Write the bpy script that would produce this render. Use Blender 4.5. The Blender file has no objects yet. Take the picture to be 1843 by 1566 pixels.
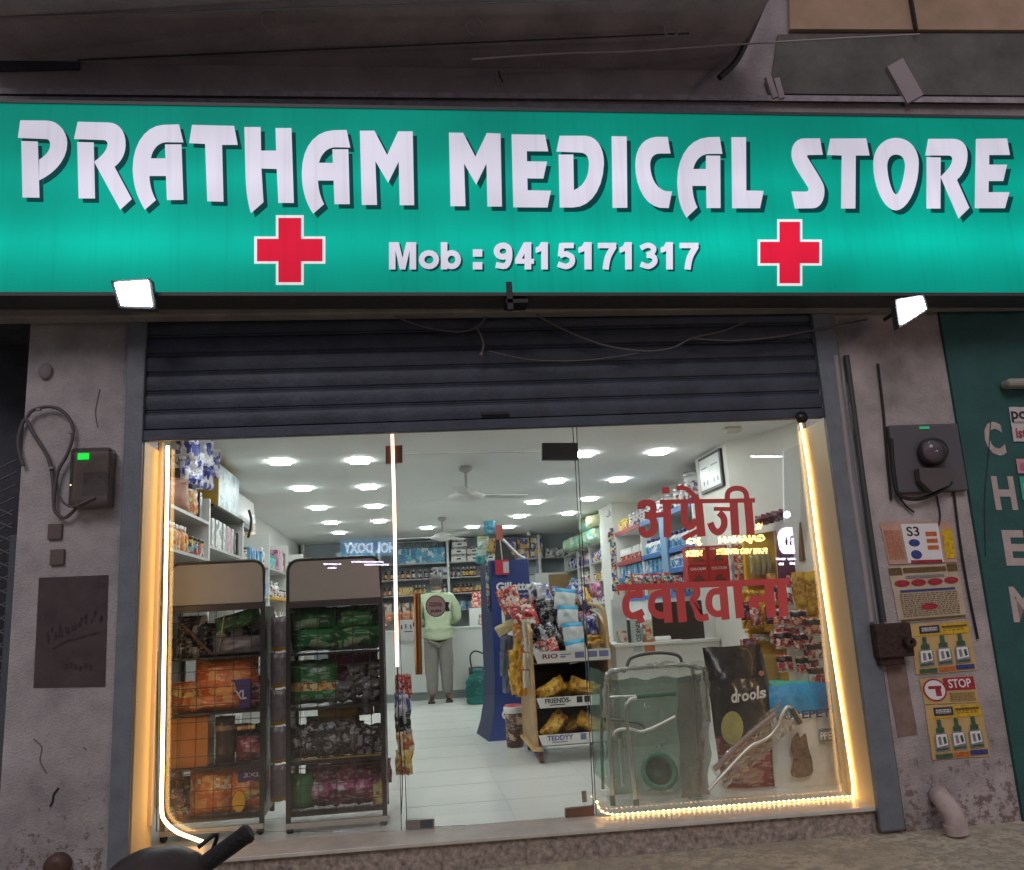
import bpy, bmesh, math, random
from mathutils import Vector, Matrix, noise
random.seed(7)
S = bpy.context.scene
COL = S.collection
rad = math.radians
# ------------------------------------------------------------------ camera
W, H, F = 1843.0, 1566.0, 1530.0
RM = Matrix(((0.99198849, -0.11390584, -0.05462874), (-0.02961792, 0.21067821, -0.97710668), (0.12280724, 0.97089657, 0.20561671)))
CAMP = Vector((0, -4.68, 1.12))
cd = bpy.data.cameras.new('camera'); cam = bpy.data.objects.new('camera', cd); COL.objects.link(cam)
cd.sensor_width = 36; cd.sensor_fit = 'HORIZONTAL'; cd.lens = F / W * 36; cd.clip_start = 0.05; cd.clip_end = 400
r, d, f_ = RM[0], RM[1], RM[2]
cam.matrix_world = Matrix(((r[0], -d[0], -f_[0], CAMP.x), (r[1], -d[1], -f_[1], CAMP.y), (r[2], -d[2], -f_[2], CAMP.z), (0, 0, 0, 1)))
S.camera = cam
# ------------------------------------------------------------------ world (town sky at night), soft street light, exposure
wd = bpy.data.worlds.new('World'); S.world = wd; wd.use_nodes = True
bg = wd.node_tree.nodes['Background']; bg.inputs[0].default_value = (0.60, 0.57, 0.66, 1); bg.inputs[1].default_value = 0.44
sl = bpy.data.lights.new('street_glow', 'SUN'); so = bpy.data.objects.new('street_glow', sl); COL.objects.link(so)
sl.energy = 0.8; sl.angle = rad(25); sl.color = (1.0, 0.89, 0.87)
so.rotation_euler = Vector((0.25, 1.0, -0.75)).to_track_quat('-Z', 'Y').to_euler()
S.view_settings.view_transform = 'Standard'; S.view_settings.look = 'None'; S.view_settings.gamma = 1
S.view_settings.exposure = 0.0
S.cycles.max_bounces = 8; S.cycles.transparent_max_bounces = 24; S.cycles.diffuse_bounces = 6; S.cycles.glossy_bounces = 4
S.cycles.sample_clamp_indirect = 10; S.cycles.use_denoising = True; S.cycles.caustics_reflective = False; S.cycles.caustics_refractive = False

# ------------------------------------------------------------------ helpers
def _ray(px, py): return RM.transposed() @ Vector((px - W / 2, py - H / 2, F))
def P(px, py, Y): q = _ray(px, py); return CAMP + q * ((Y - CAMP.y) / q.y)
def PX(px, py, X): q = _ray(px, py); return CAMP + q * ((X - CAMP.x) / q.x)
def PZ(px, py, Z): q = _ray(px, py); return CAMP + q * ((Z - CAMP.z) / q.z)
V = Vector
MATS = {}
def mat(name, col, rough=0.5, metal=0.0, emit=0, ecol=None, var=0.0, vscale=8, bump=0.0, bscale=60, spec=0.5, coat=0, alpha=None, trans=0):
    if name in MATS: return MATS[name]
    m = bpy.data.materials.new(name); m.use_nodes = True; MATS[name] = m
    nt = m.node_tree; b = nt.nodes['Principled BSDF']
    b.inputs['Base Color'].default_value = (*col, 1); b.inputs['Roughness'].default_value = rough; b.inputs['Metallic'].default_value = metal
    b.inputs['Specular IOR Level'].default_value = spec; b.inputs['Coat Weight'].default_value = coat
    if emit: b.inputs['Emission Color'].default_value = (*(ecol or col), 1); b.inputs['Emission Strength'].default_value = emit
    if alpha is not None: b.inputs['Alpha'].default_value = alpha
    if trans: b.inputs['Transmission Weight'].default_value = trans
    if var or bump:
        tc = nt.nodes.new('ShaderNodeTexCoord')
        if var:
            n = nt.nodes.new('ShaderNodeTexNoise'); n.inputs['Scale'].default_value = vscale; n.inputs['Detail'].default_value = 8; n.inputs['Roughness'].default_value = 0.65
            nt.links.new(tc.outputs['Object'], n.inputs['Vector'])
            rp = nt.nodes.new('ShaderNodeValToRGB')
            rp.color_ramp.elements[0].position = 0.3; rp.color_ramp.elements[1].position = 0.7
            rp.color_ramp.elements[0].color = (*[c * (1 - var) for c in col], 1); rp.color_ramp.elements[1].color = (*[min(1, c * (1 + var * 0.6)) for c in col], 1)
            nt.links.new(n.outputs['Fac'], rp.inputs['Fac']); nt.links.new(rp.outputs['Color'], b.inputs['Base Color'])
        if bump:
            n2 = nt.nodes.new('ShaderNodeTexNoise'); n2.inputs['Scale'].default_value = bscale; n2.inputs['Detail'].default_value = 6
            nt.links.new(tc.outputs['Object'], n2.inputs['Vector'])
            bp = nt.nodes.new('ShaderNodeBump'); bp.inputs['Strength'].default_value = bump; bp.inputs['Distance'].default_value = 0.02
            nt.links.new(n2.outputs['Fac'], bp.inputs['Height']); nt.links.new(bp.outputs['Normal'], b.inputs['Normal'])
    return m
def printed(name, cols, scale=(18, 18, 26), rough=0.35, rand=True, foil=0.0):
    """Packaging artwork: patches of ink in constant steps."""
    if name in MATS: return MATS[name]
    m = bpy.data.materials.new(name); m.use_nodes = True; MATS[name] = m
    nt = m.node_tree; b = nt.nodes['Principled BSDF']; b.inputs['Roughness'].default_value = rough; b.inputs['Metallic'].default_value = foil
    tc = nt.nodes.new('ShaderNodeTexCoord'); mp = nt.nodes.new('ShaderNodeMapping'); mp.inputs['Scale'].default_value = scale
    nt.links.new(tc.outputs['Object'], mp.inputs['Vector'])
    if rand:
        oi = nt.nodes.new('ShaderNodeObjectInfo'); mu = nt.nodes.new('ShaderNodeMath'); mu.operation = 'MULTIPLY'; mu.inputs[1].default_value = 37
        nt.links.new(oi.outputs['Random'], mu.inputs[0]); nt.links.new(mu.outputs[0], mp.inputs['Location'])
    vo = nt.nodes.new('ShaderNodeTexVoronoi'); vo.distance = 'CHEBYCHEV'; vo.inputs['Scale'].default_value = 1.0; vo.inputs['Randomness'].default_value = 0.85
    nt.links.new(mp.outputs[0], vo.inputs['Vector'])
    sp = nt.nodes.new('ShaderNodeSeparateColor'); nt.links.new(vo.outputs['Color'], sp.inputs[0])
    rp = nt.nodes.new('ShaderNodeValToRGB'); rp.color_ramp.interpolation = 'CONSTANT'
    n = len(cols)
    while len(rp.color_ramp.elements) < n: rp.color_ramp.elements.new(0.5)
    for i, c in enumerate(cols): rp.color_ramp.elements[i].position = i / n; rp.color_ramp.elements[i].color = (*c, 1)
    nt.links.new(sp.outputs[0], rp.inputs['Fac'])
    m2 = nt.nodes.new('ShaderNodeMapping'); m2.inputs['Scale'].default_value = (2.2, 2.2, 6.5); nt.links.new(mp.outputs[0], m2.inputs['Vector'])
    v2 = nt.nodes.new('ShaderNodeTexVoronoi'); v2.distance = 'CHEBYCHEV'; v2.inputs['Scale'].default_value = 1.0; nt.links.new(m2.outputs[0], v2.inputs['Vector'])
    s2 = nt.nodes.new('ShaderNodeSeparateColor'); nt.links.new(v2.outputs['Color'], s2.inputs[0])
    gt = nt.nodes.new('ShaderNodeMath'); gt.operation = 'GREATER_THAN'; gt.inputs[1].default_value = 0.80; nt.links.new(s2.outputs[1], gt.inputs[0])
    mean = sum(sum(c) for c in cols) / (3 * n); ink = (.72, .70, .66, 1) if mean < .42 else (.12, .10, .16, 1)
    mi_ = nt.nodes.new('ShaderNodeMix'); mi_.data_type = 'RGBA'; mi_.inputs[7].default_value = ink
    mu2 = nt.nodes.new('ShaderNodeMath'); mu2.operation = 'MULTIPLY'; mu2.inputs[1].default_value = 0.28; nt.links.new(gt.outputs[0], mu2.inputs[0])
    nt.links.new(mu2.outputs[0], mi_.inputs[0]); nt.links.new(rp.outputs['Color'], mi_.inputs[6]); nt.links.new(mi_.outputs[2], b.inputs['Base Color'])
    n2 = nt.nodes.new('ShaderNodeTexNoise'); n2.inputs['Scale'].default_value = 26; n2.inputs['Detail'].default_value = 4; nt.links.new(tc.outputs['Object'], n2.inputs['Vector'])
    bp = nt.nodes.new('ShaderNodeBump'); bp.inputs['Strength'].default_value = 0.35; bp.inputs['Distance'].default_value = 0.02; nt.links.new(n2.outputs['Fac'], bp.inputs['Height']); nt.links.new(bp.outputs['Normal'], b.inputs['Normal'])
    return m
def glassmat(name, tint=(0.97, 0.99, 0.98), dust=0.0, dustcol=(0.6, 0.58, 0.5), ior=1.5, gr=0.0, low=False, crinkle=0):
    if name in MATS: return MATS[name]
    m = bpy.data.materials.new(name); m.use_nodes = True; MATS[name] = m
    nt = m.node_tree; nt.nodes.remove(nt.nodes['Principled BSDF']); out = nt.nodes['Material Output']
    tr = nt.nodes.new('ShaderNodeBsdfTransparent'); tr.inputs[0].default_value = (*tint, 1)
    gl = nt.nodes.new('ShaderNodeBsdfGlossy'); gl.inputs['Roughness'].default_value = gr
    fr = nt.nodes.new('ShaderNodeFresnel'); fr.inputs[0].default_value = ior
    if crinkle:
        tcc = nt.nodes.new('ShaderNodeTexCoord'); nn = nt.nodes.new('ShaderNodeTexNoise'); nn.inputs['Scale'].default_value = 14; nn.inputs['Detail'].default_value = 5; nn.inputs['Distortion'].default_value = 1.2; nt.links.new(tcc.outputs['Object'], nn.inputs['Vector'])
        bpp = nt.nodes.new('ShaderNodeBump'); bpp.inputs['Strength'].default_value = crinkle; bpp.inputs['Distance'].default_value = 0.05; nt.links.new(nn.outputs['Fac'], bpp.inputs['Height']); nt.links.new(bpp.outputs['Normal'], gl.inputs['Normal']); nt.links.new(bpp.outputs['Normal'], fr.inputs['Normal'])
    mx = nt.nodes.new('ShaderNodeMixShader'); nt.links.new(fr.outputs[0], mx.inputs[0]); nt.links.new(tr.outputs[0], mx.inputs[1]); nt.links.new(gl.outputs[0], mx.inputs[2])
    last = mx
    if dust:
        df = nt.nodes.new('ShaderNodeBsdfDiffuse'); df.inputs[0].default_value = (*dustcol, 1)
        tc = nt.nodes.new('ShaderNodeTexCoord'); n = nt.nodes.new('ShaderNodeTexNoise'); n.inputs['Scale'].default_value = 2.6; n.inputs['Detail'].default_value = 9; n.inputs['Roughness'].default_value = 0.7
        nt.links.new(tc.outputs['Object'], n.inputs['Vector'])
        mr = nt.nodes.new('ShaderNodeMapRange'); mr.inputs[1].default_value = 0.42; mr.inputs[2].default_value = 0.75; mr.inputs[3].default_value = dust * 0.25; mr.inputs[4].default_value = dust
        nt.links.new(n.outputs['Fac'], mr.inputs[0]); fac = mr.outputs[0]
        if low:
            sx = nt.nodes.new('ShaderNodeSeparateXYZ'); nt.links.new(tc.outputs['Object'], sx.inputs[0])
            m2 = nt.nodes.new('ShaderNodeMapRange'); m2.inputs[1].default_value = 0.1; m2.inputs[2].default_value = 0.95; m2.inputs[3].default_value = 1.0; m2.inputs[4].default_value = 0.12
            nt.links.new(sx.outputs[2], m2.inputs[0]); mm = nt.nodes.new('ShaderNodeMath'); mm.operation = 'MULTIPLY'
            nt.links.new(mr.outputs[0], mm.inputs[0]); nt.links.new(m2.outputs[0], mm.inputs[1]); fac = mm.outputs[0]
        m3 = nt.nodes.new('ShaderNodeMixShader'); nt.links.new(fac, m3.inputs[0]); nt.links.new(mx.outputs[0], m3.inputs[1]); nt.links.new(df.outputs[0], m3.inputs[2]); last = m3
    nt.links.new(last.outputs[0], out.inputs[0])
    return m

def tag(o, label=None, cat=None, group=None, kind=None):
    if label: o['label'] = label
    if cat: o['category'] = cat
    if group: o['group'] = group
    if kind: o['kind'] = kind
    return o
def TH(name, label, cat, loc=(0, 0, 0), group=None, rz=0):
    o = bpy.data.objects.new(name, None); COL.objects.link(o); o.location = loc; o.rotation_euler = (0, 0, rz); o.empty_display_size = 0.05
    return tag(o, label, cat, group)
def copy_tree(o, parent=None):
    c = o.copy(); COL.objects.link(c)
    if parent: c.parent = parent
    for ch in list(o.children): copy_tree(ch, c)
    return c
def root_loc(p):
    while p.parent: p = p.parent
    return V(p.location)

class MB:
    def __init__(s): s.v = []; s.f = []; s.m = []; s.s = []
    def add(s, vs, fs, mi=0, smooth=False):
        b = len(s.v); s.v += [V(x) for x in vs]
        for f in fs: s.f.append([b + i for i in f]); s.m.append(mi); s.s.append(smooth)
        return s
    def box(s, a, b, mi=0):
        x0, x1 = sorted((a[0], b[0])); y0, y1 = sorted((a[1], b[1])); z0, z1 = sorted((a[2], b[2]))
        return s.add([(x0, y0, z0), (x1, y0, z0), (x1, y1, z0), (x0, y1, z0), (x0, y0, z1), (x1, y0, z1), (x1, y1, z1), (x0, y1, z1)],
                     [(3, 2, 1, 0), (4, 5, 6, 7), (0, 1, 5, 4), (1, 2, 6, 5), (2, 3, 7, 6), (3, 0, 4, 7)], mi)
    def hexa(s, lo, hi, mi=0):  # two matching 4-point rings
        return s.add(list(lo) + list(hi), [(3, 2, 1, 0), (4, 5, 6, 7), (0, 1, 5, 4), (1, 2, 6, 5), (2, 3, 7, 6), (3, 0, 4, 7)], mi)
    def obox(s, c, sz, M=None, mi=0):
        M = M or Matrix.Identity(3); hx, hy, hz = [q / 2 for q in sz]; c = V(c)
        vs = [c + M @ V(q) for q in ((-hx, -hy, -hz), (hx, -hy, -hz), (hx, hy, -hz), (-hx, hy, -hz), (-hx, -hy, hz), (hx, -hy, hz), (hx, hy, hz), (-hx, hy, hz))]
        return s.add(vs, [(3, 2, 1, 0), (4, 5, 6, 7), (0, 1, 5, 4), (1, 2, 6, 5), (2, 3, 7, 6), (3, 0, 4, 7)], mi)
    def tube(s, pts, r, n=8, mi=0, cap=True):
        pts = [V(p) for p in pts]; N = len(pts); rs = r if isinstance(r, (list, tuple)) else [r] * N; vs = []; up = None
        for i, p in enumerate(pts):
            t = (pts[min(i + 1, N - 1)] - pts[max(i - 1, 0)]).normalized()
            if up is None:
                up = V((0, 0, 1)) if abs(t.z) < 0.9 else V((1, 0, 0))
            a = t.cross(up).normalized(); up = a.cross(t).normalized()
            for k in range(n): an = 2 * math.pi * k / n; vs.append(p + (a * math.cos(an) + up * math.sin(an)) * rs[i])
        fs = [(i * n + k, i * n + (k + 1) % n, (i + 1) * n + (k + 1) % n, (i + 1) * n + k) for i in range(N - 1) for k in range(n)]
        s.add(vs, fs, mi, True)
        if cap: s.add(vs[:n], [tuple(range(n))[::-1]], mi); s.add(vs[-n:], [tuple(range(n))], mi)
        return s
    def lathe(s, prof, c=(0, 0, 0), n=16, mi=0, M=None, mis=None, smooth=True):
        c = V(c); M = M or Matrix.Identity(3); vs = []
        for (rr, z) in prof:
            for k in range(n): an = 2 * math.pi * k / n; vs.append(c + M @ V((rr * math.cos(an), rr * math.sin(an), z)))
        b = len(s.v); s.v += vs
        for i in range(len(prof) - 1):
            for k in range(n):
                s.f.append([b + i * n + k, b + i * n + (k + 1) % n, b + (i + 1) * n + (k + 1) % n, b + (i + 1) * n + k]); s.m.append(mis[i] if mis else mi); s.s.append(smooth)
        s.f.append([b + k for k in range(n)][::-1]); s.m.append(mis[0] if mis else mi); s.s.append(False)
        l = b + (len(prof) - 1) * n; s.f.append([l + k for k in range(n)]); s.m.append(mis[-1] if mis else mi); s.s.append(False)
        return s
    def prism(s, pts, off, mi=0, side=None):
        pts = [V(p) for p in pts]; n = len(pts); off = V(off); vs = pts + [p + off for p in pts]
        s.add(vs, [tuple(range(n)), tuple(range(2 * n - 1, n - 1, -1))], mi)
        return s.add(vs, [(i + n, (i + 1) % n + n, (i + 1) % n, i) for i in range(n)], mi if side is None else side)
    def ring(s, outer, inner, off, mi=0):
        n = len(outer); off = V(off); vs = [V(p) for p in outer + inner]; vs += [p + off for p in vs]
        fs = []
        for i in range(n):
            j = (i + 1) % n
            fs += [(i, j, n + j, n + i), (2 * n + n + i, 2 * n + n + j, 2 * n + j, 2 * n + i), (i, 2 * n + i, 2 * n + j, j), (n + i, n + j, 3 * n + j, 3 * n + i)]
        return s.add(vs, fs, mi)
    def sph(s, c, r, n=12, mi=0, sc=(1, 1, 1)):
        prof = [(r * math.sin(math.pi * i / n) + 1e-5, -r * math.cos(math.pi * i / n)) for i in range(n + 1)]
        return s.lathe(prof, c, n + 2, mi, Matrix.Diagonal(sc))
    def build(s, name, mats, parent=None, loc=None, bevel=0, sub=0, rz=0, rot=None):
        me = bpy.data.meshes.new(name)
        o = bpy.data.objects.new(name, me); COL.objects.link(o)
        org = V((0, 0, 0))
        if parent is not None: o.parent = parent; org = root_loc(parent)
        elif loc is not None: o.location = loc; org = V((0, 0, 0))
        me.from_pydata([tuple(v - org) for v in s.v], [], s.f)
        if not isinstance(mats, (list, tuple)): mats = [mats]
        for m in mats: me.materials.append(m)
        me.polygons.foreach_set('material_index', s.m); me.polygons.foreach_set('use_smooth', s.s); me.update()
        bm = bmesh.new(); bm.from_mesh(me); bmesh.ops.recalc_face_normals(bm, faces=bm.faces); bm.to_mesh(me); bm.free()
        if rot: o.rotation_euler = rot
        elif rz: o.rotation_euler = (0, 0, rz)
        if bevel:
            b = o.modifiers.new('bevel', 'BEVEL'); b.width = bevel; b.segments = 2; b.limit_method = 'ANGLE'; b.angle_limit = rad(40)
        if sub:
            b = o.modifiers.new('sub', 'SUBSURF'); b.levels = sub; b.render_levels = sub
        return o
    def world(s, name, mats, label, cat, group=None, bevel=0, kind=None, base=None):
        """one-mesh thing built in world coordinates, origin moved to its base"""
        if base is None:
            xs = [v.x for v in s.v]; ys = [v.y for v in s.v]; base = V(((min(xs) + max(xs)) / 2, (min(ys) + max(ys)) / 2, min(v.z for v in s.v)))
        for i in range(len(s.v)): s.v[i] = s.v[i] - base
        o = s.build(name, mats, None, base, bevel)
        return tag(o, label, cat, group, kind)

_txt = {}
def text_geo(st, bold=0.0, ext=0.5):
    k = (st, bold, ext)
    if k in _txt: return _txt[k]
    c = bpy.data.curves.new('t', 'FONT'); c.body = st; c.size = 1; c.offset = bold; c.extrude = 0; c.resolution_u = 3
    o = bpy.data.objects.new('t', c); me = bpy.data.meshes.new_from_object(o)
    vs = [(v.co.x, v.co.y) for v in me.vertices]; fs = [tuple(p.vertices) for p in me.polygons]
    bpy.data.objects.remove(o); bpy.data.meshes.remove(me); bpy.data.curves.remove(c)
    x0 = min(v[0] for v in vs); x1 = max(v[0] for v in vs); y0 = min(v[1] for v in vs); y1 = max(v[1] for v in vs)
    vs = [((v[0] - x0) / (x1 - x0), (v[1] - y0) / (y1 - y0)) for v in vs]
    _txt[k] = (vs, fs); return _txt[k]
def put_text(mb, st, bl, br, tl, mi=0, bold=0.02):
    """text as a thin sheet filling the parallelogram bottom-left, bottom-right, top-left"""
    vs, fs = text_geo(st, bold); bl, br, tl = V(bl), V(br), V(tl)
    mb.add([bl + (br - bl) * u + (tl - bl) * v for u, v in vs], fs, mi)
def curve_pts(seq, n=7):
    out = []
    for q in seq:
        if len(q) == 2: out.append(V(q).to_2d())
        elif len(q) == 4:
            a = out[-1]; c = V(q[:2]); e = V(q[2:])
            for i in range(1, n + 1): t = i / n; out.append(a * (1 - t) ** 2 + c * 2 * t * (1 - t) + e * t * t)
        else:
            a = out[-1]; c = V(q[:2]); g = V(q[2:4]); e = V(q[4:])
            for i in range(1, n + 1): t = i / n; out.append(a * (1 - t) ** 3 + c * 3 * t * (1 - t) ** 2 + g * 3 * t * t * (1 - t) + e * t ** 3)
    return out
def stroke(pts, w):
    pts = [V(p) for p in pts]; L = []; R = []
    for i, p in enumerate(pts):
        t = (pts[min(i + 1, len(pts) - 1)] - pts[max(i - 1, 0)]).normalized(); n = V((-t.y, t.x)) * w / 2; L.append(p + n); R.append(p - n)
    return L, R
def smooth(pts, k=4):
    pts = [V(p) for p in pts]; out = []
    for i in range(len(pts) - 1):
        p0 = pts[max(i - 1, 0)]; p1 = pts[i]; p2 = pts[i + 1]; p3 = pts[min(i + 2, len(pts) - 1)]
        for j in range(k):
            t = j / k; out.append(0.5 * ((2 * p1) + (p2 - p0) * t + (2 * p0 - 5 * p1 + 4 * p2 - p3) * t * t + (3 * p1 - p0 - 3 * p2 + p3) * t ** 3))
    out.append(pts[-1]); return out

# ------------------------------------------------------------------ materials
plaster = mat('stucco', (0.45, 0.42, 0.435), 0.9, var=0.42, vscale=2.6, bump=0.5, bscale=90)
plaster_r = mat('stucco_pink', (0.46, 0.415, 0.42), 0.9, var=0.42, vscale=3.1, bump=0.5, bscale=80)
concrete = mat('concrete_ground', (0.58, 0.53, 0.40), 0.9, var=0.35, vscale=2.2, bump=0.5, bscale=40)
dark_wall = mat('dark_wall', (0.06, 0.065, 0.085), 0.8, var=0.4, vscale=5, bump=0.3, bscale=40)
grey_steel = mat('grey_paint_steel', (0.17, 0.20, 0.235), 0.55, var=0.2, vscale=9, bump=0.15, bscale=60)
shutter_m = mat('shutter_steel', (0.055, 0.068, 0.10), 0.55, metal=0.2, var=0.35, vscale=5, bump=.15, bscale=40)
beam_m = mat('beam_steel', (0.30, 0.28, 0.27), 0.6, var=0.3, vscale=5)
white_tile = mat('white_tile', (0.72, 0.74, 0.72), 0.25)
white_wall = mat('white_paint', (0.74, 0.74, 0.71), 0.6, var=0.05, vscale=4)
cream_wall = mat('cream_paint', (0.70, 0.68, 0.62), 0.6, var=0.05, vscale=4)
ceil_m = mat('ceiling_paint', (0.80, 0.81, 0.80), 0.7, var=0.04, vscale=2)
lam = mat('white_laminate', (0.70, 0.71, 0.69), 0.35)
greylam = mat('grey_laminate', (0.48, 0.48, 0.46), 0.4)
black_m = mat('black_plastic', (0.015, 0.015, 0.017), 0.35)
dark_m = mat('dark_brown_plastic', (0.04, 0.03, 0.03), 0.3)
chrome = mat('brushed_steel', (0.62, 0.62, 0.60), 0.3, metal=1.0)
alu = mat('aluminium_tube', (0.72, 0.73, 0.72), 0.28, metal=1.0)
white_m = mat('white_plastic', (0.78, 0.78, 0.77), 0.4)
warm_led = mat('warm_led', (1, 0.62, 0.35), 0.5, emit=11.0, ecol=(1.0, 0.58, 0.22))
pink_led = mat('pinkish_led', (1, 0.55, 0.42), 0.5, emit=5, ecol=(1.0, 0.48, 0.34))
bead_led = mat('bead_led', (1, 0.62, 0.25), 0.5, emit=26.0, ecol=(1.0, 0.58, 0.22))
red_vinyl = mat('red_vinyl', (0.62, 0.075, 0.08), 0.45)
wood = mat('plywood', (0.44, 0.27, 0.12), 0.5, var=0.3, vscale=12)
yellow_m = mat('yellow_paint', (0.70, 0.38, 0.02), 0.4)
black_ink = mat('black_ink', (0.02, 0.02, 0.025), 0.5)
white_ink = mat('white_ink', (0.80, 0.80, 0.82), 0.5)

# ------------------------------------------------------------------ the ground and street
mb = MB(); mb.box((-60, -60, -0.4), (60, 60, -0.15)); g = mb.build('ground', concrete); tag(g, kind='structure')
mb = MB(); mb.box((-30, -10.5, -0.15), (30, -9.0, 5.2)); o = mb.world('opposite_building', dark_wall, 'dark building across the street, seen only in the glass', 'building')
# ------------------------------------------------------------------ doorstep
granite = mat('granite', (0.40, 0.34, 0.30), 0.6, var=0.7, vscale=30, bump=0.3, bscale=60)
st = TH('doorstep', 'white tiled doorstep with a speckled granite riser below the glass front', 'doorstep', (0.5, 0, -0.15))
MB().hexa([(-1.42, 0.03, -0.16), (2.47, 0.03, -0.16), (2.47, 0.3, -0.16), (-1.42, 0.3, -0.16)], [(-1.42, 0.03, 0.0), (2.47, 0.03, -0.035), (2.47, 0.3, -0.035), (-1.42, 0.3, 0.0)]).build('riser', granite, st)
MB().hexa([(-1.42, 0.0, 0.0025), (2.47, 0.0, -0.033), (2.47, 0.3, -0.033), (-1.42, 0.3, 0.0025)], [(-1.42, 0.0, 0.022), (2.47, 0.0, -0.012), (2.47, 0.3, -0.004), (-1.42, 0.3, 0.022)]).build('tread', mat('threshold_stone', (0.64, 0.62, 0.56), 0.4, var=0.2, vscale=7), st, bevel=0.004)
# ------------------------------------------------------------------ pillars
def wear(m, dark, zt):
    nt = m.node_tree; b = nt.nodes['Principled BSDF']; src = b.inputs['Base Color'].links[0].from_socket
    g = nt.nodes.new('ShaderNodeNewGeometry'); sx = nt.nodes.new('ShaderNodeSeparateXYZ'); nt.links.new(g.outputs['Position'], sx.inputs[0])
    n = nt.nodes.new('ShaderNodeTexNoise'); n.inputs['Scale'].default_value = 17; n.inputs['Detail'].default_value = 9; n.inputs['Roughness'].default_value = .75; nt.links.new(g.outputs['Position'], n.inputs['Vector'])
    mr = nt.nodes.new('ShaderNodeMapRange'); mr.inputs[1].default_value = -.15; mr.inputs[2].default_value = zt; mr.inputs[3].default_value = .13; mr.inputs[4].default_value = -.10; nt.links.new(sx.outputs[2], mr.inputs[0])
    ad = nt.nodes.new('ShaderNodeMath'); nt.links.new(n.outputs['Fac'], ad.inputs[0]); nt.links.new(mr.outputs[0], ad.inputs[1])
    gt = nt.nodes.new('ShaderNodeMapRange'); gt.inputs[1].default_value = .60; gt.inputs[2].default_value = .66; nt.links.new(ad.outputs[0], gt.inputs[0])
    mx = nt.nodes.new('ShaderNodeMix'); mx.data_type = 'RGBA'; mx.inputs[7].default_value = (*dark, 1); nt.links.new(gt.outputs[0], mx.inputs[0]); nt.links.new(src, mx.inputs[6]); nt.links.new(mx.outputs[2], b.inputs['Base Color'])
wear(plaster, (.20, .16, .155), .9); wear(plaster_r, (.22, .17, .16), .8); wear(concrete, (.40, .36, .28), 40.0)
pl = TH('pillar', 'mauve plastered pillar carrying the meter box left of the shop front', 'pillar', (-1.75, 0.2, -0.15))
MB().box((-2.02, 0.0, -0.15), (-1.50, 0.6, 3.2)).build('shaft', plaster, pl)
q = [P(70, 1040, -.004), P(195, 1035, -.004), P(189, 1236, -.004), P(60, 1238, -.004)]; rr0 = random.Random(2)
MB().prism(q, (0, 0.003, 0)).build('painted_panel', mat('brown_patch', (0.075, 0.055, 0.06), 0.8, var=0.35, vscale=9), pl)
mb = MB()
for i in range(9):
    x = 80 + i * 12; y = 1147 - 30 * math.sin(math.pi * .5 * i / 8) - (6 if i > 5 else 0)
    for k_ in range(3): xx = x + rr0.uniform(0, 7); yy = y + rr0.uniform(-12, 2); mb.add([P(xx, yy, -.0065), P(xx + rr0.uniform(2, 5), yy - 1, -.0065), P(xx + rr0.uniform(1, 4), yy + rr0.uniform(6, 12), -.0065), P(xx - 1, yy + 9, -.0065)], [(0, 1, 2, 3)])
for i in range(6):
    xx = 115 + i * 9; yy = 1196 + rr0.uniform(-3, 3); mb.add([P(xx, yy, -.0065), P(xx + 6, yy, -.0065), P(xx + 5, yy + 10, -.0065), P(xx, yy + 8, -.0065)], [(0, 1, 2, 3)])
L, R = stroke(smooth([(95, 1168), (118, 1155), (145, 1147), (178, 1138)]), 3.5); mb.prism([P(p.x, p.y, -.006) for p in L + R[::-1]], (0, .001, 0))
fo_ = mb.build('faded_lettering', mat('faded_ink', (0.052, 0.040, 0.044), 0.9, var=.4, vscale=30), pl)
L, R = stroke(smooth([(106, 1418), (97, 1430), (95, 1442), (90, 1452)]), 4); MB().prism([P(p.x, p.y, -.002) for p in L + R[::-1]], (0, .001, 0)).build('crack', black_ink, pl)
mb = MB()
for (x, y) in ((100, 957), (104, 1003)): mb.box(P(x - 14, y - 14, -.02), P(x + 14, y + 14, .01))
for i in range(2): pass
sb = mb.build('socket_box', mat('dull_socket', (0.13, 0.10, 0.10), 0.6), pl, bevel=0.004)
mb = MB(); mb.lathe([(0.05, 0), (0.06, 0.01), (0.06, 0.05), (0.02, 0.06)], P(108, 1556, 0), 14, 0, Matrix.Rotation(rad(90), 3, 'X'))
mb.world('floor_drain', mat('brown_pvc', (0.09, 0.045, 0.035), 0.5), 'round brown drain outlet low on the left pillar', 'drain')
for pts in ([(180, 700), (172, 740), (176, 770)], [(60, 1330), (75, 1345), (72, 1370), (84, 1392)], [(150, 1345), (156, 1350)]):
    L, R = stroke(smooth(pts), 2); MB().prism([P(p.x, p.y, -.002) for p in L + R[::-1]], (0, .001, 0)).build('crack', mat('crack_line', (.14, .11, .115), .9), pl)  # thin dark strips as cracks in the plaster
pr = TH('pillar', 'pink plastered pillar pasted with posters right of the shop front', 'pillar', (2.95, 0.2, -0.15))
MB().box((2.62, 0.0, -0.15), (3.30, 0.6, 3.2)).build('shaft', plaster_r, pr)
mb = MB(); a = P(1590, 1195, -.003); b = P(1640, 1330, -.003)
L, R = stroke([(1612, 1195), (1622, 1260), (1630, 1300), (1634, 1325)], 36); mb.prism([P(p.x, p.y, -.003) for p in L + R[::-1]], (0, .001, 0)); mb.build('stain', mat('damp_stain', (0.24, 0.17, 0.15), 0.9, var=0.3, vscale=12), pr)
mb = MB(); mb.tube([P(1523, 640, -.03), P(1552, 860, -.03), P(1572, 1000, -.03), P(1590, 1120, -.03)], 0.018, 10)
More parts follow.
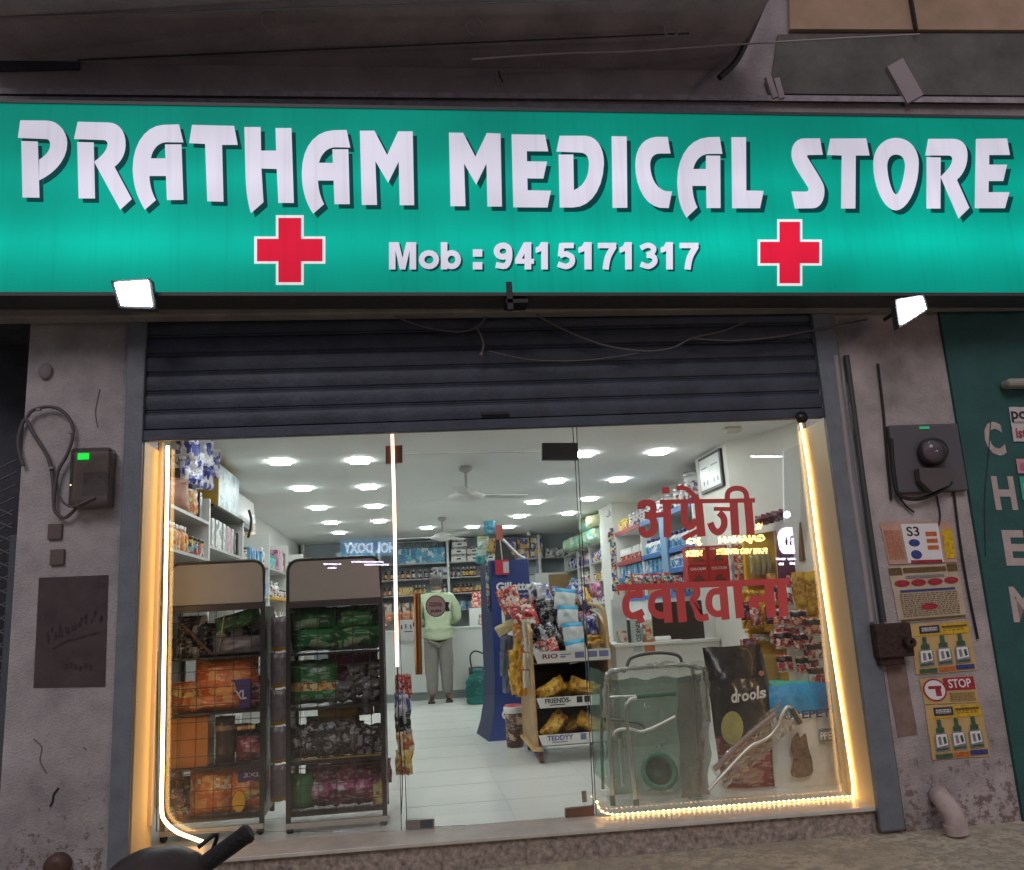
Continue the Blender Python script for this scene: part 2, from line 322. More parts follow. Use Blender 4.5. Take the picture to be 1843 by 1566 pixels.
mb.world('conduit_pipe', mat('dark_pipe', (0.05, 0.055, 0.06), 0.5), 'dark conduit pipe running down beside the right shutter guide', 'pipe')
mb = MB(); mb.tube([P(1503, 640, -.03), P(1530, 860, -.03), P(1556, 1030, -.03), P(1568, 1120, -.03)], 0.017, 10)
mb.world('conduit_pipe', mat('pale_pipe', (0.34, 0.30, 0.31), 0.5), 'pale conduit pipe hugging the right shutter guide', 'pipe')
mb = MB(); mb.tube([P(1580, 655, -.012), P(1590, 740, -.012), P(1597, 830, -.012), P(1604, 900, -.012)], 0.008, 8)
mb.world('cable', black_m, 'straight dark cable dropping to the right meter', 'cable')
# ------------------------------------------------------------------ shutter
sh = TH('rolling_shutter', 'dark steel rolling shutter rolled half way up over the glass front', 'shutter', (0.5, -0.02, 2.1))
mb = MB(); n = 7; pit = .108
for i in range(n):
    z0 = 2.185 + i * pit; prof = [(0, .006), (.006, .002), (.012, .006), (.018, -.002)] + [(.018 + (pit - .018) * q / 6, -.002 - .005 * math.sin(math.pi * q / 6) + .008 * (q == 6)) for q in range(1, 7)]
    for (za, ya), (zb, yb) in zip(prof[:-1], prof[1:]):
        mb.add([(-1.42, ya, z0 + za), (2.4625, ya, z0 + za + .022), (2.4625, yb, z0 + zb + .022), (-1.42, yb, z0 + zb)], [(0, 1, 2, 3)])
mb.build('curtain', shutter_m, sh)
MB().hexa([(-1.42, -.02, 2.135), (2.46, -.02, 2.157), (2.46, .02, 2.157), (-1.42, .02, 2.135)], [(-1.42, -.02, 2.192), (2.46, -.02, 2.214), (2.46, .02, 2.214), (-1.42, .02, 2.192)]).build('bottom_rail', shutter_m, sh, bevel=.004)
MB().box((0.42, -.032, 2.225), (.58, -.018, 2.24)).build('pull_handle', black_m, sh)
for x0, x1 in ((-1.50, -1.405), (2.4625, 2.60)):
    mb = MB(); mb.box((x0, -.035, -0.13 if x0 > 0 else -.15), (x1, -.001, 2.95)); mb.build('guide_rail', grey_steel, sh, bevel=.006)
MB().lathe([(0.001, 0), (0.034, .0), (0.036, .02), (.001, .03)], P(1441, 752, -.03), 14, 0, Matrix.Rotation(rad(90), 3, 'X')).build('stop_knob', black_m, sh)
bm_ = TH('lintel_beam', 'grey steel beam spanning the front just beneath the sign', 'beam', (.5, -.1, 2.9))
MB().box((-2.6, -.15, 2.795), (5.0, -.045, 3.02)).build('beam_tube', beam_m, bm_, bevel=.006)
MB().box((-2.6, -.02, 2.86), (5.0, 0.6, 3.6)).build('shutter_box', dark_wall, bm_)
lk = TH('shutter_lock', 'rusty lock bracket bolted across the right shutter guide', 'lock', P(1600, 1190, -.06))
rust = mat('rust', (0.06, 0.035, 0.03), 0.7, metal=.3, var=.5, vscale=30, bump=.4, bscale=60)
MB().box(P(1575, 1124, -.10), P(1635, 1180, -.03)).build('bracket', rust, lk, bevel=.008)
MB().box(P(1583, 1182, -.075), P(1622, 1195, -.03)).build('plate', rust, lk, bevel=.004)
mb = MB(); c = P(1632, 1156, -.10); mb.lathe([(.028, 0), (.028, .05), (.02, .055), (.012, .055), (.012, .03)], c, 14, 0, Matrix.Rotation(rad(90), 3, 'X')); mb.build('bolt', rust, lk)
# ------------------------------------------------------------------ sign
SY = -0.35
sg = TH('shop_sign', 'backlit green shop sign with large white lettering and two red crosses', 'sign', (.6, -.2, 2.82))
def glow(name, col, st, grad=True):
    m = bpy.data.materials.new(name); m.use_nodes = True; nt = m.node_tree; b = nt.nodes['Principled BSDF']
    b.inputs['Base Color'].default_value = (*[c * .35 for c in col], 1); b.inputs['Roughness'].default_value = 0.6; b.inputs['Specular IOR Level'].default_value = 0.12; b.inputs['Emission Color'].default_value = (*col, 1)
    # two brighter bands painted into the emission, as if tube rows stood behind
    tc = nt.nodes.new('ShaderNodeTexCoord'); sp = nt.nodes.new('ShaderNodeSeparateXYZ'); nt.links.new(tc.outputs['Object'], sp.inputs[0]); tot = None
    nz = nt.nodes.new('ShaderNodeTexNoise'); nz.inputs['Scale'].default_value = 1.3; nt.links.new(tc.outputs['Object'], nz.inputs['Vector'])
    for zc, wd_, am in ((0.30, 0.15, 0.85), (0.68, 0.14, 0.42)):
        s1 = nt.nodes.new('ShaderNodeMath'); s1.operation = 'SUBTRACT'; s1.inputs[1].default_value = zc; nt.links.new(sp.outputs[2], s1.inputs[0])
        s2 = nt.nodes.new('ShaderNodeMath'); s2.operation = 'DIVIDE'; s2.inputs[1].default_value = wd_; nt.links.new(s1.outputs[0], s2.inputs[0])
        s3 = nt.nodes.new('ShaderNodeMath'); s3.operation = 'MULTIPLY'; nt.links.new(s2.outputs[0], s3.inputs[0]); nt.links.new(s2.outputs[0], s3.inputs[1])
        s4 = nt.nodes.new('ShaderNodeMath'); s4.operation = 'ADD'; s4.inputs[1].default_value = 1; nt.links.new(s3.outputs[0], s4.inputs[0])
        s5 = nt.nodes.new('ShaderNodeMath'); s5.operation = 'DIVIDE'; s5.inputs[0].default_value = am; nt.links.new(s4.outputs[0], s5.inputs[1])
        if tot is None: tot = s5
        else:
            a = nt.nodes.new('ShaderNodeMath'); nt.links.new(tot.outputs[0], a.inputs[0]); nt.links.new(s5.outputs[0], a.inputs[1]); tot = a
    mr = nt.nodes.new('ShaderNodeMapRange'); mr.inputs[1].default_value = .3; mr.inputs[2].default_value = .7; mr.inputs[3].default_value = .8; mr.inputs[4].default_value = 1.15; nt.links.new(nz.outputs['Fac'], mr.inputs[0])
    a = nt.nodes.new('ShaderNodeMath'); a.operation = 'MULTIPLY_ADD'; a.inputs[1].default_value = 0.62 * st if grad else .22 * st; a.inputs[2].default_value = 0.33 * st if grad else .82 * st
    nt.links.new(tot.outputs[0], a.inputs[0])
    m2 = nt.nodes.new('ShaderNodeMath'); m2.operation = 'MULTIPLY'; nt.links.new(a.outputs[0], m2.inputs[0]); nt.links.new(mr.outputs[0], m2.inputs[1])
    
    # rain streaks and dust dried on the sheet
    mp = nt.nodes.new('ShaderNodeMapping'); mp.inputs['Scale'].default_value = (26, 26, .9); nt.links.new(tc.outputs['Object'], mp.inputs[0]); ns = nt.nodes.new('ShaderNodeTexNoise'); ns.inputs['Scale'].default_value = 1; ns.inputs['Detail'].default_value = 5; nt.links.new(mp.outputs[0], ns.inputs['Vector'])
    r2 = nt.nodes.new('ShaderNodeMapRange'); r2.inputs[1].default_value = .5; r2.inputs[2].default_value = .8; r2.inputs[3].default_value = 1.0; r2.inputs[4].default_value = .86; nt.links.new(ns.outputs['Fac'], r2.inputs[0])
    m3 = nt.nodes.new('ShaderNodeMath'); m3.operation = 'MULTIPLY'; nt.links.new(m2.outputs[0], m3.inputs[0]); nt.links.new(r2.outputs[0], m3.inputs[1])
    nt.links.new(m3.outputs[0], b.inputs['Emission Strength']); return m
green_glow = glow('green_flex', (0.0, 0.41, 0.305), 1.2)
white_glow = glow('white_flex', (0.68, 0.66, 0.78), 1.0, False)
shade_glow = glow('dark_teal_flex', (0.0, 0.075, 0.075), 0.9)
red_glow = glow('red_flex', (0.72, 0.012, 0.045), 0.95, False)
pure_white_glow = glow('bright_white_flex', (0.86, 0.9, 0.92), 0.9, False)
def SP(px, py, off=0): return P(px, py, SY - off)
sgbase = V((.6, -.2, 2.82))
cs = [SP(-60, 526.5), SP(1910, 527.5), SP(1910, 216), SP(-60, 185)]
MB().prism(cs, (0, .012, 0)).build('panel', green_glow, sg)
bx = [p + V((0, .013, 0)) for p in cs]
mb = MB(); mb.prism(bx, (0, .17, 0)); mb.build('sign_box', beam_m, sg)
mb = MB(); fr = .012
mb.box((cs[3].x, SY - .006, cs[3].z + .0), (cs[2].x, SY + .02, cs[2].z + .022)) if False else None
mb.hexa([cs[3] + V((0, -.008, 0)), cs[2] + V((0, -.008, 0)), cs[2] + V((0, .19, 0)), cs[3] + V((0, .19, 0))], [cs[3] + V((0, -.008, .02)), cs[2] + V((0, -.008, .02)), cs[2] + V((0, .19, .02)), cs[3] + V((0, .19, .02))])
mb.hexa([cs[0] + V((0, -.008, -.02)), cs[1] + V((0, -.008, -.02)), cs[1] + V((0, .19, -.02)), cs[0] + V((0, .19, -.02))], [cs[0] + V((0, -.008, 0)), cs[1] + V((0, -.008, 0)), cs[1] + V((0, .19, 0)), cs[0] + V((0, .19, 0))])
mb.build('edge_trim', mat('dark_trim', (0.05, 0.055, 0.06), .5), sg)
k = 1 / 5.76
LET = [
 (20, 200, [[(95, 95), (370, 98), (490, 100, 580, 210, 580, 330), (580, 500, 450, 640, 290, 715), (290, 505), (405, 430, 405, 350), (405, 290, 360, 287), (70, 275)], [(105, 310), (275, 315), (292, 895), (118, 893)]]),
 (20, 200, [[(690, 110), (1010, 118), (1120, 122, 1190, 210, 1185, 350), (1185, 450, 1130, 530, 1070, 575), (1250, 910), (1130, 1020), (865, 535), (865, 520), (940, 470, 1000, 400, 1000, 340), (995, 300, 955, 297), (652, 287)], [(685, 320), (855, 325), (868, 903), (700, 903)]]),
 (20, 200, [[(1740, 138), (1580, 142), (1400, 150, 1260, 330, 1260, 600), (1265, 780, 1310, 900, 1385, 1020), (1500, 920), (1460, 850, 1435, 770, 1432, 670), (1605, 670), (1615, 920), (1785, 918), (1765, 345), (1595, 345), (1600, 490), (1447, 490), (1460, 400, 1520, 320, 1610, 320), (1785, 322)]]),
 (330, 210, [[(90, 85), (525, 95), (563, 290), (400, 290), (415, 880), (248, 875), (225, 280), (60, 272)]]),
 (330, 210, [[(632, 108), (800, 108), (805, 352), (962, 352), (955, 118), (1120, 118), (1145, 892), (985, 892), (968, 540), (808, 535), (830, 885), (700, 998), (650, 850, 645, 600)]]),
 (330, 210, [[(1692, 138), (1560, 140), (1350, 150, 1228, 330, 1228, 580), (1228, 770, 1275, 900, 1345, 1005), (1458, 905), (1420, 830, 1400, 760, 1395, 660), (1557, 660), (1568, 905), (1725, 905), (1710, 338), (1545, 338), (1550, 480), (1405, 478), (1420, 400, 1480, 318, 1570, 315), (1730, 318)]]),
 (630, 220, [[(102, 88), (252, 88), (385, 340), (498, 95), (650, 95), (665, 858), (515, 858), (505, 405), (395, 625), (262, 400), (280, 855), (122, 855)]]),
 (630, 220, [[(1025, 108), (1172, 110), (1300, 358), (1418, 112), (1560, 118), (1575, 872), (1425, 872), (1415, 425), (1308, 645), (1182, 425), (1197, 868), (1042, 868)]]),
 (910, 220, [[(62, 125), (408, 130), (442, 300), (220, 298), (222, 405), (430, 408), (392, 582), (225, 580), (228, 705), (470, 710), (435, 882), (80, 880)]]),
 (910, 220, [[(560, 140), (830, 140), (960, 150, 1020, 280, 1020, 430), (1010, 700, 880, 880, 700, 882), (562, 882), (550, 335), (702, 335), (708, 705), (820, 660, 865, 550, 865, 430), (865, 350, 830, 312, 770, 312), (528, 302)]]),
 (910, 220, [[(1100, 145), (1255, 148), (1262, 885), (1110, 885)]]),
 (910, 220, [[(1680, 152), (1560, 152), (1410, 165, 1345, 290, 1345, 440), (1345, 650, 1440, 860, 1600, 885), (1692, 888), (1725, 718), (1660, 715), (1560, 690, 1500, 570, 1498, 440), (1498, 370, 1535, 322, 1600, 322), (1710, 322)]]),
 (1200, 230, [[(548, 95), (430, 98), (240, 110, 110, 290, 110, 550), (112, 720, 140, 830, 207, 930), (318, 825), (285, 760, 268, 690, 265, 600), (410, 600), (415, 830), (558, 830), (555, 290), (408, 288), (408, 428), (275, 428), (295, 340, 350, 270, 440, 268), (577, 268)]]),
 (1200, 230, [[(672, 98), (822, 98), (825, 650), (1005, 655), (968, 832), (680, 832)]]),
 (1200, 230, [[(1588, 110), (1420, 110), (1340, 115, 1290, 180, 1295, 280), (1300, 370, 1350, 430, 1470, 620), (1480, 660, 1440, 662), (1295, 660), (1330, 835), (1520, 832), (1600, 830, 1640, 740, 1635, 640), (1630, 570, 1590, 520, 1455, 300), (1450, 285, 1475, 280), (1618, 278)]]),
 (1500, 230, [[(-31, 112), (340, 110), (375, 285), (232, 285), (228, 835), (82, 835), (88, 285), (-63, 280)]]),
 (1500, 230, 'O'),
 (1500, 230, [[(985, 115), (1250, 115), (1340, 120, 1395, 190, 1390, 290), (1390, 400, 1340, 490, 1280, 540), (1410, 830), (1300, 938), (1112, 505), (1180, 440, 1235, 390, 1235, 320), (1230, 288, 1200, 285), (955, 285)], [(968, 305), (1112, 308), (1110, 835), (968, 835)]]),
 (1500, 230, [[(1480, 115), (1800, 110), (1830, 280), (1615, 280), (1615, 382), (1800, 382), (1762, 550), (1610, 550), (1608, 668), (1825, 668), (1780, 832), (1468, 832)]])]
for ox, oy, cont in LET:
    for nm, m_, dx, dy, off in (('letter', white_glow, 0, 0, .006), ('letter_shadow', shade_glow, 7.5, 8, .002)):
        mb = MB()
        if cont == 'O':
            o1 = curve_pts([(650, 105), (800, 105, 885, 230, 885, 370), (885, 620, 770, 855, 650, 855), (530, 855, 415, 620, 415, 370), (415, 230, 500, 105, 650, 105)], 9)[:-1]
            o2 = curve_pts([(650, 275), (720, 275, 745, 330, 745, 400), (735, 520, 690, 690, 650, 690), (610, 690, 560, 520, 558, 400), (558, 330, 590, 275, 650, 275)], 9)[:-1]
            mb.ring([SP(ox + p.x * k + dx, oy + p.y * k + dy, off) for p in o1], [SP(ox + p.x * k + dx, oy + p.y * k + dy, off) for p in o2], (0, .003, 0))
        else:
            for c in cont: mb.prism([SP(ox + p.x * k + dx, oy + p.y * k + dy, off) for p in curve_pts(c)], (0, .003, 0))
        if nm == 'letter': par = mb.build(nm, m_, sg)
        else: mb.build(nm, m_, par)
for cx, cy, s in ((521.5, 450, 1.0), (1421.5, 454.5, 0.9)):
    def cross(u, t, off):
        pts = [(-t, -u), (t, -u), (t, -t), (u, -t), (u, t), (t, t), (t, u), (-t, u), (-t, t), (-u, t), (-u, -t), (-t, -t)]
        return [SP(cx + x * s, cy + y * s * (.98 if s == 1 else 1.04), off) for x, y in pts]
    b_ = MB().prism(cross(64, 25, .004), (0, .002, 0)).build('cross_border', pure_white_glow, sg)
    MB().prism(cross(59, 20.5, .007), (0, .002, 0)).build('cross', red_glow, b_)
def ell(cx, cy, rx, ry, n=16): return [(cx + rx * math.cos(2 * math.pi * i / n), cy + ry * math.sin(2 * math.pi * i / n)) for i in range(n + 1)]
GLY = {'1': [[(0, .62), (0, .80), (.25, .86), (.40, 1), (.92, 1), (.92, 0), (.42, 0), (.42, .68), (.2, .63)]],
 '9': [('s', ell(.48, .67, .32, .21), .27), ('s', [(.80, .68), (.79, .40), (.60, .13), (.12, .17)], .26)],
 '4': [('s', [(.60, .95), (.14, .33)], .26), ('s', [(.0, .30), (1.0, .30)], .22), ('s', [(.68, 1), (.68, 0)], .30)],
 '5': [('s', [(.9, .88), (.22, .88)], .24), ('s', [(.28, .95), (.20, .48)], .25), ('s', [(.16, .50), (.48, .57), (.80, .44), (.78, .22), (.48, .11), (.06, .20)], .25)],
 '7': [('s', [(.0, .88), (1, .88)], .24), ('s', [(.88, .86), (.55, .45), (.42, 0)], .28)],
 '3': [('s', [(.06, .78), (.45, .89), (.76, .77), (.64, .60), (.38, .54)], .23), ('s', [(.38, .53), (.74, .47), (.80, .27), (.48, .11), (.06, .20)], .24)],
 'M': [[(0, 0), (0, 1), (.36, 1), (.5, .42), (.64, 1), (1, 1), (1, 0), (.76, 0), (.76, .70), (.60, 0), (.40, 0), (.24, .70), (.24, 0)]],
 'o': [('s', ell(.5, .36, .37, .25), .25)], 'b': [('s', ell(.54, .36, .34, .25), .25), ('s', [(.15, 1), (.15, 0)], .29)],
 ':': [[(0, 0), (1, 0), (1, .27), (0, .27)], [(0, .47), (1, .47), (1, .74), (0, .74)]]}
NUM = [('M', 700, 749), ('o', 754, 790), ('b', 794, 829), (':', 851, 868), ('9', 888, 924), ('4', 927, 961), ('1', 964, 988), ('5', 1002, 1036), ('1', 1041, 1067), ('7', 1076, 1109), ('1', 1115, 1139), ('3', 1151, 1185), ('1', 1189, 1213), ('7', 1223, 1257)]
for ch, x0, x1 in NUM:
    for nm, m_, dx, off in (('character', white_glow, 0, .006), ('character_shadow', shade_glow, 3.5, .003)):
        mb = MB(); w_ = x1 - x0; h_ = 49.0; o2 = off
        for g_ in GLY[ch]:
            o2 += .00015
            if g_[0] == 's':
                pts = [V((u * w_, v * h_)) for u, v in g_[1]]; cl_ = len(pts) > 10; L, R = stroke(smooth(pts, 4) if 2 < len(pts) <= 10 else pts, g_[2] * 40)
                if cl_:
                    # closed ring: outer and inner loops
                    c_ = sum(pts[:-1], V((0, 0))) / (len(pts) - 1); hw_ = g_[2] * 20
                    o_ = [c_ + (p - c_) * (1 + hw_ / (p - c_).length) for p in pts[:-1]]; i_ = [c_ + (p - c_) * max(.12, 1 - hw_ / (p - c_).length) for p in pts[:-1]]
                    mb.ring([SP(x0 + p.x + dx, 485 - p.y + dx, o2) for p in o_], [SP(x0 + p.x + dx, 485 - p.y + dx, o2) for p in i_], (0, .0001, 0)); continue
                poly = L + R[::-1]
            else: poly = [V((u * w_, v * h_)) for u, v in g_]
            mb.prism([SP(x0 + p.x + dx, 485 - p.y + dx, o2) for p in poly], (0, .0001, 0))
        if dx == 0: par = mb.build(nm, m_, sg)
        else: mb.build(nm, m_, par)
mb = MB(); mb.box(P(911, 507, SY - .02), P(923, 560, SY + .01)); mb.box(P(911, 545, SY - .02), P(945, 552, SY + .1))
mb.world('hanging_strap', black_m, 'black strap hanging over the bottom edge of the green sign', 'strap')
# ------------------------------------------------------------------ floodlights
flood = mat('flood_led', (1, 1, 1), .4, emit=60, ecol=(0.86, 0.94, 1.0))
for lab, pts in (('square floodlight glaring under the left end of the green sign', [(206, 509), (266, 505), (273, 551), (218, 549)]),
                 ('square floodlight glaring at the right end of the green sign', [(1617, 541), (1660, 534), (1667, 556), (1623, 584)])):
    c = V((0, 0, 0))
    ps = [P(x, y, SY - .10 + .045 * (i > 1)) for i, (x, y) in enumerate(pts)]
    for p in ps: c += p / 4
    t = TH('floodlight', lab, 'floodlight', c + V((0, .1, -.02)), 'floodlights on the shop sign')
    MB().prism([c + (p - c) * 1.22 + V((0, .006, 0)) for p in ps], (0, .05, 0)).build('housing', mat('dark_alu', (0.05, 0.05, 0.055), .5), t, bevel=.006)
    MB().prism(ps, (0, .004, 0)).build('lamp_face', flood, t)
    MB().tube([c + V((0, .055, 0)), c + V((0, .10, .03)), c + V((0, .28, .03))], .012).build('bracket', black_m, t)
# ------------------------------------------------------------------ loose cables under the sign
cab = mat('dusty_cable', (0.13, 0.12, 0.12), .7)
def cable(px, Y, r, label, m=cab, name='cable'):
    mb = MB(); mb.tube(smooth([P(x, y, Y) for x, y in px], 5), r, 7); return mb.world(name, m, label, 'cable')
cable([(690, 560), (730, 577), (780, 592), (830, 597), (858, 588), (875, 570)], -.1, .005, 'dusty cable sagging below the beam left of the strap')
cable([(856, 586), (866, 605), (870, 625), (864, 640)], -.1, .006, 'short cable end dangling in front of the shutter')
cable([(966, 568), (1030, 600), (1090, 622), (1160, 632), (1210, 626), (1245, 609), (1300, 596), (1345, 577)], -.1, .006, 'thick cable drooping across the middle of the shutter')
cable([(1245, 609), (1320, 613), (1400, 606), (1470, 593), (1560, 575)], -.1, .006, 'cable running right from the droop to the floodlight')
cable([(880, 632), (960, 648), (1060, 648), (1160, 634)], -.09, .004, 'thin pale cable strung low across the shutter')
mb = MB(); c = P(866, 638, -.1); mb.sph(c, .012, 8); mb.world('bulb_holder', mat('old_holder', (.2, .15, .12), .5), 'tiny bulb holder at the end of the dangling cable', 'bulb holder')
# ------------------------------------------------------------------ building above the sign
up = TH('upper_building', 'dim plastered upper storey with a sloping slab above the sign', 'building', (.6, .3, 3.9))
MB().box((-4, 0.02, 3.6), (8, .3, 8)).build('wall', mat('grey_wall', (.34, .305, .32), .9, var=.35, vscale=1.7, bump=.4, bscale=50), up)
mb = MB(); mb.hexa([P(-60, 185, -.05), P(1350, 208, -.05), P(1350, 208, .02), P(-60, 185, .02)], [P(-60, 172, -.05), P(1350, 190, -.05), P(1350, 190, .02), P(-60, 172, .02)]); mb.build('lower_ledge', mat('ledge_grey', (.22, .225, .26), .8, var=.4, vscale=14), up)
mb = MB(); mb.hexa([P(-60, 168, -.02), P(1900, 186, -.02), P(1900, 186, .03), P(-60, 168, .03)], [P(-60, 158, -.02), P(1900, 176, -.02), P(1900, 176, .03), P(-60, 158, .03)]); mb.build('upper_ledge', mat('ledge_light', (.36, .335, .37), .8, var=.4, vscale=14), up)
soff = mat('soffit', (.42, .36, .39), .9, var=.3, vscale=2.5, bump=.4, bscale=50)
lo = [P(-60, 112, .015), P(1310, 126, .015), P(1420, -60, -.75), P(-60, -60, -.75)]
MB().prism(lo, (0, .02, .12)).build('soffit', soff, up)
for i, ((xa, ya), (xb, yb)) in enumerate((((-60, 34), (1290, -8)), ((140, 108), (1240, 60)))):
    def onS(x, y):  # intersection with the sloping slab
        n_ = (lo[1] - lo[0]).cross(lo[3] - lo[0]); q_ = _ray(x, y); return CAMP + q_ * ((lo[0] - CAMP).dot(n_) / q_.dot(n_))
    a, b = onS(xa, ya), onS(xb, yb); MB().tube([a, (a + b) / 2, b], .007 if i == 0 else .005, 6).build('seam', mat('seam%d' % i, (.27, .25, .27) if i == 0 else (.05, .05, .06), .8), up)
for x, y in ((852, 46), (485, 36), (1208, 50)):
    c = onS(x, y) + V((0, -.004, -.008)); mb = MB(); pts = [c + V((math.cos(a) * .045, 0.0, 0)) + V((0, -.045 * .65, .045 * .76)) * math.sin(a) for a in [2 * math.pi * i / 18 for i in range(19)]]
    mb.tube(pts, .006, 6); mb.build('ring_hook', mat('old_ring', (.26, .24, .25), .6), up)
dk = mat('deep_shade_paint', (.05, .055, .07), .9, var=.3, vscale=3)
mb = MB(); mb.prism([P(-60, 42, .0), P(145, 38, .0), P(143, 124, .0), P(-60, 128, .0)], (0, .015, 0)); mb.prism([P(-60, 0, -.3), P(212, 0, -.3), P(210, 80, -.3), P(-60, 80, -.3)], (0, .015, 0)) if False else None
mb.build('opening_shade_plate', dk, up)  # flat plate on the wall, an opening's deep shade painted as its colour
mb = MB(); mb.prism([P(1400, 62, .0), P(1910, 58, .0), P(1910, 172, .0), P(1385, 168, .0)], (0, .016, 0)); mb.build('terrace_shade_plate', mat('terrace_dark', (.13, .13, .125), .9, var=.4, vscale=3), up)  # flat plate, the shade of a terrace recess put into its dark colour
mb = MB(); mb.prism([P(1420, -40, -.02), P(1910, -40, -.02), P(1910, 54, -.02), P(1422, 52, -.02)], (0, .03, 0)); mb.build('lit_wall', mat('brown_wall', (.42, .29, .20), .9, var=.25, vscale=2.5), up)
mb = MB(); mb.box(P(1637, -40, -.06), P(1645, 57, -.03)); mb.build('post', black_m, up)
for a, b in (((1611, 112), (1648, 178)), ((1383, 136), (1396, 175)), ((1398, 140), (1408, 176))):
    mb = MB(); w = 18 if a[0] > 1500 else 5; L, R = stroke([a, ((a[0] + b[0]) / 2, (a[1] + b[1]) / 2), b], w * 1.8 if w > 6 else 10); mb.prism([P(p.x, p.y, -.03) for p in L + R[::-1]], (0, .03, 0)); mb.build('post', mat('pale_post', (.33, .29, .31), .8), up)
cable([(850, 107), (1000, 97), (1150, 92), (1330, 80), (1500, 70), (1655, 62)], -.3, .006, 'long pale cable slung across the dark slab above the sign', mat('pale_cable', (.36, .33, .33), .6))
cable([(1385, -20), (1350, 60), (1325, 110), (1295, 140)], -.2, .02, 'black cable bundle slanting down over the upper wall', black_m)
mb = MB(); mb.tube(smooth([P(898, 128, -.03), P(900, 138, -.03), P(905, 148, -.03)]), .005, 6); mb.world('bent_nail', black_m, 'bent black nail sticking out above the middle of the sign', 'nail')
# ------------------------------------------------------------------ left neighbour: dark recess and lattice gate
mb = MB(); mb.box((-6, .5, -.15), (-2.03, .7, 3.6)); mb.world('neighbour_wall', dark_wall, 'dark recessed wall of the shop on the far left', 'wall')
lg = TH('lattice_gate', 'dark folding lattice gate at the far left edge', 'gate', (-2.25, .3, -.15))
mb = MB(); gx0, gx1 = -2.75, -2.13
for i in range(28):
    z = -.1 + i * .07
    for sx in (1, -1): mb.tube([(gx0 if sx > 0 else gx1, .2 + .004 * sx, z), (gx1 if sx > 0 else gx0, .2 + .004 * sx, z + .31 * 1.0)], .006, 5)
mb.build('lattice', mat('gate_steel', (.11, .11, .13), .6), lg)
MB().box((-2.125, .16, -.15), (-2.03, .24, 1.68)).build('gate_post', mat('gate_post_paint', (.08, .10, .12), .6, var=.2), lg, bevel=.005)
# ------------------------------------------------------------------ meters
mt = TH('electricity_meter', 'clear covered electricity meter with a lit green display on left pillar', 'meter', P(165, 910, -.02))
MB().box(P(132, 812, -.09), P(203, 905, -.005)).build('case', mat('meter_case', (.22, .19, .18), .4), mt, bevel=.012)
cv = MB(); cv.box(P(126, 806, -.115), P(207, 915, -.004)); cv.build('cover', glassmat('smoky_cover', (.85, .83, .82), dust=.5, dustcol=(.30, .26, .26), gr=.1), mt, bevel=.015)
MB().box(P(140, 816, -.096), P(160, 827, -.09)).build('display', mat('green_display', (0, 1, .1), .4, emit=1.4, ecol=(0.0, .8, .05)), mt)
MB().sph(P(127, 873, -.118), .004, 8).build('indicator', mat('amber_dot', (1, .6, .3), .4, emit=2, ecol=(1, .6, .3)), mt)
mb = MB(); mb.box(P(150, 850, -.098), P(196, 890, -.09)); mb.build('nameplate', mat('dark_plate', (.06, .05, .05), .5), mt)
wire = mat('dull_wire', (.10, .085, .095), .6)
cable([(97, 905), (95, 860), (85, 820), (60, 780), (45, 755), (33, 790), (36, 820), (42, 838)], -.03, .010, 'looped dull cable at the outer edge of the left pillar', wire)
cable([(48, 752), (60, 738), (90, 732), (115, 742), (130, 765), (130, 790), (120, 820), (104, 850), (97, 900), (100, 922), (115, 932), (130, 922), (145, 905)], -.04, .009, 'long cable looping over and under the left meter', wire)
cable([(105, 890), (115, 905), (130, 912), (150, 905), (172, 895)], -.12, .006, 'short cable tail below the left meter', wire)
for (x, y) in ((70, 737), (128, 778), (93, 842)): mb = MB(); mb.box(P(x - 5, y - 2, -.05), P(x + 5, y + 3, -.03)); mb.world('cable_clip', mat('clip', (.25, .23, .24), .5), {70: 'pale clip on top of the left cable loop', 128: 'pale clip on the right side of the cable loop', 93: 'pale clip where the cables meet left of the meter'}[x], 'clip')
mb = MB(); mb.sph(P(82, 668, -.012), .035, 8, sc=(1, .4, 1.3)); mb.world('old_bracket', mat('old_paint', (.26, .23, .25), .9), 'paint covered bracket high on the left pillar', 'bracket')
m2 = TH('electricity_meter', 'round glass electricity meter in a dark box on the right pillar', 'meter', P(1665, 890, -.02))
MB().box(P(1600, 765, -.05), P(1735, 885, -.003)).build('case', mat('meter_box_dark', (.10, .095, .11), .6), m2, bevel=.01)
mb = MB(); mb.lathe([(.075, 0), (.085, .02), (.085, .05), (.07, .085), (.03, .10), (.001, .102)], P(1672, 815, -.05), 22, 0, Matrix.Rotation(rad(90), 3, 'X')); mb.build('glass_dome', glassmat('meter_glass', (.62, .58, .62), dust=.35, dustcol=(.3, .27, .3), gr=.08), m2)
MB().lathe([(.07, 0), (.07, .03), (.001, .031)], P(1672, 815, -.06), 20, 0, Matrix.Rotation(rad(90), 3, 'X')).build('dial', mat('dial', (.30, .26, .29), .5), m2)
mb = MB(); mb.prism([P(1645, 845, -.06), P(1710, 845, -.06), P(1700, 875, -.06), P(1670, 888, -.06), P(1648, 868, -.06)], (0, -.05, 0)); mb.build('terminal_cover', mat('terminal', (.09, .08, .08), .5), m2, bevel=.006)
MB().box(P(1655, 768, -.056), P(1672, 772, -.05)).build('display', mat('dim_green', (0, .4, .15), .4, emit=.25, ecol=(.1, .8, .35)), m2)
cable([(1604, 790), (1608, 850), (1612, 880), (1625, 895), (1655, 898), (1690, 885), (1712, 868)], -.05, .011, 'thick cable curving under the right meter', black_m)
cable([(1612, 885), (1630, 910), (1645, 922)], -.02, .006, 'thin cable running from the right meter to the posters', black_m)
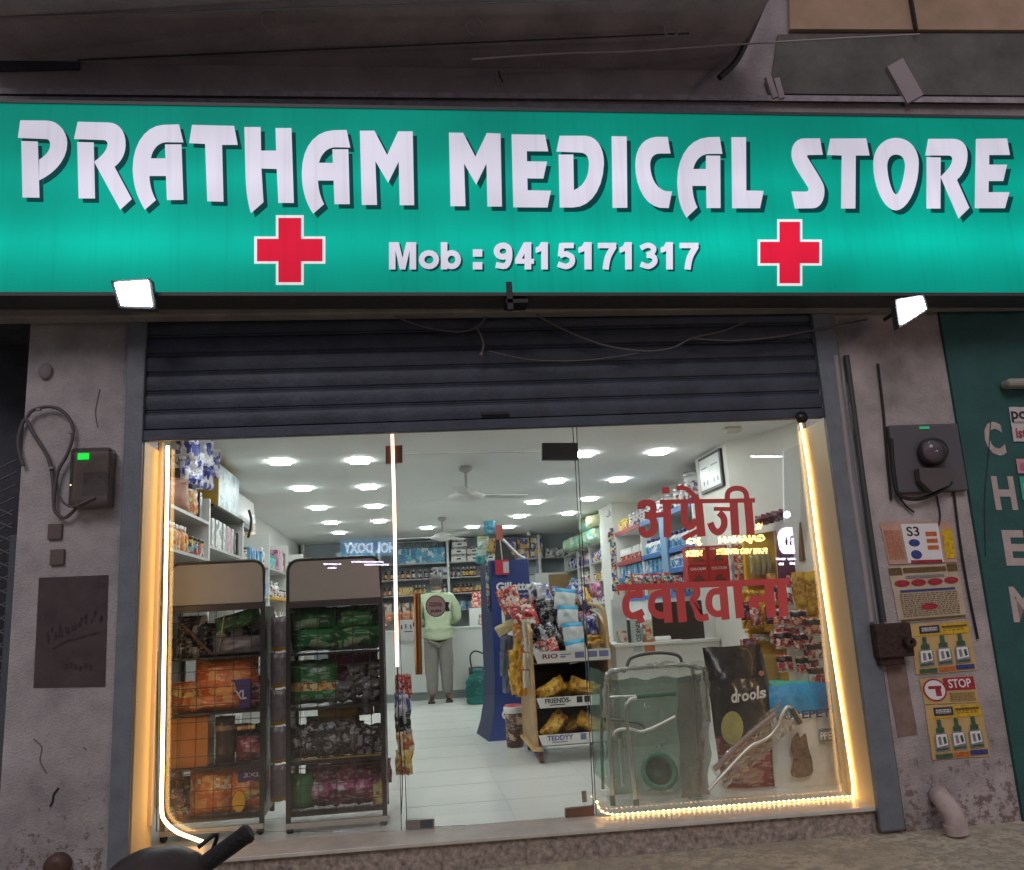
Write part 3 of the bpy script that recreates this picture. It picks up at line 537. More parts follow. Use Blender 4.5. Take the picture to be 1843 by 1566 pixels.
cable([(1715, 870), (1722, 930), (1730, 990), (1742, 1060), (1760, 1150)], -.015, .007, 'dark cable falling along the edge of the green wall', black_m)
cable([(1686, 892), (1692, 925), (1690, 945)], -.012, .005, 'short wire tail between the right meter and posters', black_m)
# ------------------------------------------------------------------ posters on the right pillar
paper_y = mat('yellow_paper', (.60, .42, .17), .8, var=.2, vscale=6); paper_c = mat('cream_paper', (.55, .46, .33), .8, var=.2, vscale=6)
paper_w = mat('white_paper', (.62, .58, .60), .8, var=.1); paper_p = mat('peach_paper', (.58, .36, .28), .8, var=.25, vscale=7)
ink_r = mat('red_ink', (.40, .03, .05), .85, var=.45, vscale=45); ink_o = mat('orange_ink', (.60, .16, .04), .85, var=.45, vscale=45); ink_g = mat('green_ink', (.06, .13, .08), .85, var=.45, vscale=45); ink_b = mat('blue_ink', (.05, .07, .28), .85, var=.45, vscale=45)
ink_br = mat('brown_ink', (.16, .10, .04), .85, var=.45, vscale=45); ink_y = mat('yellow_ink', (.70, .45, .02), .85, var=.45, vscale=45); ink_gr = mat('grey_ink', (.25, .25, .27), .85, var=.45, vscale=45)
INKS = [black_ink, white_ink, ink_r, ink_o, ink_g, ink_b, ink_br, ink_y, ink_gr]
def poster(name, label, quad, paper, marks, Y=-.004, cat='poster'):
    """quad: TL,TR,BR,BL in px; marks: (kind,u0,v0,u1,v1,ink[,text]) with v down"""
    q = [P(x, y, Y) for x, y in quad]
    def uv(u, v, off): a = q[0].lerp(q[1], u); b = q[3].lerp(q[2], u); return a.lerp(b, v) + V((0, -off, 0))
    base = q[3].lerp(q[2], .5); t = TH(name, label, cat, base, None)
    n = 10; mb = MB(); vs = []
    for j in range(n + 1):
        for i in range(n + 1): vs.append(uv(i / n + (.012 * noise.noise(V((j * 1.7, quad[0][1], 1))) if i in (0, n) else 0), j / n + (.02 * noise.noise(V((i * 1.7, quad[0][1], 2))) if j in (0, n) else 0), .0022 * (1 + noise.noise(V((i * .9 + quad[0][0], j * .9, 3))))))
    mb.add(vs, [(j * (n + 1) + i, j * (n + 1) + i + 1, (j + 1) * (n + 1) + i + 1, (j + 1) * (n + 1) + i) for j in range(n) for i in range(n)], 0, True); mb.build('sheet', paper, t)
    mb = MB(); off = .0048
    for mk in marks:
        off += .0002; kd, u0, v0, u1, v1, ik = mk[:6]
        if kd == 'r': mb.add([uv(u0, v0, off), uv(u1, v0, off), uv(u1, v1, off), uv(u0, v1, off)], [(0, 1, 2, 3)], ik)
        elif kd == 'e': mb.add([uv((u0 + u1) / 2 + (u1 - u0) / 2 * math.cos(a), (v0 + v1) / 2 + (v1 - v0) / 2 * math.sin(a), off) for a in [2 * math.pi * i / 20 for i in range(20)]], [tuple(range(20))], ik)
        elif kd == 't': put_text(mb, mk[6], uv(u0, v1, off), uv(u1, v1, off), uv(u0, v0, off), ik, .02)
        elif kd == 'l':  # lines of small print
            rr = random.Random(int(u0 * 100 + v0 * 1000)); v = v0
            while v < v1:
                u = u0
                while u < u1: w = rr.uniform(.02, .07); mb.add([uv(u, v, off), uv(min(u + w, u1), v, off), uv(min(u + w, u1), v + .013, off), uv(u, v + .013, off)], [(0, 1, 2, 3)], ik); u += w + .015
                v += .035
        elif kd == 'b':  # a printed bottle
            uc = (u0 + u1) / 2; w = (u1 - u0) / 2; h = v1 - v0
            mb.add([uv(uc + x * w, v0 + y * h, off) for x, y in ((-.28, 0), (.30, .01), (.32, .24), (.62, .27), (.60, .42), (-.60, .42), (-.58, .27), (-.30, .24))], [tuple(range(8))], 4)
            off += .0002; mb.add([uv(uc + x * w, v0 + y * h, off) for x, y in ((-.7, .42), (.7, .42), (1, .52), (1, .98), (-1, 1), (-1, .52))], [tuple(range(6))], 8)
            off += .0002; mb.add([uv(uc + x * w, v0 + y * h, off) for x, y in ((-.75, .47), (.8, .46), (.85, .80), (-.8, .86))], [(0, 1, 2, 3)], 1)
            off += .0002; mb.add([uv(uc + x * w, v0 + y * h, off) for x, y in ((-.5, .55), (-.1, .53), (.0, .78), (-.45, .80))], [(0, 1, 2, 3)], 8); mb.add([uv(uc + x * w, v0 + y * h, off) for x, y in ((.2, .56), (.6, .54), (.7, .74), (.3, .78))], [(0, 1, 2, 3)], 4)
            mb.add([uv(uc + x * w, v0 + y * h, off) for x, y in ((-.9, .90), (.9, .88), (.9, .95), (-.9, .97))], [(0, 1, 2, 3)], 4)
    mb.build('print', INKS, t); return t
poster('paper_poster', 'torn peach and white handbill at the top of the right pillar', [(1583, 940), (1712, 938), (1722, 1012), (1600, 1016)], paper_p,
       [('r', .28, .05, .80, .98, 1), ('r', .84, .2, .99, .9, 7), ('t', .34, .12, .52, .35, 0, 'S3'), ('e', .34, .42, .50, .60, 5), ('e', .34, .68, .50, .90, 5), ('r', .60, .25, .76, .36, 3), ('r', .60, .42, .76, .52, 3), ('r', .60, .58, .76, .68, 3), ('r', .32, .92, .78, .99, 2), ('l', .02, .2, .25, .9, 3)])
poster('paper_poster', 'cream handbill full of small print below the torn one', [(1598, 1020), (1722, 1014), (1740, 1112), (1618, 1122)], paper_c,
       [('r', .0, .03, .18, .16, 6), ('r', .84, .0, .99, .14, 6), ('r', .2, .04, .82, .13, 6), ('r', .22, .18, .78, .23, 8), ('e', .04, .25, .26, .37, 2), ('e', .28, .25, .5, .37, 2), ('e', .52, .25, .74, .37, 2), ('e', .76, .24, .97, .36, 2), ('r', .1, .43, .9, .47, 5), ('l', .08, .5, .92, .9, 6), ('e', .36, .69, .60, .80, 2), ('r', .02, .94, .98, .98, 6)])
BOT = [('r', .14, .05, .48, .20, 0), ('r', .17, .08, .45, .17, 8), ('l', .18, .09, .44, .16, 1), ('r', .50, .04, .98, .24, 7), ('l', .54, .13, .92, .2, 6), ('r', .06, .22, .96, .25, 7), ('t', .19, .08, .45, .16, 1, 'TONIC'), ('r', .52, .08, .95, .12, 6), ('b', .08, .27, .32, .86), ('b', .38, .26, .62, .85), ('b', .68, .25, .92, .84), ('r', .06, .9, .35, .98, 4), ('r', .38, .89, .64, .97, 3), ('r', .66, .87, .96, .96, 5)]
BOT = [m_ if len(m_) > 5 else m_ + (4,) for m_ in BOT if m_[0] != 't']
poster('paper_poster', 'yellow poster of three bottles above the red stop poster', [(1638, 1124), (1742, 1116), (1758, 1206), (1648, 1214)], paper_y, BOT)
poster('paper_poster', 'yellow handbill headed STOP in white on red', [(1654, 1222), (1752, 1216), (1762, 1264), (1664, 1268)], paper_y,
       [('r', .42, .02, .98, .5, 2), ('t', .50, .08, .92, .42, 1, 'STOP'), ('e', .02, .02, .45, .9, 2), ('e', .05, .08, .42, .84, 1), ('r', .12, .3, .36, .42, 2), ('r', .24, .4, .34, .7, 2), ('l', .48, .6, .95, .95, 6)])
poster('paper_poster', 'lower yellow poster of three bottles near the pillar foot', [(1664, 1270), (1764, 1264), (1782, 1360), (1678, 1368)], paper_y, BOT)
# ------------------------------------------------------------------ green wall with painted letters, notices
gw = TH('painted_wall', 'dark green side wall with tall white painted capitals', 'wall', (3.6, 0, -.15))
gm = mat('green_wall', (.025, .105, .10), .7, var=.25, vscale=4, bump=.2, bscale=30)
MB().box((3.302, -.02, -.15), (7, .3, 3.3)).build('wall', gm, gw)
cream_ink = mat('cream_letter', (.50, .43, .41), .8, var=.15, vscale=14)
for ch, bl, br, tl in (('C', (1779, 820), (1813, 820), (1766, 759)), ('H', (1793, 918), (1833, 918), (1783, 857)), ('E', (1812, 1018), (1851, 1018), (1802, 954)), ('M', (1825, 1120), (1870, 1120), (1815, 1056))):
    mb = MB(); put_text(mb, ch, P(*bl, -.023), P(*br, -.023), P(*tl, -.023), 0, .035); mb.build('letter', cream_ink, gw)
mb = MB(); mb.tube(smooth([P(1783, 757, -.025), P(1779, 820, -.025), P(1772, 900, -.025), P(1774, 1000, -.025)]), .0025, 5); mb.build('wall_crack', black_ink, gw)
poster('notice', 'white notice with black and red print at the far right edge', [(1815, 733), (1880, 733), (1880, 795), (1824, 795)], paper_w, [('t', .03, .12, .5, .45, 0, 'po'), ('l', .08, .42, .9, .48, 0), ('t', .1, .6, .75, .9, 2, 'ist &')], -.026, 'notice')
poster('notice', 'pink notice under the white one at the far right edge', [(1828, 826), (1880, 826), (1880, 852), (1832, 852)], mat('pink_paper', (.62, .30, .38), .8), [('l', .1, .3, .9, .8, 2)], -.026, 'notice')
poster('notice', 'bright green notice at the far right edge', [(1834, 858), (1880, 858), (1880, 900), (1840, 900)], mat('green_paper', (.05, .42, .30), .8), [('l', .1, .3, .9, .8, 1)], -.026, 'notice')
mb = MB(); mb.box(P(1815, 680, -.12), P(1890, 700, -.03)); mb.world('awning_end', mat('pale_awning', (.33, .32, .29), .7), 'pale awning end above the green wall at the right edge', 'awning', bevel=.02)
pp = TH('drain_pipe', 'white plastic drain elbow jutting from the foot of the right pillar', 'pipe', P(1715, 1495, -.1))
pvc = mat('dirty_pvc', (.55, .46, .44), .6, var=.25, vscale=14)
mb = MB(); mb.tube(smooth([P(1690, 1432, .03), P(1692, 1434, -.06), P(1702, 1446, -.14), P(1716, 1468, -.17), P(1722, 1490, -.17)], 4), .052, 16); mb.build('elbow', pvc, pp)
MB().tube([P(1719, 1482, -.17), P(1724, 1500, -.17)], .06, 16).build('collar', pvc, pp)
mb = MB(); mb.box((.1, -1.3, -.15), (.62, -.42, -.14)); mb.world('door_mat', mat('green_mat', (.02, .10, .05), .9, bump=.5, bscale=300), 'green door mat at the bottom edge on the pavement', 'mat')
# ------------------------------------------------------------------ room shell
FY = 9.6
shell = TH('shop_room', 'white walled medical shop interior', 'room', (.5, 5, 0)) if False else None
def struct(name, mb, m): o = mb.build(name, m); return tag(o, kind='structure')
mb = MB(); mb.box((-1.8, .3, -.14), (3.4, FY, 0.0)); struct('shop_floor', mb, mat('floor_tile', (.72, .74, .71), .25, var=.03, vscale=2))
mb = MB()
for x in (-.66, -.06, .54, 1.14, 1.74, 2.34): mb.box((x - .0015, .3, .0), (x + .0015, FY, .0012))
for i in range(15): mb.box((-1.8, .9 + i * .6 - .0015, .0), (3.4, .9 + i * .6 + .0015, .0011))
struct('floor_joints', mb, mat('grout', (.42, .43, .41), .8))
mb = MB(); mb.box((-1.8, .05, 2.4), (3.4, FY, 2.5)); struct('ceiling', mb, ceil_m)
mb = MB(); mb.box((-1.95, .32, -.1), (-1.78, FY, 2.4)); struct('wall_left', mb, white_wall)
mb = MB(); mb.box((2.86, 1.95, -.1), (3.0, FY, 2.4)); struct('wall_right', mb, cream_wall)
mb = MB(); mb.prism([(2.60, 1.93, -.1), (2.9, 1.22, -.1), (3.05, 1.22, -.1), (3.05, 2.7, -.1), (2.60, 2.7, -.1)], (0, 0, 2.5)); struct('wall_corner', mb, cream_wall)
mb = MB(); mb.box((2.9, .3, -.1), (3.05, 1.2, 2.4)); struct('wall_side', mb, cream_wall)
mb = MB(); mb.box((2.49, 5.6, 0), (2.86, 6.35, 2.4)); struct('wall_column', mb, white_wall)
mb = MB(); mb.box((-1.95, FY, -.1), (3.4, FY + .1, 2.5)); struct('wall_back', mb, mat('back_wall', (.45, .50, .54), .7))
mb = MB(); mb.prism([P(1410, 812, 1.21), P(1441, 800, 1.21), P(1441, 940, 1.21), P(1412, 940, 1.21)], (0, .02, 0)); mb.world('grey_panel', mat('grey_door', (.75, .77, .78), .5), 'plain grey door panel at the right end of the cream wall', 'panel')
# ceiling lights
lamp_m = mat('downlight_led', (1, 1, 1), .4, emit=50, ecol=(0.96, 1.0, 0.99))
dl = TH('downlight', 'rectangular recessed ceiling downlight, one of the white rows', 'downlight', (0, 0, 2.4), 'recessed downlights in rows on the ceiling')
mb = MB(); hw, hd = .078, .10
mb.prism([(-hw, -hd * .5, 2.396), (-hw * .8, -hd, 2.396), (hw * .8, -hd, 2.396), (hw, -hd * .5, 2.396), (hw, hd * .5, 2.396), (hw * .8, hd, 2.396), (-hw * .8, hd, 2.396), (-hw, hd * .5, 2.396)], (0, 0, -.010)); mb.build('diffuser', lamp_m, dl)
mb = MB(); mb.box((-hw - .004, -hd - .004, 2.3975), (hw + .004, hd + .004, 2.402)); mb.build('trim', white_m, dl)
first = True
for x, ys in ((-1.0, (.72, 2.1, 3.5, 4.94, 6.45, 7.75)), (-.385, (.76, 2.16, 3.56, 5.0, 6.5)), (1.47, (.80, 2.2, 3.63, 5.2, 6.6, 7.95)), (2.12, (.80, 2.2, 3.67, 5.1, 6.5)), (.25, (7.6,)), (.92, (7.75,))):
    for y in ys:
        o = dl if first else copy_tree(dl); first = False; o.location = (x, y, 2.4)
# ceiling fans
fan = TH('ceiling_fan', 'white ceiling fan near the door with three blades', 'fan', (.5, 2.64, 2.4), 'white ceiling fans')
mb = MB(); mb.lathe([(.05, 0), (.06, -.03), (.03, -.05), (.012, -.06), (.012, -.2), (.03, -.21)], (.5, 2.64, 2.4), 18); mb.build('rod', mat('fan_grey', (.42, .43, .42), .4), fan)
mb = MB(); mb.lathe([(.03, -.2), (.09, -.21), (.11, -.235), (.155, -.25), (.16, -.275), (.11, -.29), (.04, -.31), (.001, -.312)], (.5, 2.64, 2.4), 24); mb.build('motor', white_m, fan)
for i in range(3):
    a = rad(20 + 120 * i); M = Matrix.Rotation(a, 3, 'Z'); mb = MB(); o_ = V((.5, 2.64, 2.4))
    pts = [(.11, -.035), (.22, -.055), (.56, -.065), (.60, 0), (.56, .05), (.22, .05), (.11, .03)]
    mb.prism([o_ + M @ V((x, y, -.255 - y * .12)) for x, y in pts], (0, 0, -.006)); mb.build('blade', mat('fan_blade', (.72, .73, .72), .4), fan)
f2 = copy_tree(fan); f2.location = (.42, 6.4, 2.4); f2['label'] = 'white ceiling fan over the back counter area'; f2.rotation_euler.z = rad(40)
# cctv domes
for x, y, z, lb in ((2.44, 5.62, 2.26, 'small dark camera at the top of the white column'), (1.9, 8.9, 2.36, 'tiny dome camera at the back of the ceiling')):
    mb = MB(); mb.lathe([(.03, .05), (.035, 0), (.025, -.025), (.001, -.035)], (x, y, z), 12, mis=[0, 0, 1]); mb.world('security_camera', [white_m, black_m], lb, 'camera')
mb = MB(); c = PZ(1318, 774, 2.38); mb.box(c + V((-.06, -.04, -.02)), c + V((.06, .04, .019))); mb.world('ceiling_box', mat('beige_plastic', (.55, .53, .45), .5), 'small beige box on the ceiling above the certificate', 'junction box', bevel=.012)

# ------------------------------------------------------------------ glass front
GY = .28
gl = glassmat('clear_glass'); gl_d = glassmat('dusty_glass', dust=.22, dustcol=(.46, .42, .33), low=True); gl_l = glassmat('dusty_left_glass', dust=.16, dustcol=(.5, .42, .33), low=True)
edge = mat('glass_edge', (.03, .06, .055), .15)
def pane(name, label, q, m, cat, nm='shop_window'):
    ps = [P(x, y, GY) for x, y in q]; c = sum(ps, V()) / 4; base = V((c.x, GY, min(p.z for p in ps)))
    t = TH(nm, label, cat, base); MB().prism(ps, (0, .010, 0)).build('glass', m, t)
    for i in (1, 3):
        mb = MB(); a, b = ps[i], ps[(i + 1) % 4]; s_ = .0035 if i == 1 else -.0035; mb.hexa([a + V((0, -.001, 0)), a + V((s_, -.001, 0)), a + V((s_, .011, 0)), a + V((0, .011, 0))], [b + V((0, -.001, 0)), b + V((s_, -.001, 0)), b + V((s_, .011, 0)), b + V((0, .011, 0))])
        mb.build('glass_edge', edge, t)
    return t
pane('l', 'fixed glass pane in front of the two display racks', [(286, 770), (706, 770), (722, 1497), (282, 1497)], gl_l, 'window')
dr = pane('d', 'frameless glass door with a long brass handle', [(709, 818), (1034, 812), (1069, 1474), (733, 1491)], gl, 'glass door', 'glass_door')
pane('t', 'narrow glass transom above the glass door', [(708, 765), (1030, 760), (1033, 809), (709, 815)], gl, 'window')
pane('r', 'fixed glass pane with red lettering right of the door', [(1037, 745), (1446, 740), (1538, 1444), (1074, 1474)], gl_d, 'window')
brass = mat('brass', (.36, .20, .08), .3, metal=1.0)
mb = MB(); mb.tube([P(751, 1068, GY - .055), P(754, 1214, GY - .055)], .019, 12); h_ = mb.build('handle', brass, dr)
for y in (1085, 1195): MB().tube([P(752, y, GY - .055), P(752, y, GY + .004)], .008, 8).build('standoff', brass, h_)
patch = mat('patch_steel', (.14, .15, .17), .35, metal=.7); patchb = mat('patch_bronze', (.20, .12, .09), .4, metal=.5); patchs = mat('patch_satin', (.36, .34, .31), .35, metal=.8)
for q, m_ in ((((976, 797), (1040, 797), (1040, 828), (976, 828)), patch), (((694, 803), (724, 801), (724, 832), (694, 834)), patchb), (((730, 1477), (782, 1474), (782, 1490), (730, 1493)), patchs), (((1018, 1456), (1070, 1451), (1070, 1471), (1018, 1476)), patchb)):
    MB().prism([P(x, y, GY - .012) for x, y in q], (0, .034, 0)).build('patch_fitting', m_, dr, bevel=.003)
mb = MB(); mb.box(P(756, 1477, GY - .014), P(779, 1489, GY - .012)); mb.build('floor_lock', patch, dr)
mb = MB(); mb.box(P(1047, 1424, GY - .013), P(1056, 1443, GY - .002)); mb.world('lock_keeper', patchs, 'small steel keeper plate low on the glass by the door', 'plate')
# round sticker on the door
sk = TH('door_sticker', 'round brown sticker on the glass door at back height', 'sticker', P(783, 1120, GY - .004))
cs_ = [P(784.5 + 18.5 * math.cos(a), 1091 + 19.5 * math.sin(a), GY - .002) for a in [2 * math.pi * i / 28 for i in range(28)]]
c_ = P(784.5, 1091, GY - .002)
MB().prism(cs_, (0, .0008, 0)).build('rim', black_ink, sk); MB().prism([c_ + (p - c_) * .92 + V((0, -.0006, 0)) for p in cs_], (0, .0004, 0)).build('disc', mat('sticker_brown', (.36, .26, .25), .6), sk)
mb = MB(); put_text(mb, 'PUSH', P(776, 1103, GY - .004), P(794, 1101.5, GY - .004), P(775.5, 1098, GY - .004), 0, .04); mb.build('word', black_ink, sk)
mb = MB(); rk_ = random.Random(4)
for y in (1084.5, 1088.5):
    x0 = 773
    while x0 < 795: w_ = rk_.uniform(1.0, 2.6); o_ = rk_.uniform(-.5, .5); mb.add([P(x0, y + o_, GY - .004), P(x0 + w_, y + o_, GY - .004), P(x0 + w_, y + o_ + 3, GY - .004), P(x0, y + o_ + 3, GY - .004)], [(0, 1, 2, 3)]); x0 += w_ + .8
mb.build('print', mat('sticker_print', (.10, .05, .05), .6), sk)
mb = MB(); mb.prism([P(x, y, GY - .001) for x, y in ((802, 1083), (809, 1084), (807, 1091), (810, 1100), (802, 1101))], (0, .0008, 0)); mb.build('ribbon', black_ink, sk)
# red devanagari lettering, glued to the outside of the glass
K7 = 1 / 5.12
def DV(name, label, strokes):
    t = None; mb = MB(); off = .002
    for st_ in strokes:
        pts, w = st_; off += .00025
        L, R = stroke(smooth(pts, 4) if len(pts) > 2 else pts, w)
        mb.prism([P(1080 + p.x * K7, 850 + p.y * K7, GY - off) for p in L + R[::-1]], (0, .0002, 0))
    return mb.world(name, red_vinyl, label, 'lettering')
DV('window_lettering', 'upper line of red Devanagari lettering on the glass', [
    ([(550, 273), (1428, 259)], 40), ([(376, 340), (380, 295), (425, 282), (480, 292), (492, 345), (470, 385), (415, 400)], 62), ([(415, 398), (475, 412), (496, 470), (490, 540), (440, 572), (395, 556), (385, 505)], 66),
    ([(480, 398), (600, 390)], 50), ([(615, 270), (622, 600)], 74), ([(570, 170), (642, 165)], 58),
    ([(778, 280), (778, 420), (790, 470), (830, 500), (890, 440)], 66), ([(905, 262), (935, 592)], 76), ([(765, 612), (905, 540)], 48), ([(705, 148), (790, 150), (905, 255)], 46),
    ([(1048, 338), (1200, 340)], 38), ([(1095, 372), (1138, 420), (1140, 500), (1095, 552), (1045, 530), (1015, 465)], 62), ([(1230, 262), (1248, 578)], 76), ([(1362, 258), (1388, 578)], 76),
    ([(1172, 262), (1180, 185), (1235, 150), (1305, 155), (1345, 195), (1352, 262)], 48)])
DV('window_lettering', 'lower line of red Devanagari lettering on the glass', [
    ([(155, 1066), (1740, 1004)], 58), ([(352, 1060), (358, 1135)], 72), ([(395, 1128), (290, 1130), (240, 1180), (245, 1280), (300, 1325), (400, 1285)], 66), ([(345, 1290), (385, 1388)], 64),
    ([(620, 1118), (520, 1122), (478, 1180), (480, 1270), (545, 1318), (620, 1310)], 64), ([(605, 1045), (632, 1385)], 76), ([(732, 1045), (762, 1380)], 80),
    ([(885, 1040), (892, 1125), (855, 1180), (890, 1260), (915, 1340), (1000, 1330)], 64),
    ([(1140, 1098), (1045, 1102), (1005, 1160), (1010, 1250), (1065, 1305), (1140, 1295)], 62), ([(1130, 1030), (1158, 1358)], 76), ([(1262, 1026), (1292, 1345)], 80),
    ([(1380, 1175), (1430, 1170), (1560, 1165)], 62), ([(1370, 1205), (1465, 1200)], 90), ([(1552, 1015), (1580, 1335)], 86), ([(1672, 1008), (1695, 1330)], 84)])
# jamb linings and light strips
jm = mat('cream_jamb', (.76, .63, .38), .5)
mb = MB(); mb.box((-1.425, .0, 0.0), (-1.40, GY + .06, 2.135)); mb.world('jamb_lining', jm, 'cream jamb board lit orange at the left of the glass', 'jamb')
mb = MB(); mb.box((2.462, .0, -.03), (2.485, GY + .06, 2.15)); mb.world('jamb_lining', jm, 'cream jamb board lit orange at the right of the glass', 'jamb')
mb = MB(); mb.box(P(286, 795, GY - .03), P(297, 795, GY + .02) + V((0, 0, -2.05))); mb.world('cable_trunking', mat('beige_trunking', (.58, .50, .42), .5), 'beige cable trunking beside the left light strip', 'trunking')
def strip(label, px, Y, m, r=.011):
    mb = MB(); mb.tube(smooth([P(x, y, Y) for x, y in px], 4), r, 8); return mb.world('led_strip', m, label, 'light strip')
strip('glowing light strip down the left jamb curling onto the step', [(302, 803), (299, 1000), (295, 1200), (292, 1380), (291, 1455), (297, 1478), (318, 1497), (345, 1508), (367, 1516)], GY - .05, warm_led, .0095)
strip('pinkish light strip hanging half way down beside the door', [(706, 782), (710, 930), (712, 1060), (715, 1200)], GY - .02, pink_led, .009)
cable([(715, 1200), (718, 1300), (724, 1400), (722, 1466)], GY - .02, .003, 'dark cable tail below the pinkish light strip', black_m)
mb = MB(); mb.tube(smooth([PX(x, y, 2.450) for x, y in ((1441, 762), (1455, 850), (1482, 1060), (1512, 1260), (1533, 1400), (1535, 1436))], 4), .0048, 8)
mb.world('led_strip', warm_led, 'glowing light strip down the right jamb', 'light strip')
bl = TH('led_strip', 'beaded light strip along the foot of the right pane', 'light strip', P(1300, 1458, .22))
path = smooth([P(x, y, .22) for x, y in ((1074, 1444), (1082, 1460), (1110, 1467), (1160, 1466), (1230, 1461), (1300, 1455), (1400, 1448), (1470, 1444), (1535, 1438))], 10)
for p in path: p.z = max(p.z, .022 - .028 * (p.x + 1.42) / 3.89 + .008); p.x = min(p.x, 2.452)
MB().tube(path, .005, 6).build('tube', mat('clear_tube', (.8, .6, .3), .3, emit=.7, ecol=(1, .55, .2)), bl)
mb = MB()
acc = 0.0; nb_ = 0
for p, q in zip(path[:-1], path[1:]):
    L_ = (q - p).length
    while acc < L_ and nb_ < 60:
        MB().sph(p.lerp(q, acc / L_) + V((0, -.006, .003)), .0058, 5, sc=(1.1, 1, .8)).build('bead', bead_led, bl); nb_ += 1; acc += .029
    acc -= L_
# ------------------------------------------------------------------ goods: mesh makers (origin at the base, front faces -y)
_mesh = {}
def make(key, mb, mats, bevel=0):
    if key in _mesh: return _mesh[key]
    o = mb.build(key, mats, None, V((0, 0, 0))); me = o.data; bpy.data.objects.remove(o); _mesh[key] = me; return me
def put(name, me, loc, label, cat, group=None, rz=0, s=1.0, rot=None):
    o = bpy.data.objects.new(name, me); COL.objects.link(o); o.location = loc; o.rotation_euler = rot or (0, 0, rz)
    o.scale = (s, s, s) if not isinstance(s, tuple) else s
    return tag(o, label, cat, group)
def m_carton(key, w, d, h, body, front, side=None, flap=None):
    mb = MB(); mb.box((-w / 2, -d / 2, 0), (w / 2, d / 2, h), 0)
    e = .0012
    mb.add([(-w / 2 + .003, -d / 2 - e, .004), (w / 2 - .003, -d / 2 - e, .004), (w / 2 - .003, -d / 2 - e, h - .004), (-w / 2 + .003, -d / 2 - e, h - .004)], [(0, 1, 2, 3)], 1)
    if side is not None:
        for sx in (-1, 1): mb.add([(sx * (w / 2 + e), -d / 2 + .003, .004), (sx * (w / 2 + e), d / 2 - .003, .004), (sx * (w / 2 + e), d / 2 - .003, h * .6), (sx * (w / 2 + e), -d / 2 + .003, h * .6)], [(0, 1, 2, 3)], 2)
    return make(key, mb, [body, front, side or body])
def m_bottle(key, r, h, glass, label, cap, neck=.38):
    mb = MB(); rn = r * neck; cr = rn * 1.15
    prof = [(r * .9, 0), (r, .01 * h / .12), (r, h * .12), (r * 1.01, h * .13), (r * 1.01, h * .55), (r, h * .56), (r, h * .64), (r * .8, h * .72), (rn, h * .78), (rn, h * .82), (cr, h * .825), (cr, h), (.001, h)]
    mis = [0, 0, 0, 1, 1, 0, 0, 0, 0, 2, 2, 2]
    mb.lathe(prof, n=12, mis=mis); return make(key, mb, [glass, label, cap])
def m_jar(key, r, h, body, label, lid):
    mb = MB(); prof = [(r * .95, 0), (r, .006), (r, h * .15), (r * 1.01, h * .16), (r * 1.01, h * .7), (r, h * .71), (r * .95, h * .84), (r * 1.0, h * .85), (r * 1.0, h), (.001, h)]
    mb.lathe(prof, n=14, mis=[0, 0, 0, 1, 1, 0, 2, 2, 2]); return make(key, mb, [body, label, lid])
def g_pouch(w, h, t, bands=(), seed=0, nu=8, nv=10, wr=.012, crimp=.06):
    """pillow pack standing in xz; returns MB; bands: (v0,v1,mi)"""
    mb = MB(); rs = seed * 7.3
    for side in (-1, 1):
        vs = []; 
        for j in range(nv + 1):
            for i in range(nu + 1):
                u = i / nu * 2 - 1; v = j / nv; vv = v * 2 - 1
                b = (max(0, 1 - abs(u) ** 3) ** .6) * (max(0, 1 - abs(vv) ** 4) ** .6)
                nz = noise.noise(V((u * 2.5 + rs, v * 4, side + rs))) * wr * 2 * b
                sq = 1 - .05 * b
                vs.append((u * w / 2 * sq + noise.noise(V((v * 3, rs, 1))) * wr * .5, side * (t / 2 * b + .001) + side * nz, v * h + noise.noise(V((u * 3, rs, 5))) * wr * .6))
        b0 = len(mb.v); mb.v += [V(x) for x in vs]
        for j in range(nv):
            vm = (j + .5) / nv; mi = 0
            for (a, c, m_) in bands:
                if a <= vm < c: mi = m_
            for i in range(nu):
                q = [b0 + j * (nu + 1) + i, b0 + j * (nu + 1) + i + 1, b0 + (j + 1) * (nu + 1) + i + 1, b0 + (j + 1) * (nu + 1) + i]
                mb.f.append(q if side < 0 else q[::-1]); mb.m.append(mi); mb.s.append(True)
    return mb
def m_pouch(key, w, h, t, mats, bands=(), seed=0, wr=.012): return make(key, g_pouch(w, h, t, bands, seed, wr=wr), mats)
def m_tray(key, w, d, h, body, goods):
    mb = MB(); mb.box((-w / 2, -d / 2, 0), (w / 2, d / 2, h), 0); mb.add([(-w * .14, -d / 2 - .001, h * .4), (w * .14, -d / 2 - .001, h * .4), (w * .14, -d / 2 - .001, h * .7), (-w * .14, -d / 2 - .001, h * .7)], [(0, 1, 2, 3)], 2)
    n = 5
    for i in range(n): x = -w / 2 + w * (i + .5) / n; mb.box((x - w * .08, -d * .42, h), (x + w * .08, d * .4, h + .035), 1)
    return make(key, mb, [body, goods, black_ink])
amber = mat('amber_bottle', (.09, .03, .012), .2); green_b = mat('green_bottle', (.03, .12, .06), .2); white_b = white_m
clear_p = glassmat('clear_plastic', (.80, .86, .86), dust=.35, dustcol=(.7, .74, .74), gr=.15)
lab_w = printed('label_white', [(.75, .74, .70), (.70, .68, .62), (.30, .05, .05), (.78, .77, .74), (.1, .12, .3)], (60, 60, 60)); lab_o = printed('label_orange', [(.62, .20, .04), (.65, .35, .05), (.7, .65, .5), (.55, .12, .03)], (50, 50, 50))
lab_y = printed('label_yellow', [(.68, .48, .06), (.7, .62, .3), (.4, .1, .05), (.66, .40, .05)], (50, 50, 50)); lab_bl = printed('label_blue', [(.05, .18, .45), (.12, .40, .62), (.7, .74, .78), (.06, .28, .55)], (24, 24, 22))
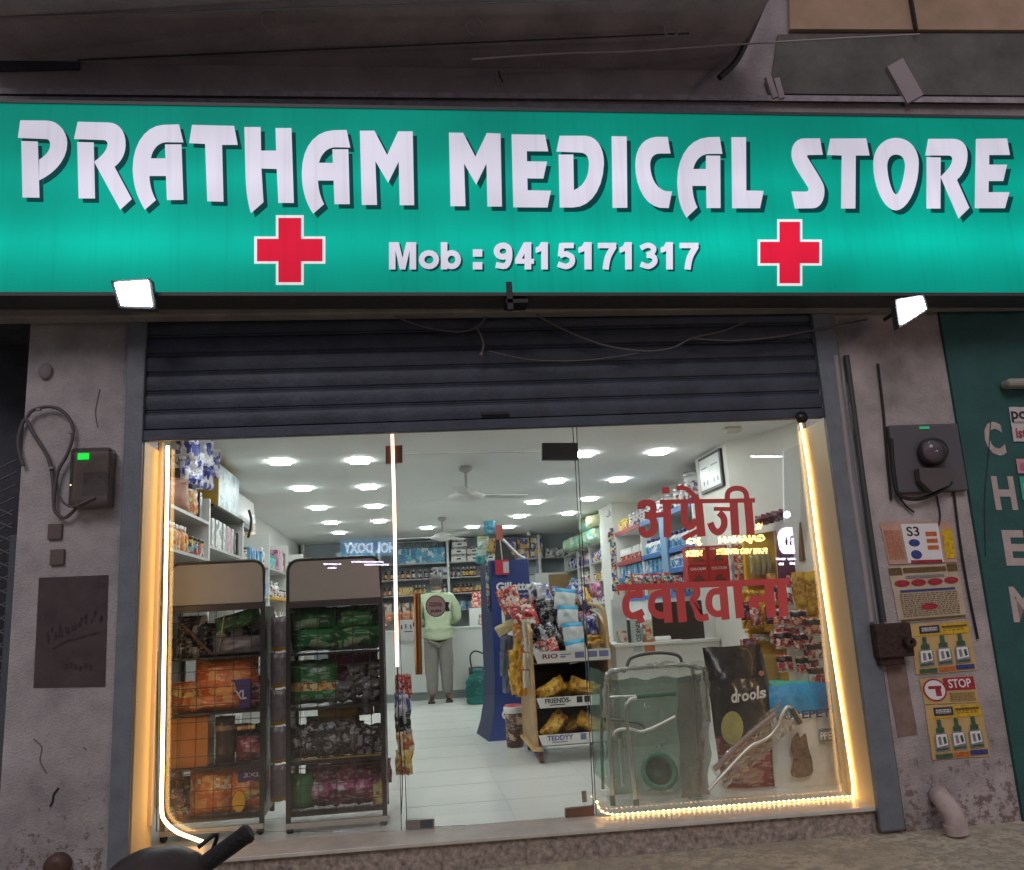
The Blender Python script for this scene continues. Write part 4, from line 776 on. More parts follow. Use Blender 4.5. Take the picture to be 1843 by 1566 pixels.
art_blue = printed('art_sky_blue', [(.06, .30, .52), (.10, .45, .62), (.62, .70, .72), (.05, .25, .45), (.10, .42, .6)], (14, 14, 12)); art_purp = printed('art_purple', [(.06, .05, .20), (.08, .06, .24), (.62, .38, .05), (.60, .58, .62), (.10, .07, .25)], (16.9, 16.9, 15.6))
art_red = printed('art_red', [(.50, .03, .03), (.45, .02, .03), (.68, .62, .55), (.50, .04, .03), (.25, .02, .02)], (33.8, 33.8, 36.4)); art_redw = printed('art_red_sachet', [(.42, .03, .05), (.55, .10, .08), (.70, .62, .58), (.36, .02, .04), (.62, .35, .2)], (48.0, 48.0, 40.8), .25)
art_yel = printed('art_mustard', [(.68, .36, .015), (.72, .40, .02), (.45, .18, .01), (.74, .46, .05), (.64, .32, .01)], (39.0, 39.0, 36.0), .25); art_or = printed('art_orange', [(.55, .14, .025), (.58, .17, .03), (.50, .11, .02), (.62, .30, .10), (.58, .16, .03)], (16.5, 16.5, 21.0), .3)
art_grn = printed('art_green', [(.02, .14, .04), (.03, .20, .06), (.02, .11, .04), (.25, .35, .2)], (10.0, 10.0, 14.0), .3); art_mar = printed('art_maroon', [(.14, .02, .04), (.18, .03, .05), (.35, .10, .14), (.10, .015, .03)], (13.0, 13.0, 15.0), .3)
art_blk = printed('art_black', [(.012, .012, .014), (.02, .02, .022), (.03, .03, .04), (.35, .36, .40), (.015, .015, .018)], (22.0, 22.0, 17.0), .25); art_bw = printed('art_blue_white', [(.62, .64, .72), (.70, .70, .74), (.05, .06, .28), (.12, .14, .40), (.66, .67, .72)], (34.0, 34.0, 12.0), .2)
art_pk = printed('art_pink', [(.55, .10, .28), (.60, .16, .36), (.72, .62, .66), (.35, .05, .25), (.66, .4, .5)], (33.0, 33.0, 30.0), .3); art_teal = printed('art_teal', [(.05, .35, .33), (.10, .45, .42), (.55, .62, .58), (.04, .28, .28)], (16, 16, 14), .3)
art_mint = printed('art_mint', [(.22, .55, .42), (.30, .62, .48), (.55, .62, .25), (.62, .70, .62), (.20, .50, .40)], (19.2, 19.2, 19.2), .3); art_mix = printed('art_mixed', [(.62, .62, .60), (.05, .07, .25), (.50, .05, .06), (.65, .62, .58), (.6, .45, .1), (.03, .03, .04), (.15, .4, .5)], (34, 34, 34), .3)
art_cr = printed('art_cream', [(.66, .60, .48), (.68, .66, .58), (.45, .12, .08), (.60, .50, .3), (.68, .65, .6)], (28, 28, 26), .35); art_wh = printed('art_white', [(.74, .74, .73), (.70, .70, .69), (.45, .46, .5), (.76, .76, .75), (.1, .1, .14)], (26, 26, 26), .35)
card = mat('brown_card', (.36, .22, .10), .7, var=.15); foil_y = mat('mustard_foil', (.55, .30, .02), .25, var=.3, vscale=14)

# ------------------------------------------------------------------ wall shelving
def shelving(label, bays, zs, x0, x1, axis='Y', up=None, back=None, boardm=greylam, upz=2.05, base=None):
    """shelf run along a wall: uprights at the bay edges, a board per height"""
    t = TH('wall_shelf', label, 'shelf', base)
    for b in bays:
        mb = MB()
        if axis == 'Y': mb.box((x0, b - .018, 0), (x1, b + .018, upz))
        else: mb.box((b - .02, x0, 0), (b + .02, x1, upz))
        mb.build('upright', lam, t, bevel=.002)
    for z in zs:
        for a, c in zip(bays[:-1], bays[1:]):
            mb = MB()
            if axis == 'Y': mb.box((x0 + .004, a + .019, z - .018), (x1 - .006, c - .019, z))
            else: mb.box((a + .021, x0 + .006, z - .018), (c - .021, x1 - .004, z))
            mb.build('shelf_board', boardm, t)
    return t
LB = [1.62, 2.86, 4.25, 5.6, 7.0, 8.2]; LZ = [.45, .80, 1.12, 1.42, 1.72]
shelving('white shelving run along the left wall behind the display racks', LB, LZ, -1.77, -1.42, 'Y', base=(-1.6, 4.9, 0))
mb = MB(); mb.box((-1.77, 1.64, 2.0), (-1.40, 2.84, 2.018)); mb.world('glass_shelf', glassmat('shelf_glass', (.75, .85, .82)), 'glass top shelf on the left wall under the yellow box', 'shelf')
BB = [-1.7, -.5, .60, 2.10, 2.82]; BZ = [.95, 1.24, 1.50, 1.755, 2.0]
shelving('white shelving across the back wall behind the counter', BB, BZ[:], 9.22, 9.58, 'X', base=(.5, 9.4, 0), upz=2.38)
RB = [2.62, 3.55, 4.4, 5.55]; RZ = [1.22, 1.45, 1.64, 2.0]
rs_ = TH('wall_shelf', 'tall shelf unit on the right wall with red and blue shelf fronts', 'shelf', (2.66, 4.1, 0))
for b in RB: MB().box((2.5, b - .02, 0), (2.85, b + .02, 2.02)).build('upright', lam, rs_, bevel=.002)
blue_front = mat('blue_shelf_front', (.03, .16, .48), .4); red_front = mat('red_shelf_front', (.38, .06, .07), .4)
for z in RZ:
    for i, (a, c) in enumerate(zip(RB[:-1], RB[1:])):
        b_ = MB().box((2.504, a + .021, z - .018), (2.85, c - .021, z)).build('shelf_board', lam, rs_)
        MB().box((2.49, a + .021, z - .03), (2.502, c - .021, z + .015)).build('shelf_front', red_front if (i == 2 and z > 1.5) else blue_front, b_)
MB().box((2.48, 3.42, 1.2), (2.50, 3.62, 1.99)).build('blue_post', mat('blue_post_paint', (.20, .36, .55), .4), rs_)
MB().box((2.505, 2.64, 0), (2.84, 5.53, 1.19)).build('cabinet', lam, rs_)
RF = [6.4, 7.2, 8.1, 9.2]
shelving('white shelves at the far right beyond the column', RF, [.5, .9, 1.2, 1.5, 1.75, 2.0], 2.5, 2.85, 'Y', base=(2.68, 7.8, 0), upz=2.0)

# ---- left wall goods
rr = random.Random(3)
def jit(a): return rr.uniform(-a, a)
def row(name, me, p0, p1, n, label, cat, group, rz=0, j=.006, jr=.1, s=None):
    p0, p1 = V(p0), V(p1)
    for i in range(n):
        p = p0.lerp(p1, (i + .5) / n) + V((jit(j), jit(j), 0)); put(name, me, p, label, cat, group, rz + jit(jr), s or 1.0)
LR = rad(90)  # facing +x (into the room) : front -y turned to +x
tall1 = m_carton('tall_carton', .075, .05, .21, white_m, art_wh); tall2 = m_carton('pink_carton', .07, .05, .2, white_m, art_pk); tallb = m_carton('dark_carton', .07, .05, .19, black_m, art_blk)
row('carton', tall1, (-1.46, 1.75, 1.722), (-1.46, 2.25, 1.722), 4, 'tall white carton on the left shelf under the yellow box', 'carton', 'tall white cartons on the left shelf', LR)
row('carton', tall2, (-1.46, 2.25, 1.722), (-1.46, 2.55, 1.722), 3, 'tall pink carton on the left shelf beside the white cartons', 'carton', 'tall pink cartons on the left shelf', LR)
row('carton', tallb, (-1.46, 2.55, 1.722), (-1.46, 2.8, 1.722), 2, 'dark carton at the far end of the first left shelf', 'carton', 'dark cartons on the left shelf', LR)
yb = TH('carton', 'big yellow carton with a pale front on the left glass shelf', 'carton', (-1.55, 2.1, 2.02))
MB().box((-1.56, 1.78, 2.02), (-1.40, 2.55, 2.34)).build('box', mat('yellow_card', (.55, .33, .03), .6), yb)
MB().box((-1.40, 1.785, 2.022), (-1.398, 2.545, 2.337)).build('print', printed('pale_print', [(.34, .42, .44), (.28, .36, .40), (.48, .54, .52), (.16, .28, .33)], (9, 9, 9)), yb)
mb = MB(); mb.box((-1.74, 1.70, 2.02), (-1.575, 1.745, 2.30)); mb.world('carton', mat('grey_card', (.10, .11, .13), .7), 'thin dark grey carton in front of the yellow one', 'carton')
ac = TH('air_conditioner', 'white split air conditioner high on the left wall', 'air conditioner', (-1.6, 3.4, 2.02))
mb = MB(); pr = [(-1.775, 2.03), (-1.775, 2.34), (-1.60, 2.355), (-1.52, 2.33), (-1.50, 2.12), (-1.56, 2.04)]
mb.prism([(x, 2.85, z) for x, z in pr], (0, 1.05, 0)); mb.build('casing', white_m, ac, bevel=.012)
MB().box((-1.575, 2.95, 2.035), (-1.505, 3.8, 2.075)).build('air_outlet', mat('outlet_dark', (.08, .08, .08), .5), ac); MB().box((-1.50, 3.72, 2.2), (-1.497, 3.78, 2.21)).build('badge', mat('badge_grey', (.3, .3, .3), .4), ac)
cable([(448, 918), (452, 935), (450, 955), (446, 968)], 2.9, .012, 'black pipe tail hanging below the air conditioner', black_m)
# chip-like pouch curtain, shade packets on the near left wall
pb = m_pouch('blue_white_pouch', .17, .24, .06, [art_bw, white_m], [(.93, 1, 1)], 1, .02)
for (x, y, s_) in ((338, 838, 1), (362, 850, 1.05), (378, 868, 1), (345, 880, 1), (368, 890, 1), (326, 830, .9)):
    p = P(x, y - 8, .75 + (x - 326) * .010 + (y - 830) * .002); put('pouch', pb, p, 'blue and white pouch in the bunch hanging at top left', 'pouch', 'blue and white pouches hung at top left', jit(.9), s_ * .86)
mb = MB(); mb.hexa([(-1.77, .62, 1.86), (-1.42, .62, 1.86), (-1.42, 1.6, 1.86), (-1.77, 1.6, 1.86)], [(-1.77, .62, 1.88), (-1.42, .62, 1.88), (-1.42, 1.6, 1.88), (-1.77, 1.6, 1.88)])
mb.world('wall_ledge', greylam, 'grey ledge on the left wall under the hanging pouches', 'shelf')
mb = MB(); mb.box((-1.77, .62, 1.60), (-1.42, 1.6, 1.62)); mb.world('wall_ledge', greylam, 'lower grey ledge on the near left wall holding orange bottles', 'shelf')
mb = MB(); mb.box((-1.77, .62, 1.30), (-1.42, 1.6, 1.32)); mb.world('wall_ledge', greylam, 'third grey ledge on the near left wall behind the rack header', 'shelf')
put('pouch', m_pouch('brown_pouch', .26, .22, .1, [mat('brown_film', (.30, .15, .11), .35, var=.2)], seed=3), (-1.5, .95, 1.88), 'plain brown packet on the upper left ledge', 'packet', rz=rad(60)); 
put('pouch', m_pouch('amber_pouch', .14, .19, .07, [lab_o, white_m], [(.9, 1, 1)], 4), (-1.47, 1.25, 1.88), 'orange printed packet beside the brown one on the upper left ledge', 'packet', rz=rad(70))
put('carton', tallb, (-1.47, 1.45, 1.88), 'dark carton at the end of the upper left ledge', 'carton', rz=LR)
ob = m_bottle('orange_bottle', .035, .17, lab_o, lab_o, white_m, .5)
for k in range(2): row('bottle', ob, (-1.47 - k * .08, .66, 1.62), (-1.47 - k * .08, 1.15, 1.62), 5, 'orange bottle in the cluster on the lower left ledge', 'bottle', 'orange bottles on the lower left ledge')
row('jar', m_jar('dark_jar', .04, .12, art_mix, art_mix, black_m), (-1.47, 1.15, 1.62), (-1.47, 1.56, 1.62), 4, 'small dark printed jar after the orange bottles on the left ledge', 'jar', 'dark jars on the lower left ledge')
row('packet', m_pouch('orange_sachet', .12, .16, .04, [lab_o], seed=6), (-1.46, .66, 1.32), (-1.46, 1.56, 1.32), 6, 'orange sachet on the third left ledge', 'packet', 'orange sachets on the third left ledge', LR)
# bays further in
teal_pot = m_jar('teal_pot', .055, .13, art_teal, art_teal, mat('teal_lid', (.05, .30, .32), .4))
row('pot', teal_pot, (-1.48, 4.32, 1.722), (-1.48, 4.75, 1.722), 4, 'teal lidded pot on the left shelf beyond the air conditioner', 'pot', 'teal pots on the left shelf')
pkbox = m_carton('pink_box', .2, .12, .22, art_pk, art_pk); put('carton', pkbox, (-1.49, 4.95, 1.722), 'large pink carton beside the teal pots', 'carton', rz=LR)
put('carton', m_carton('cream_box', .1, .1, .24, white_m, art_cr), (-1.48, 5.22, 1.722), 'tall cream carton at the end of the pink carton', 'carton', rz=LR); put('carton', m_carton('violet_box', .1, .1, .22, art_purp, art_purp), (-1.48, 5.38, 1.722), 'violet carton right of the tall cream carton', 'carton', rz=LR)
orf = m_carton('amber_frame', .3, .05, .26, art_yel, art_yel); put('picture', orf, (-1.66, 4.5, 2.06), 'small orange framed picture on the left wall past the air conditioner', 'picture', rz=LR)
goods_pool = [(m_bottle('white_bottle', .03, .17, white_m, lab_w, white_m), 'white bottle', 'bottle'), (m_bottle('dark_bottle', .032, .17, mat('dark_glass', (.02, .02, .03), .2), lab_w, black_m), 'dark bottle with a white label', 'bottle'),
              (m_carton('blue_box', .09, .07, .12, art_blue, lab_bl), 'blue printed carton', 'carton'), (m_carton('cream_small', .08, .06, .10, art_cr, art_cr), 'cream printed carton', 'carton'), (m_jar('white_jar', .04, .1, white_m, lab_w, black_m), 'white jar with a black lid', 'jar'), (m_carton('yellow_small', .10, .07, .09, lab_y, lab_y), 'yellow printed carton', 'carton')]
def fill(y0, y1, z, X, where, rz, seed, axis='Y', step=.085, pool=None):
    q = random.Random(seed); y = y0 + .05; pool = pool or goods_pool; last = None; gi = 0
    while y < y1 - .05:
        me, lb, ct = q.choice(pool); n = q.randint(2, 4)
        for i in range(n):
            if y > y1 - .05: break
            p = (X + q.uniform(-.012, .012), y, z) if axis == 'Y' else (y, X + q.uniform(-.012, .012), z)
            put(ct, me, p, f'{lb} {where}', ct, f'{lb}s {where}', rz + q.uniform(-.12, .12), q.uniform(.92, 1.05)); y += step * q.uniform(.95, 1.15)
fill(2.9, 4.2, 1.422, -1.47, 'below the air conditioner on the left shelves', LR, 2, step=.11); fill(4.3, 5.55, 1.422, -1.47, 'under the teal pots on the left shelves', LR, 4, step=.12)
fill(1.66, 2.8, 1.422, -1.47, 'under the tall cartons on the left shelves', LR, 5, step=.14)
fill(2.9, 4.2, 1.722, -1.47, 'just beneath the air conditioner', LR, 6, step=.14); fill(5.65, 6.9, 1.722, -1.47, 'at the far end of the left shelves', LR, 8, step=.16); fill(4.3, 5.55, 1.122, -1.47, 'on the left shelves seen between the racks', LR, 9, step=.12)
fill(2.9, 4.2, 1.122, -1.47, 'low on the left shelves between the racks', LR, 10, step=.12); fill(2.9, 4.2, .802, -1.47, 'lowest in the gap between the racks', LR, 11, step=.14)
mb = MB(); mb.box((-1.5, 4.3, 1.40), (-1.40, 5.55, 1.425)); mb.world('shelf_strip', yellow_m, 'yellow price strip on the left shelves seen between the racks', 'strip')
# ---- back wall goods
blue_big = m_carton('sky_blue_carton', .19, .12, .24, art_blue, art_blue)
row('carton', blue_big, (-.2, 9.32, 2.0), (.56, 9.32, 2.0), 4, 'sky blue carton on the top back shelf left of the white trays', 'carton', 'sky blue cartons on the top back shelf', 0, .004, .03)
row('carton', blue_big, (-1.2, 9.32, 2.0), (-.55, 9.32, 2.0), 3, 'sky blue carton on the top back shelf far left behind the rack', 'carton', 'sky blue cartons at the far left of the back shelf', 0, .004, .03)
clp = m_pouch('clear_pack', .1, .17, .06, [clear_p, white_m], [(.9, 1, 1)], 8)
row('packet', clp, (-.2, 9.42, 2.2), (.56, 9.42, 2.2), 7, 'clear packet hanging above the sky blue cartons', 'packet', 'clear packets above the sky blue cartons', 0, .01, .3)
tr = m_tray('white_tray', .24, .16, .075, white_m, art_mix)
for zz, xs in ((2.0, (.78, 1.04, 1.30)), (2.118, (.78, 1.04, 1.30)), (2.236, (.80,))):
    for x in xs: put('tray', tr, (x, 9.32, zz), 'white card tray of small packets stacked on the top back shelf', 'tray', 'white trays on the top back shelf', jit(.04))
pur = m_carton('purple_pack', .20, .14, .16, art_purp, art_purp)
for zz in (2.0, 2.165):
    for x in (1.62, 1.84, 2.06) if zz < 2.1 else (1.63, 1.85, 2.07): put('carton', pur, (x, 9.32, zz), 'purple and yellow pack stacked on the top back shelf right of the blue stand', 'carton', 'purple and yellow packs on the top back shelf', jit(.03))
row('packet', m_pouch('grey_pack', .16, .15, .08, [art_wh], seed=11), (2.2, 9.34, 2.0), (2.75, 9.34, 2.0), 3, 'grey white packet at the right end of the top back shelf', 'packet', 'grey white packets on the top back shelf', 0)
brb = m_bottle('brown_syrup', .033, .15, amber, lab_w, white_m); brb2 = m_bottle('orange_syrup', .033, .14, amber, lab_o, black_m); ylb = m_bottle('yellow_syrup', .03, .15, amber, lab_y, white_m)
row('bottle', brb2, (-.44, 9.32, 1.757), (.0, 9.32, 1.757), 5, 'orange labelled syrup bottle on the second back shelf', 'bottle', 'orange labelled bottles on the second back shelf'); row('bottle', brb, (.0, 9.32, 1.757), (.38, 9.32, 1.757), 4, 'brown syrup bottle with white label above the customer', 'bottle', 'brown bottles above the customer')
row('carton', m_carton('white_med', .07, .05, .17, white_m, art_wh), (.36, 9.32, 1.757), (.58, 9.32, 1.757), 3, 'white medicine carton right of the brown bottles on the second back shelf', 'carton', 'white medicine cartons on the second back shelf')
row('bottle', brb, (.64, 9.32, 1.757), (.80, 9.32, 1.757), 2, 'brown syrup bottle just right of the back shelf upright', 'bottle', 'brown bottles right of the upright'); row('bottle', ylb, (.82, 9.32, 1.757), (1.06, 9.32, 1.757), 4, 'yellow labelled bottle on the second back shelf', 'bottle', 'yellow labelled bottles on the second back shelf')
row('bottle', brb, (1.12, 9.32, 1.757), (1.42, 9.32, 1.757), 5, 'dark bottle with pale label near the blue stand on the second back shelf', 'bottle', 'dark pale labelled bottles by the blue stand'); put('carton', m_carton('cream_med', .14, .06, .16, white_m, art_cr), (1.48, 9.32, 1.757), 'cream medicine carton beside the blue stand top', 'carton')
row('carton', m_carton('yellow_med', .12, .06, .13, lab_y, lab_y), (-.28, 9.32, 1.502), (.02, 9.32, 1.502), 3, 'yellow medicine carton on the third back shelf left of the customer', 'carton', 'yellow medicine cartons on the third back shelf')
row('bottle', ylb, (.05, 9.32, 1.502), (.24, 9.32, 1.502), 3, 'amber bottle with yellow label beside the customer head', 'bottle', 'yellow labelled bottles beside the customer head'); row('bottle', brb, (.42, 9.32, 1.502), (.58, 9.32, 1.502), 2, 'brown bottle right of the customer head', 'bottle', 'brown bottles right of the customer head')
row('bottle', brb2, (.66, 9.32, 1.502), (1.0, 9.32, 1.502), 5, 'dark red syrup bottle on the third back shelf', 'bottle', 'dark red bottles on the third back shelf'); row('carton', m_carton('grey_med', .11, .07, .12, art_wh, art_wh), (1.45, 9.32, 1.502), (2.05, 9.32, 1.502), 4, 'grey white carton on the third back shelf behind the blue stand', 'carton', 'grey white cartons on the third back shelf')
row('bottle', brb2, (-.48, 9.32, 1.502), (-.30, 9.32, 1.502), 2, 'orange bottle at the left end of the third back shelf', 'bottle', 'orange bottles on the third back shelf')
row('carton', m_carton('cream_med2', .11, .07, .14, art_cr, art_cr), (-.45, 9.32, 1.242), (.55, 9.32, 1.242), 7, 'cream carton on the fourth back shelf behind the customer', 'carton', 'cream cartons on the fourth back shelf')
bas = TH('basket', 'dark basket heaped with yellow packets behind the counter', 'basket', (1.16, 9.1, 1.38)); mb = MB(); mb.hexa([(1.02, 9.0, 1.38), (1.30, 9.0, 1.38), (1.30, 9.2, 1.38), (1.02, 9.2, 1.38)], [(.98, 8.96, 1.52), (1.34, 8.96, 1.52), (1.34, 9.21, 1.52), (.98, 9.21, 1.52)]); mb.build('tub', mat('dark_basket', (.04, .04, .045), .6), bas)
mb = MB(); 
for i in range(6): mb.obox((1.03 + i * .05, 9.08, 1.55), (.03, .12, .09), Matrix.Rotation(jit(.4), 3, 'Y'))
mb.build('packets', lab_y, bas)['kind'] = 'stuff'
for q_, z_ in enumerate((1.757, 1.502, 1.242, .952)):
    fill(-1.66, -.52, z_, 9.34, ['on the second', 'on the third', 'on the fourth', 'on the lowest'][q_] + ' back shelf in the far left bay', 0, 71 + q_, axis='X', step=.11)
fill(.64, 2.05, 1.242, 9.34, 'on the fourth back shelf behind the blue stand', 0, 76, axis='X', step=.12)
# notice board area and boxes right of the blue stand
mb = MB(); mb.box((1.6, 9.15, 1.30), (2.0, 9.2, 1.72)); mb.world('cabinet_door', mat('pale_door', (.52, .56, .54), .5), 'pale cabinet door on the back wall right of the blue stand', 'cabinet')
fr_ = TH('framed_picture', 'pale framed brown board on the back wall under the purple packs', 'picture', (2.25, 9.17, 1.35)); MB().box((2.0, 9.16, 1.36), (2.62, 9.20, 1.74)).build('frame', white_m, fr_); MB().box((2.22, 9.15, 1.38), (2.58, 9.165, 1.71)).build('board', mat('brown_board', (.42, .28, .12), .6, var=.2), fr_)
row('jar', m_jar('red_lid_jar', .10, .26, glassmat('jar_clear', (.85, .8, .78), dust=.5, dustcol=(.6, .3, .25)), art_redw, mat('red_lid', (.5, .03, .03), .4)), (1.85, 7.6, 1.0), (2.6, 7.6, 1.0), 3, 'large clear jar with a red lid behind the snack rack', 'jar', 'red lidded jars behind the snack rack', 0, .03)
mb = MB(); mb.box((1.62, 7.3, 0), (2.45, 7.9, 1.0)); mb.world('side_counter', lam, 'white side counter carrying the red lidded jars', 'counter')
# ---- far right shelves
dia = m_pouch('mint_bale', .34, .2, .2, [art_mint], seed=21, wr=.02)
for (x, y, z) in ((2.5, 6.6, 2.0), (2.5, 7.0, 2.0), (2.5, 7.4, 2.0), (2.52, 6.7, 2.19), (2.5, 7.15, 2.19), (2.45, 7.8, 2.0), (2.45, 8.2, 2.0)):
    put('bale', dia, (x, y, z), 'mint green bale of pads piled on the far right shelf', 'bale', 'mint green bales on the far right shelf', rad(-70) + jit(.3))
put('bale', m_pouch('cream_bale', .36, .16, .2, [mat('cream_film', (.62, .62, .36), .4)], seed=22), (2.48, 6.45, 2.2), 'pale yellow bale on top of the mint green pile', 'bale', rz=rad(-60))
fill(6.45, 9.1, 1.752, 2.56, 'on the far right shelf under the mint bales', rad(-90), 31, step=.13, pool=[(m_pouch('navy_pack', .15, .17, .06, [art_bw], seed=23), 'navy and white packet', 'packet'), (m_pouch('purple_pk', .15, .16, .06, [art_purp], seed=24), 'purple packet', 'packet')])
fill(6.45, 9.1, 1.502, 2.56, 'on the middle far right shelf', rad(-90), 32, step=.12); fill(6.45, 9.1, 1.202, 2.56, 'on the lower far right shelf', rad(-90), 33, step=.13)
# hanging sachet strips on the column edge
sac = m_pouch('tiny_sachet', .07, .085, .015, [art_mix], seed=25, wr=.006)
for i in range(13): put('sachet', sac, (2.455 + jit(.012), 5.58, 2.0 - i * .085), 'tiny sachet in the strip hanging on the white column', 'sachet', 'sachet strip on the white column', jit(.5))
# ---- right wall goods
ycan = m_jar('yellow_can', .06, .15, lab_y, lab_y, mat('yellow_lid', (.6, .5, .05), .4)); wcan = m_jar('white_can', .06, .17, white_m, lab_w, mat('grey_lid', (.5, .5, .52), .3, metal=.5))
row('can', ycan, (2.58, 5.1, 2.0), (2.58, 5.5, 2.0), 3, 'yellow can at the far end of the right top shelf', 'can', 'yellow cans on the right top shelf'); row('can', wcan, (2.58, 3.7, 2.0), (2.58, 5.0, 2.0), 8, 'white can with grey lid along the right top shelf', 'can', 'white cans on the right top shelf')
row('can', wcan, (2.72, 3.8, 2.0), (2.72, 5.0, 2.0), 5, 'white can in the back row of the right top shelf', 'can', 'back row of white cans', s=(1.1, 1.1, 1.5))
for (y, z, s_) in ((2.95, 2.0, 1.5), (3.2, 2.0, 1.2), (3.42, 2.0, 1.1)): put('bucket', wcan, (2.68, y, z), {1.5: 'largest white lidded bucket high on the right shelf beside the certificate', 1.2: 'middling white bucket behind the largest one', 1.1: 'smallest white bucket furthest from the certificate'}[s_], 'bucket', None, 0, (s_ * 1.3, s_ * 1.3, s_ * 1.3))
tube_w = m_bottle('slanted_tube', .022, .17, white_m, lab_bl, red_front); bt_b = m_bottle('blue_white_bottle', .045, .17, white_m, lab_bl, mat('navy_cap', (.03, .04, .2), .4), .5)
row('tube', m_pouch('pink_tube', .06, .16, .03, [art_redw, white_m], [(.5, 1, 1)], 26), (2.53, 4.45, 1.642), (2.53, 5.5, 1.642), 9, 'red and white tube leaning on the red fronted shelf', 'tube', 'red and white tubes on the red fronted shelf', rad(-90))
row('bottle', bt_b, (2.55, 2.7, 1.642), (2.55, 3.5, 1.642), 6, 'white bottle with blue label on the upper blue fronted shelf', 'bottle', 'white bottles on the upper blue fronted shelf'); row('bottle', bt_b, (2.55, 2.7, 1.452), (2.55, 3.5, 1.452), 6, 'white bottle with blue label on the lower blue fronted shelf', 'bottle', 'white bottles on the lower blue fronted shelf')
row('carton', m_carton('slate_box', .1, .08, .14, art_blue, lab_bl), (2.56, 3.62, 1.452), (2.56, 5.5, 1.452), 12, 'slate blue carton below the red and white tubes', 'carton', 'slate blue cartons on the right shelf', rad(-90))
row('bottle', bt_b, (2.55, 3.62, 1.642), (2.55, 4.35, 1.642), 5, 'white bottle with blue label in the middle bay of the right wall shelf', 'bottle', 'white bottles in the middle bay'); fill(2.7, 5.5, 1.222, 2.56, 'on the lowest open right shelf', rad(-90), 41, step=.14, pool=[(m_pouch('red_pk', .14, .13, .06, [art_red], seed=27), 'red packet', 'packet'), (m_pouch('mix_pk', .14, .14, .06, [art_mix], seed=28), 'mixed colour packet', 'packet'), (m_pouch('card_pk', .14, .13, .07, [card], seed=29), 'brown paper packet', 'packet')])
# certificate
ce = TH('certificate', 'framed two page certificate hung above the red lettering', 'certificate', (2.585, 2.35, 2.1)); y0, y1, z0, z1 = 2.02, 2.56, 2.06, 2.375
MB().box((2.575, y0, z0), (2.598, y1, z1)).build('frame', mat('frame_black', (.03, .03, .035), .35), ce, bevel=.004)
for a, b in ((y0 + .025, (y0 + y1) / 2 - .004), ((y0 + y1) / 2 + .004, y1 - .025)):
    s_ = MB().box((2.572, a, z0 + .025), (2.576, b, z1 - .025)).build('page', mat('page_white', (.66, .68, .66), .3), ce)
    mb = MB()
    for i in range(2): mb.box((2.5705, a + .05 + i * .09, z0 + .06), (2.572, a + .07 + i * .09, z0 + .10))
    mb.box((2.5705, a + .04, z1 - .11), (2.572, b - .04, z1 - .10)); mb.build('print', ink_gr, s_)
# ------------------------------------------------------------------ two display racks behind the left glass
rack_blk = mat('rack_black', (.018, .018, .02), .4); header_m = mat('rack_header', (.36, .32, .30), .6, var=.06)
def make_rack():
    t = TH('display_rack', '', 'rack', (0, 0, 0)); w = .555; h = 1.52; hb = 1.262; rc = .07
    def rr_(ins):
        x = w / 2 - ins; r_ = rc - ins * .5; pts = [V((-x, 0, hb)), V((x, 0, hb)), V((x, 0, h - ins - r_))]
        for i in range(1, 7): a = math.pi / 2 * i / 6; pts.append(V((x - r_ + r_ * math.cos(a), 0, h - ins - r_ + r_ * math.sin(a))))
        pts.append(V((-x + r_, 0, h - ins)))
        for i in range(1, 7): a = math.pi / 2 * (1 + i / 6); pts.append(V((-x + r_ + r_ * math.cos(a), 0, h - ins - r_ + r_ * math.sin(a))))
        return pts
    MB().prism(rr_(.014), (0, .012, 0)).build('header_board', header_m, t)
    mb = MB(); mb.tube(rr_(.008) + [rr_(.008)[0]], .009, 8); mb.build('header_rim', rack_blk, t)
    for sx in (-1, 1):
        for y in (0, .36): MB().box((sx * (w / 2 - .012) - .013, y - .012, .05), (sx * (w / 2 - .012) + .013, y + .012, 1.27 if y == 0 else 1.2)).build('post', rack_blk, t)
    MB().box((-w / 2, -.014, hb - .03), (w / 2, .012, hb)).build('header_rail', mat('rack_rail', (.05, .035, .035), .4), t)
    for sx in (-1, 1): MB().box((sx * (w / 2 - .004) - .003, .014, .09), (sx * (w / 2 - .004) + .003, .345, 1.235)).build('side_panel', rack_blk, t)  # black sides added to keep light off the packs inside
    MB().box((-w / 2 + .01, .012, 1.236), (w / 2 - .01, .36, 1.245)).build('top_panel', rack_blk, t)  # added with the sides to block light from above
    for i, z in enumerate((.10, .37, .665, .97)):
        b_ = MB().box((-w / 2 + .01, 0.014, z - .012), (w / 2 - .01, .36, z)).build('shelf', rack_blk, t)
    mb = MB()
    for x in [-.2 + .1 * i for i in range(5)]: mb.tube([(x, .004, .1), (x, .004, hb - .03)], .0022, 5)
    for z in [.16 + .092 * i for i in range(12)]: mb.tube([(-w / 2 + .02, .001, z), (w / 2 - .02, .001, z)], .002, 5)
    mb.build('wire_back', rack_blk, t)
    MB().box((-w / 2, -.03, .035), (w / 2, .012, .062)).build('base_rail', mat('rack_base', (.50, .47, .43), .5), t, bevel=.004)
    for sx in (-1, 1): MB().sph((sx * (w / 2 - .02), 0, .022), .022, 8).build('foot', rack_blk, t)
    return t
rk = make_rack(); rk.location = (-1.128, .52, .0); rk['label'] = 'display rack nearest the glowing strip, filled with orange packs'; rk['group'] = 'display racks behind the left glass'
rk2 = copy_tree(rk); rk2.location = (-.45, .50, -.01); rk2['label'] = 'display rack next to the door, filled with green and maroon packs'
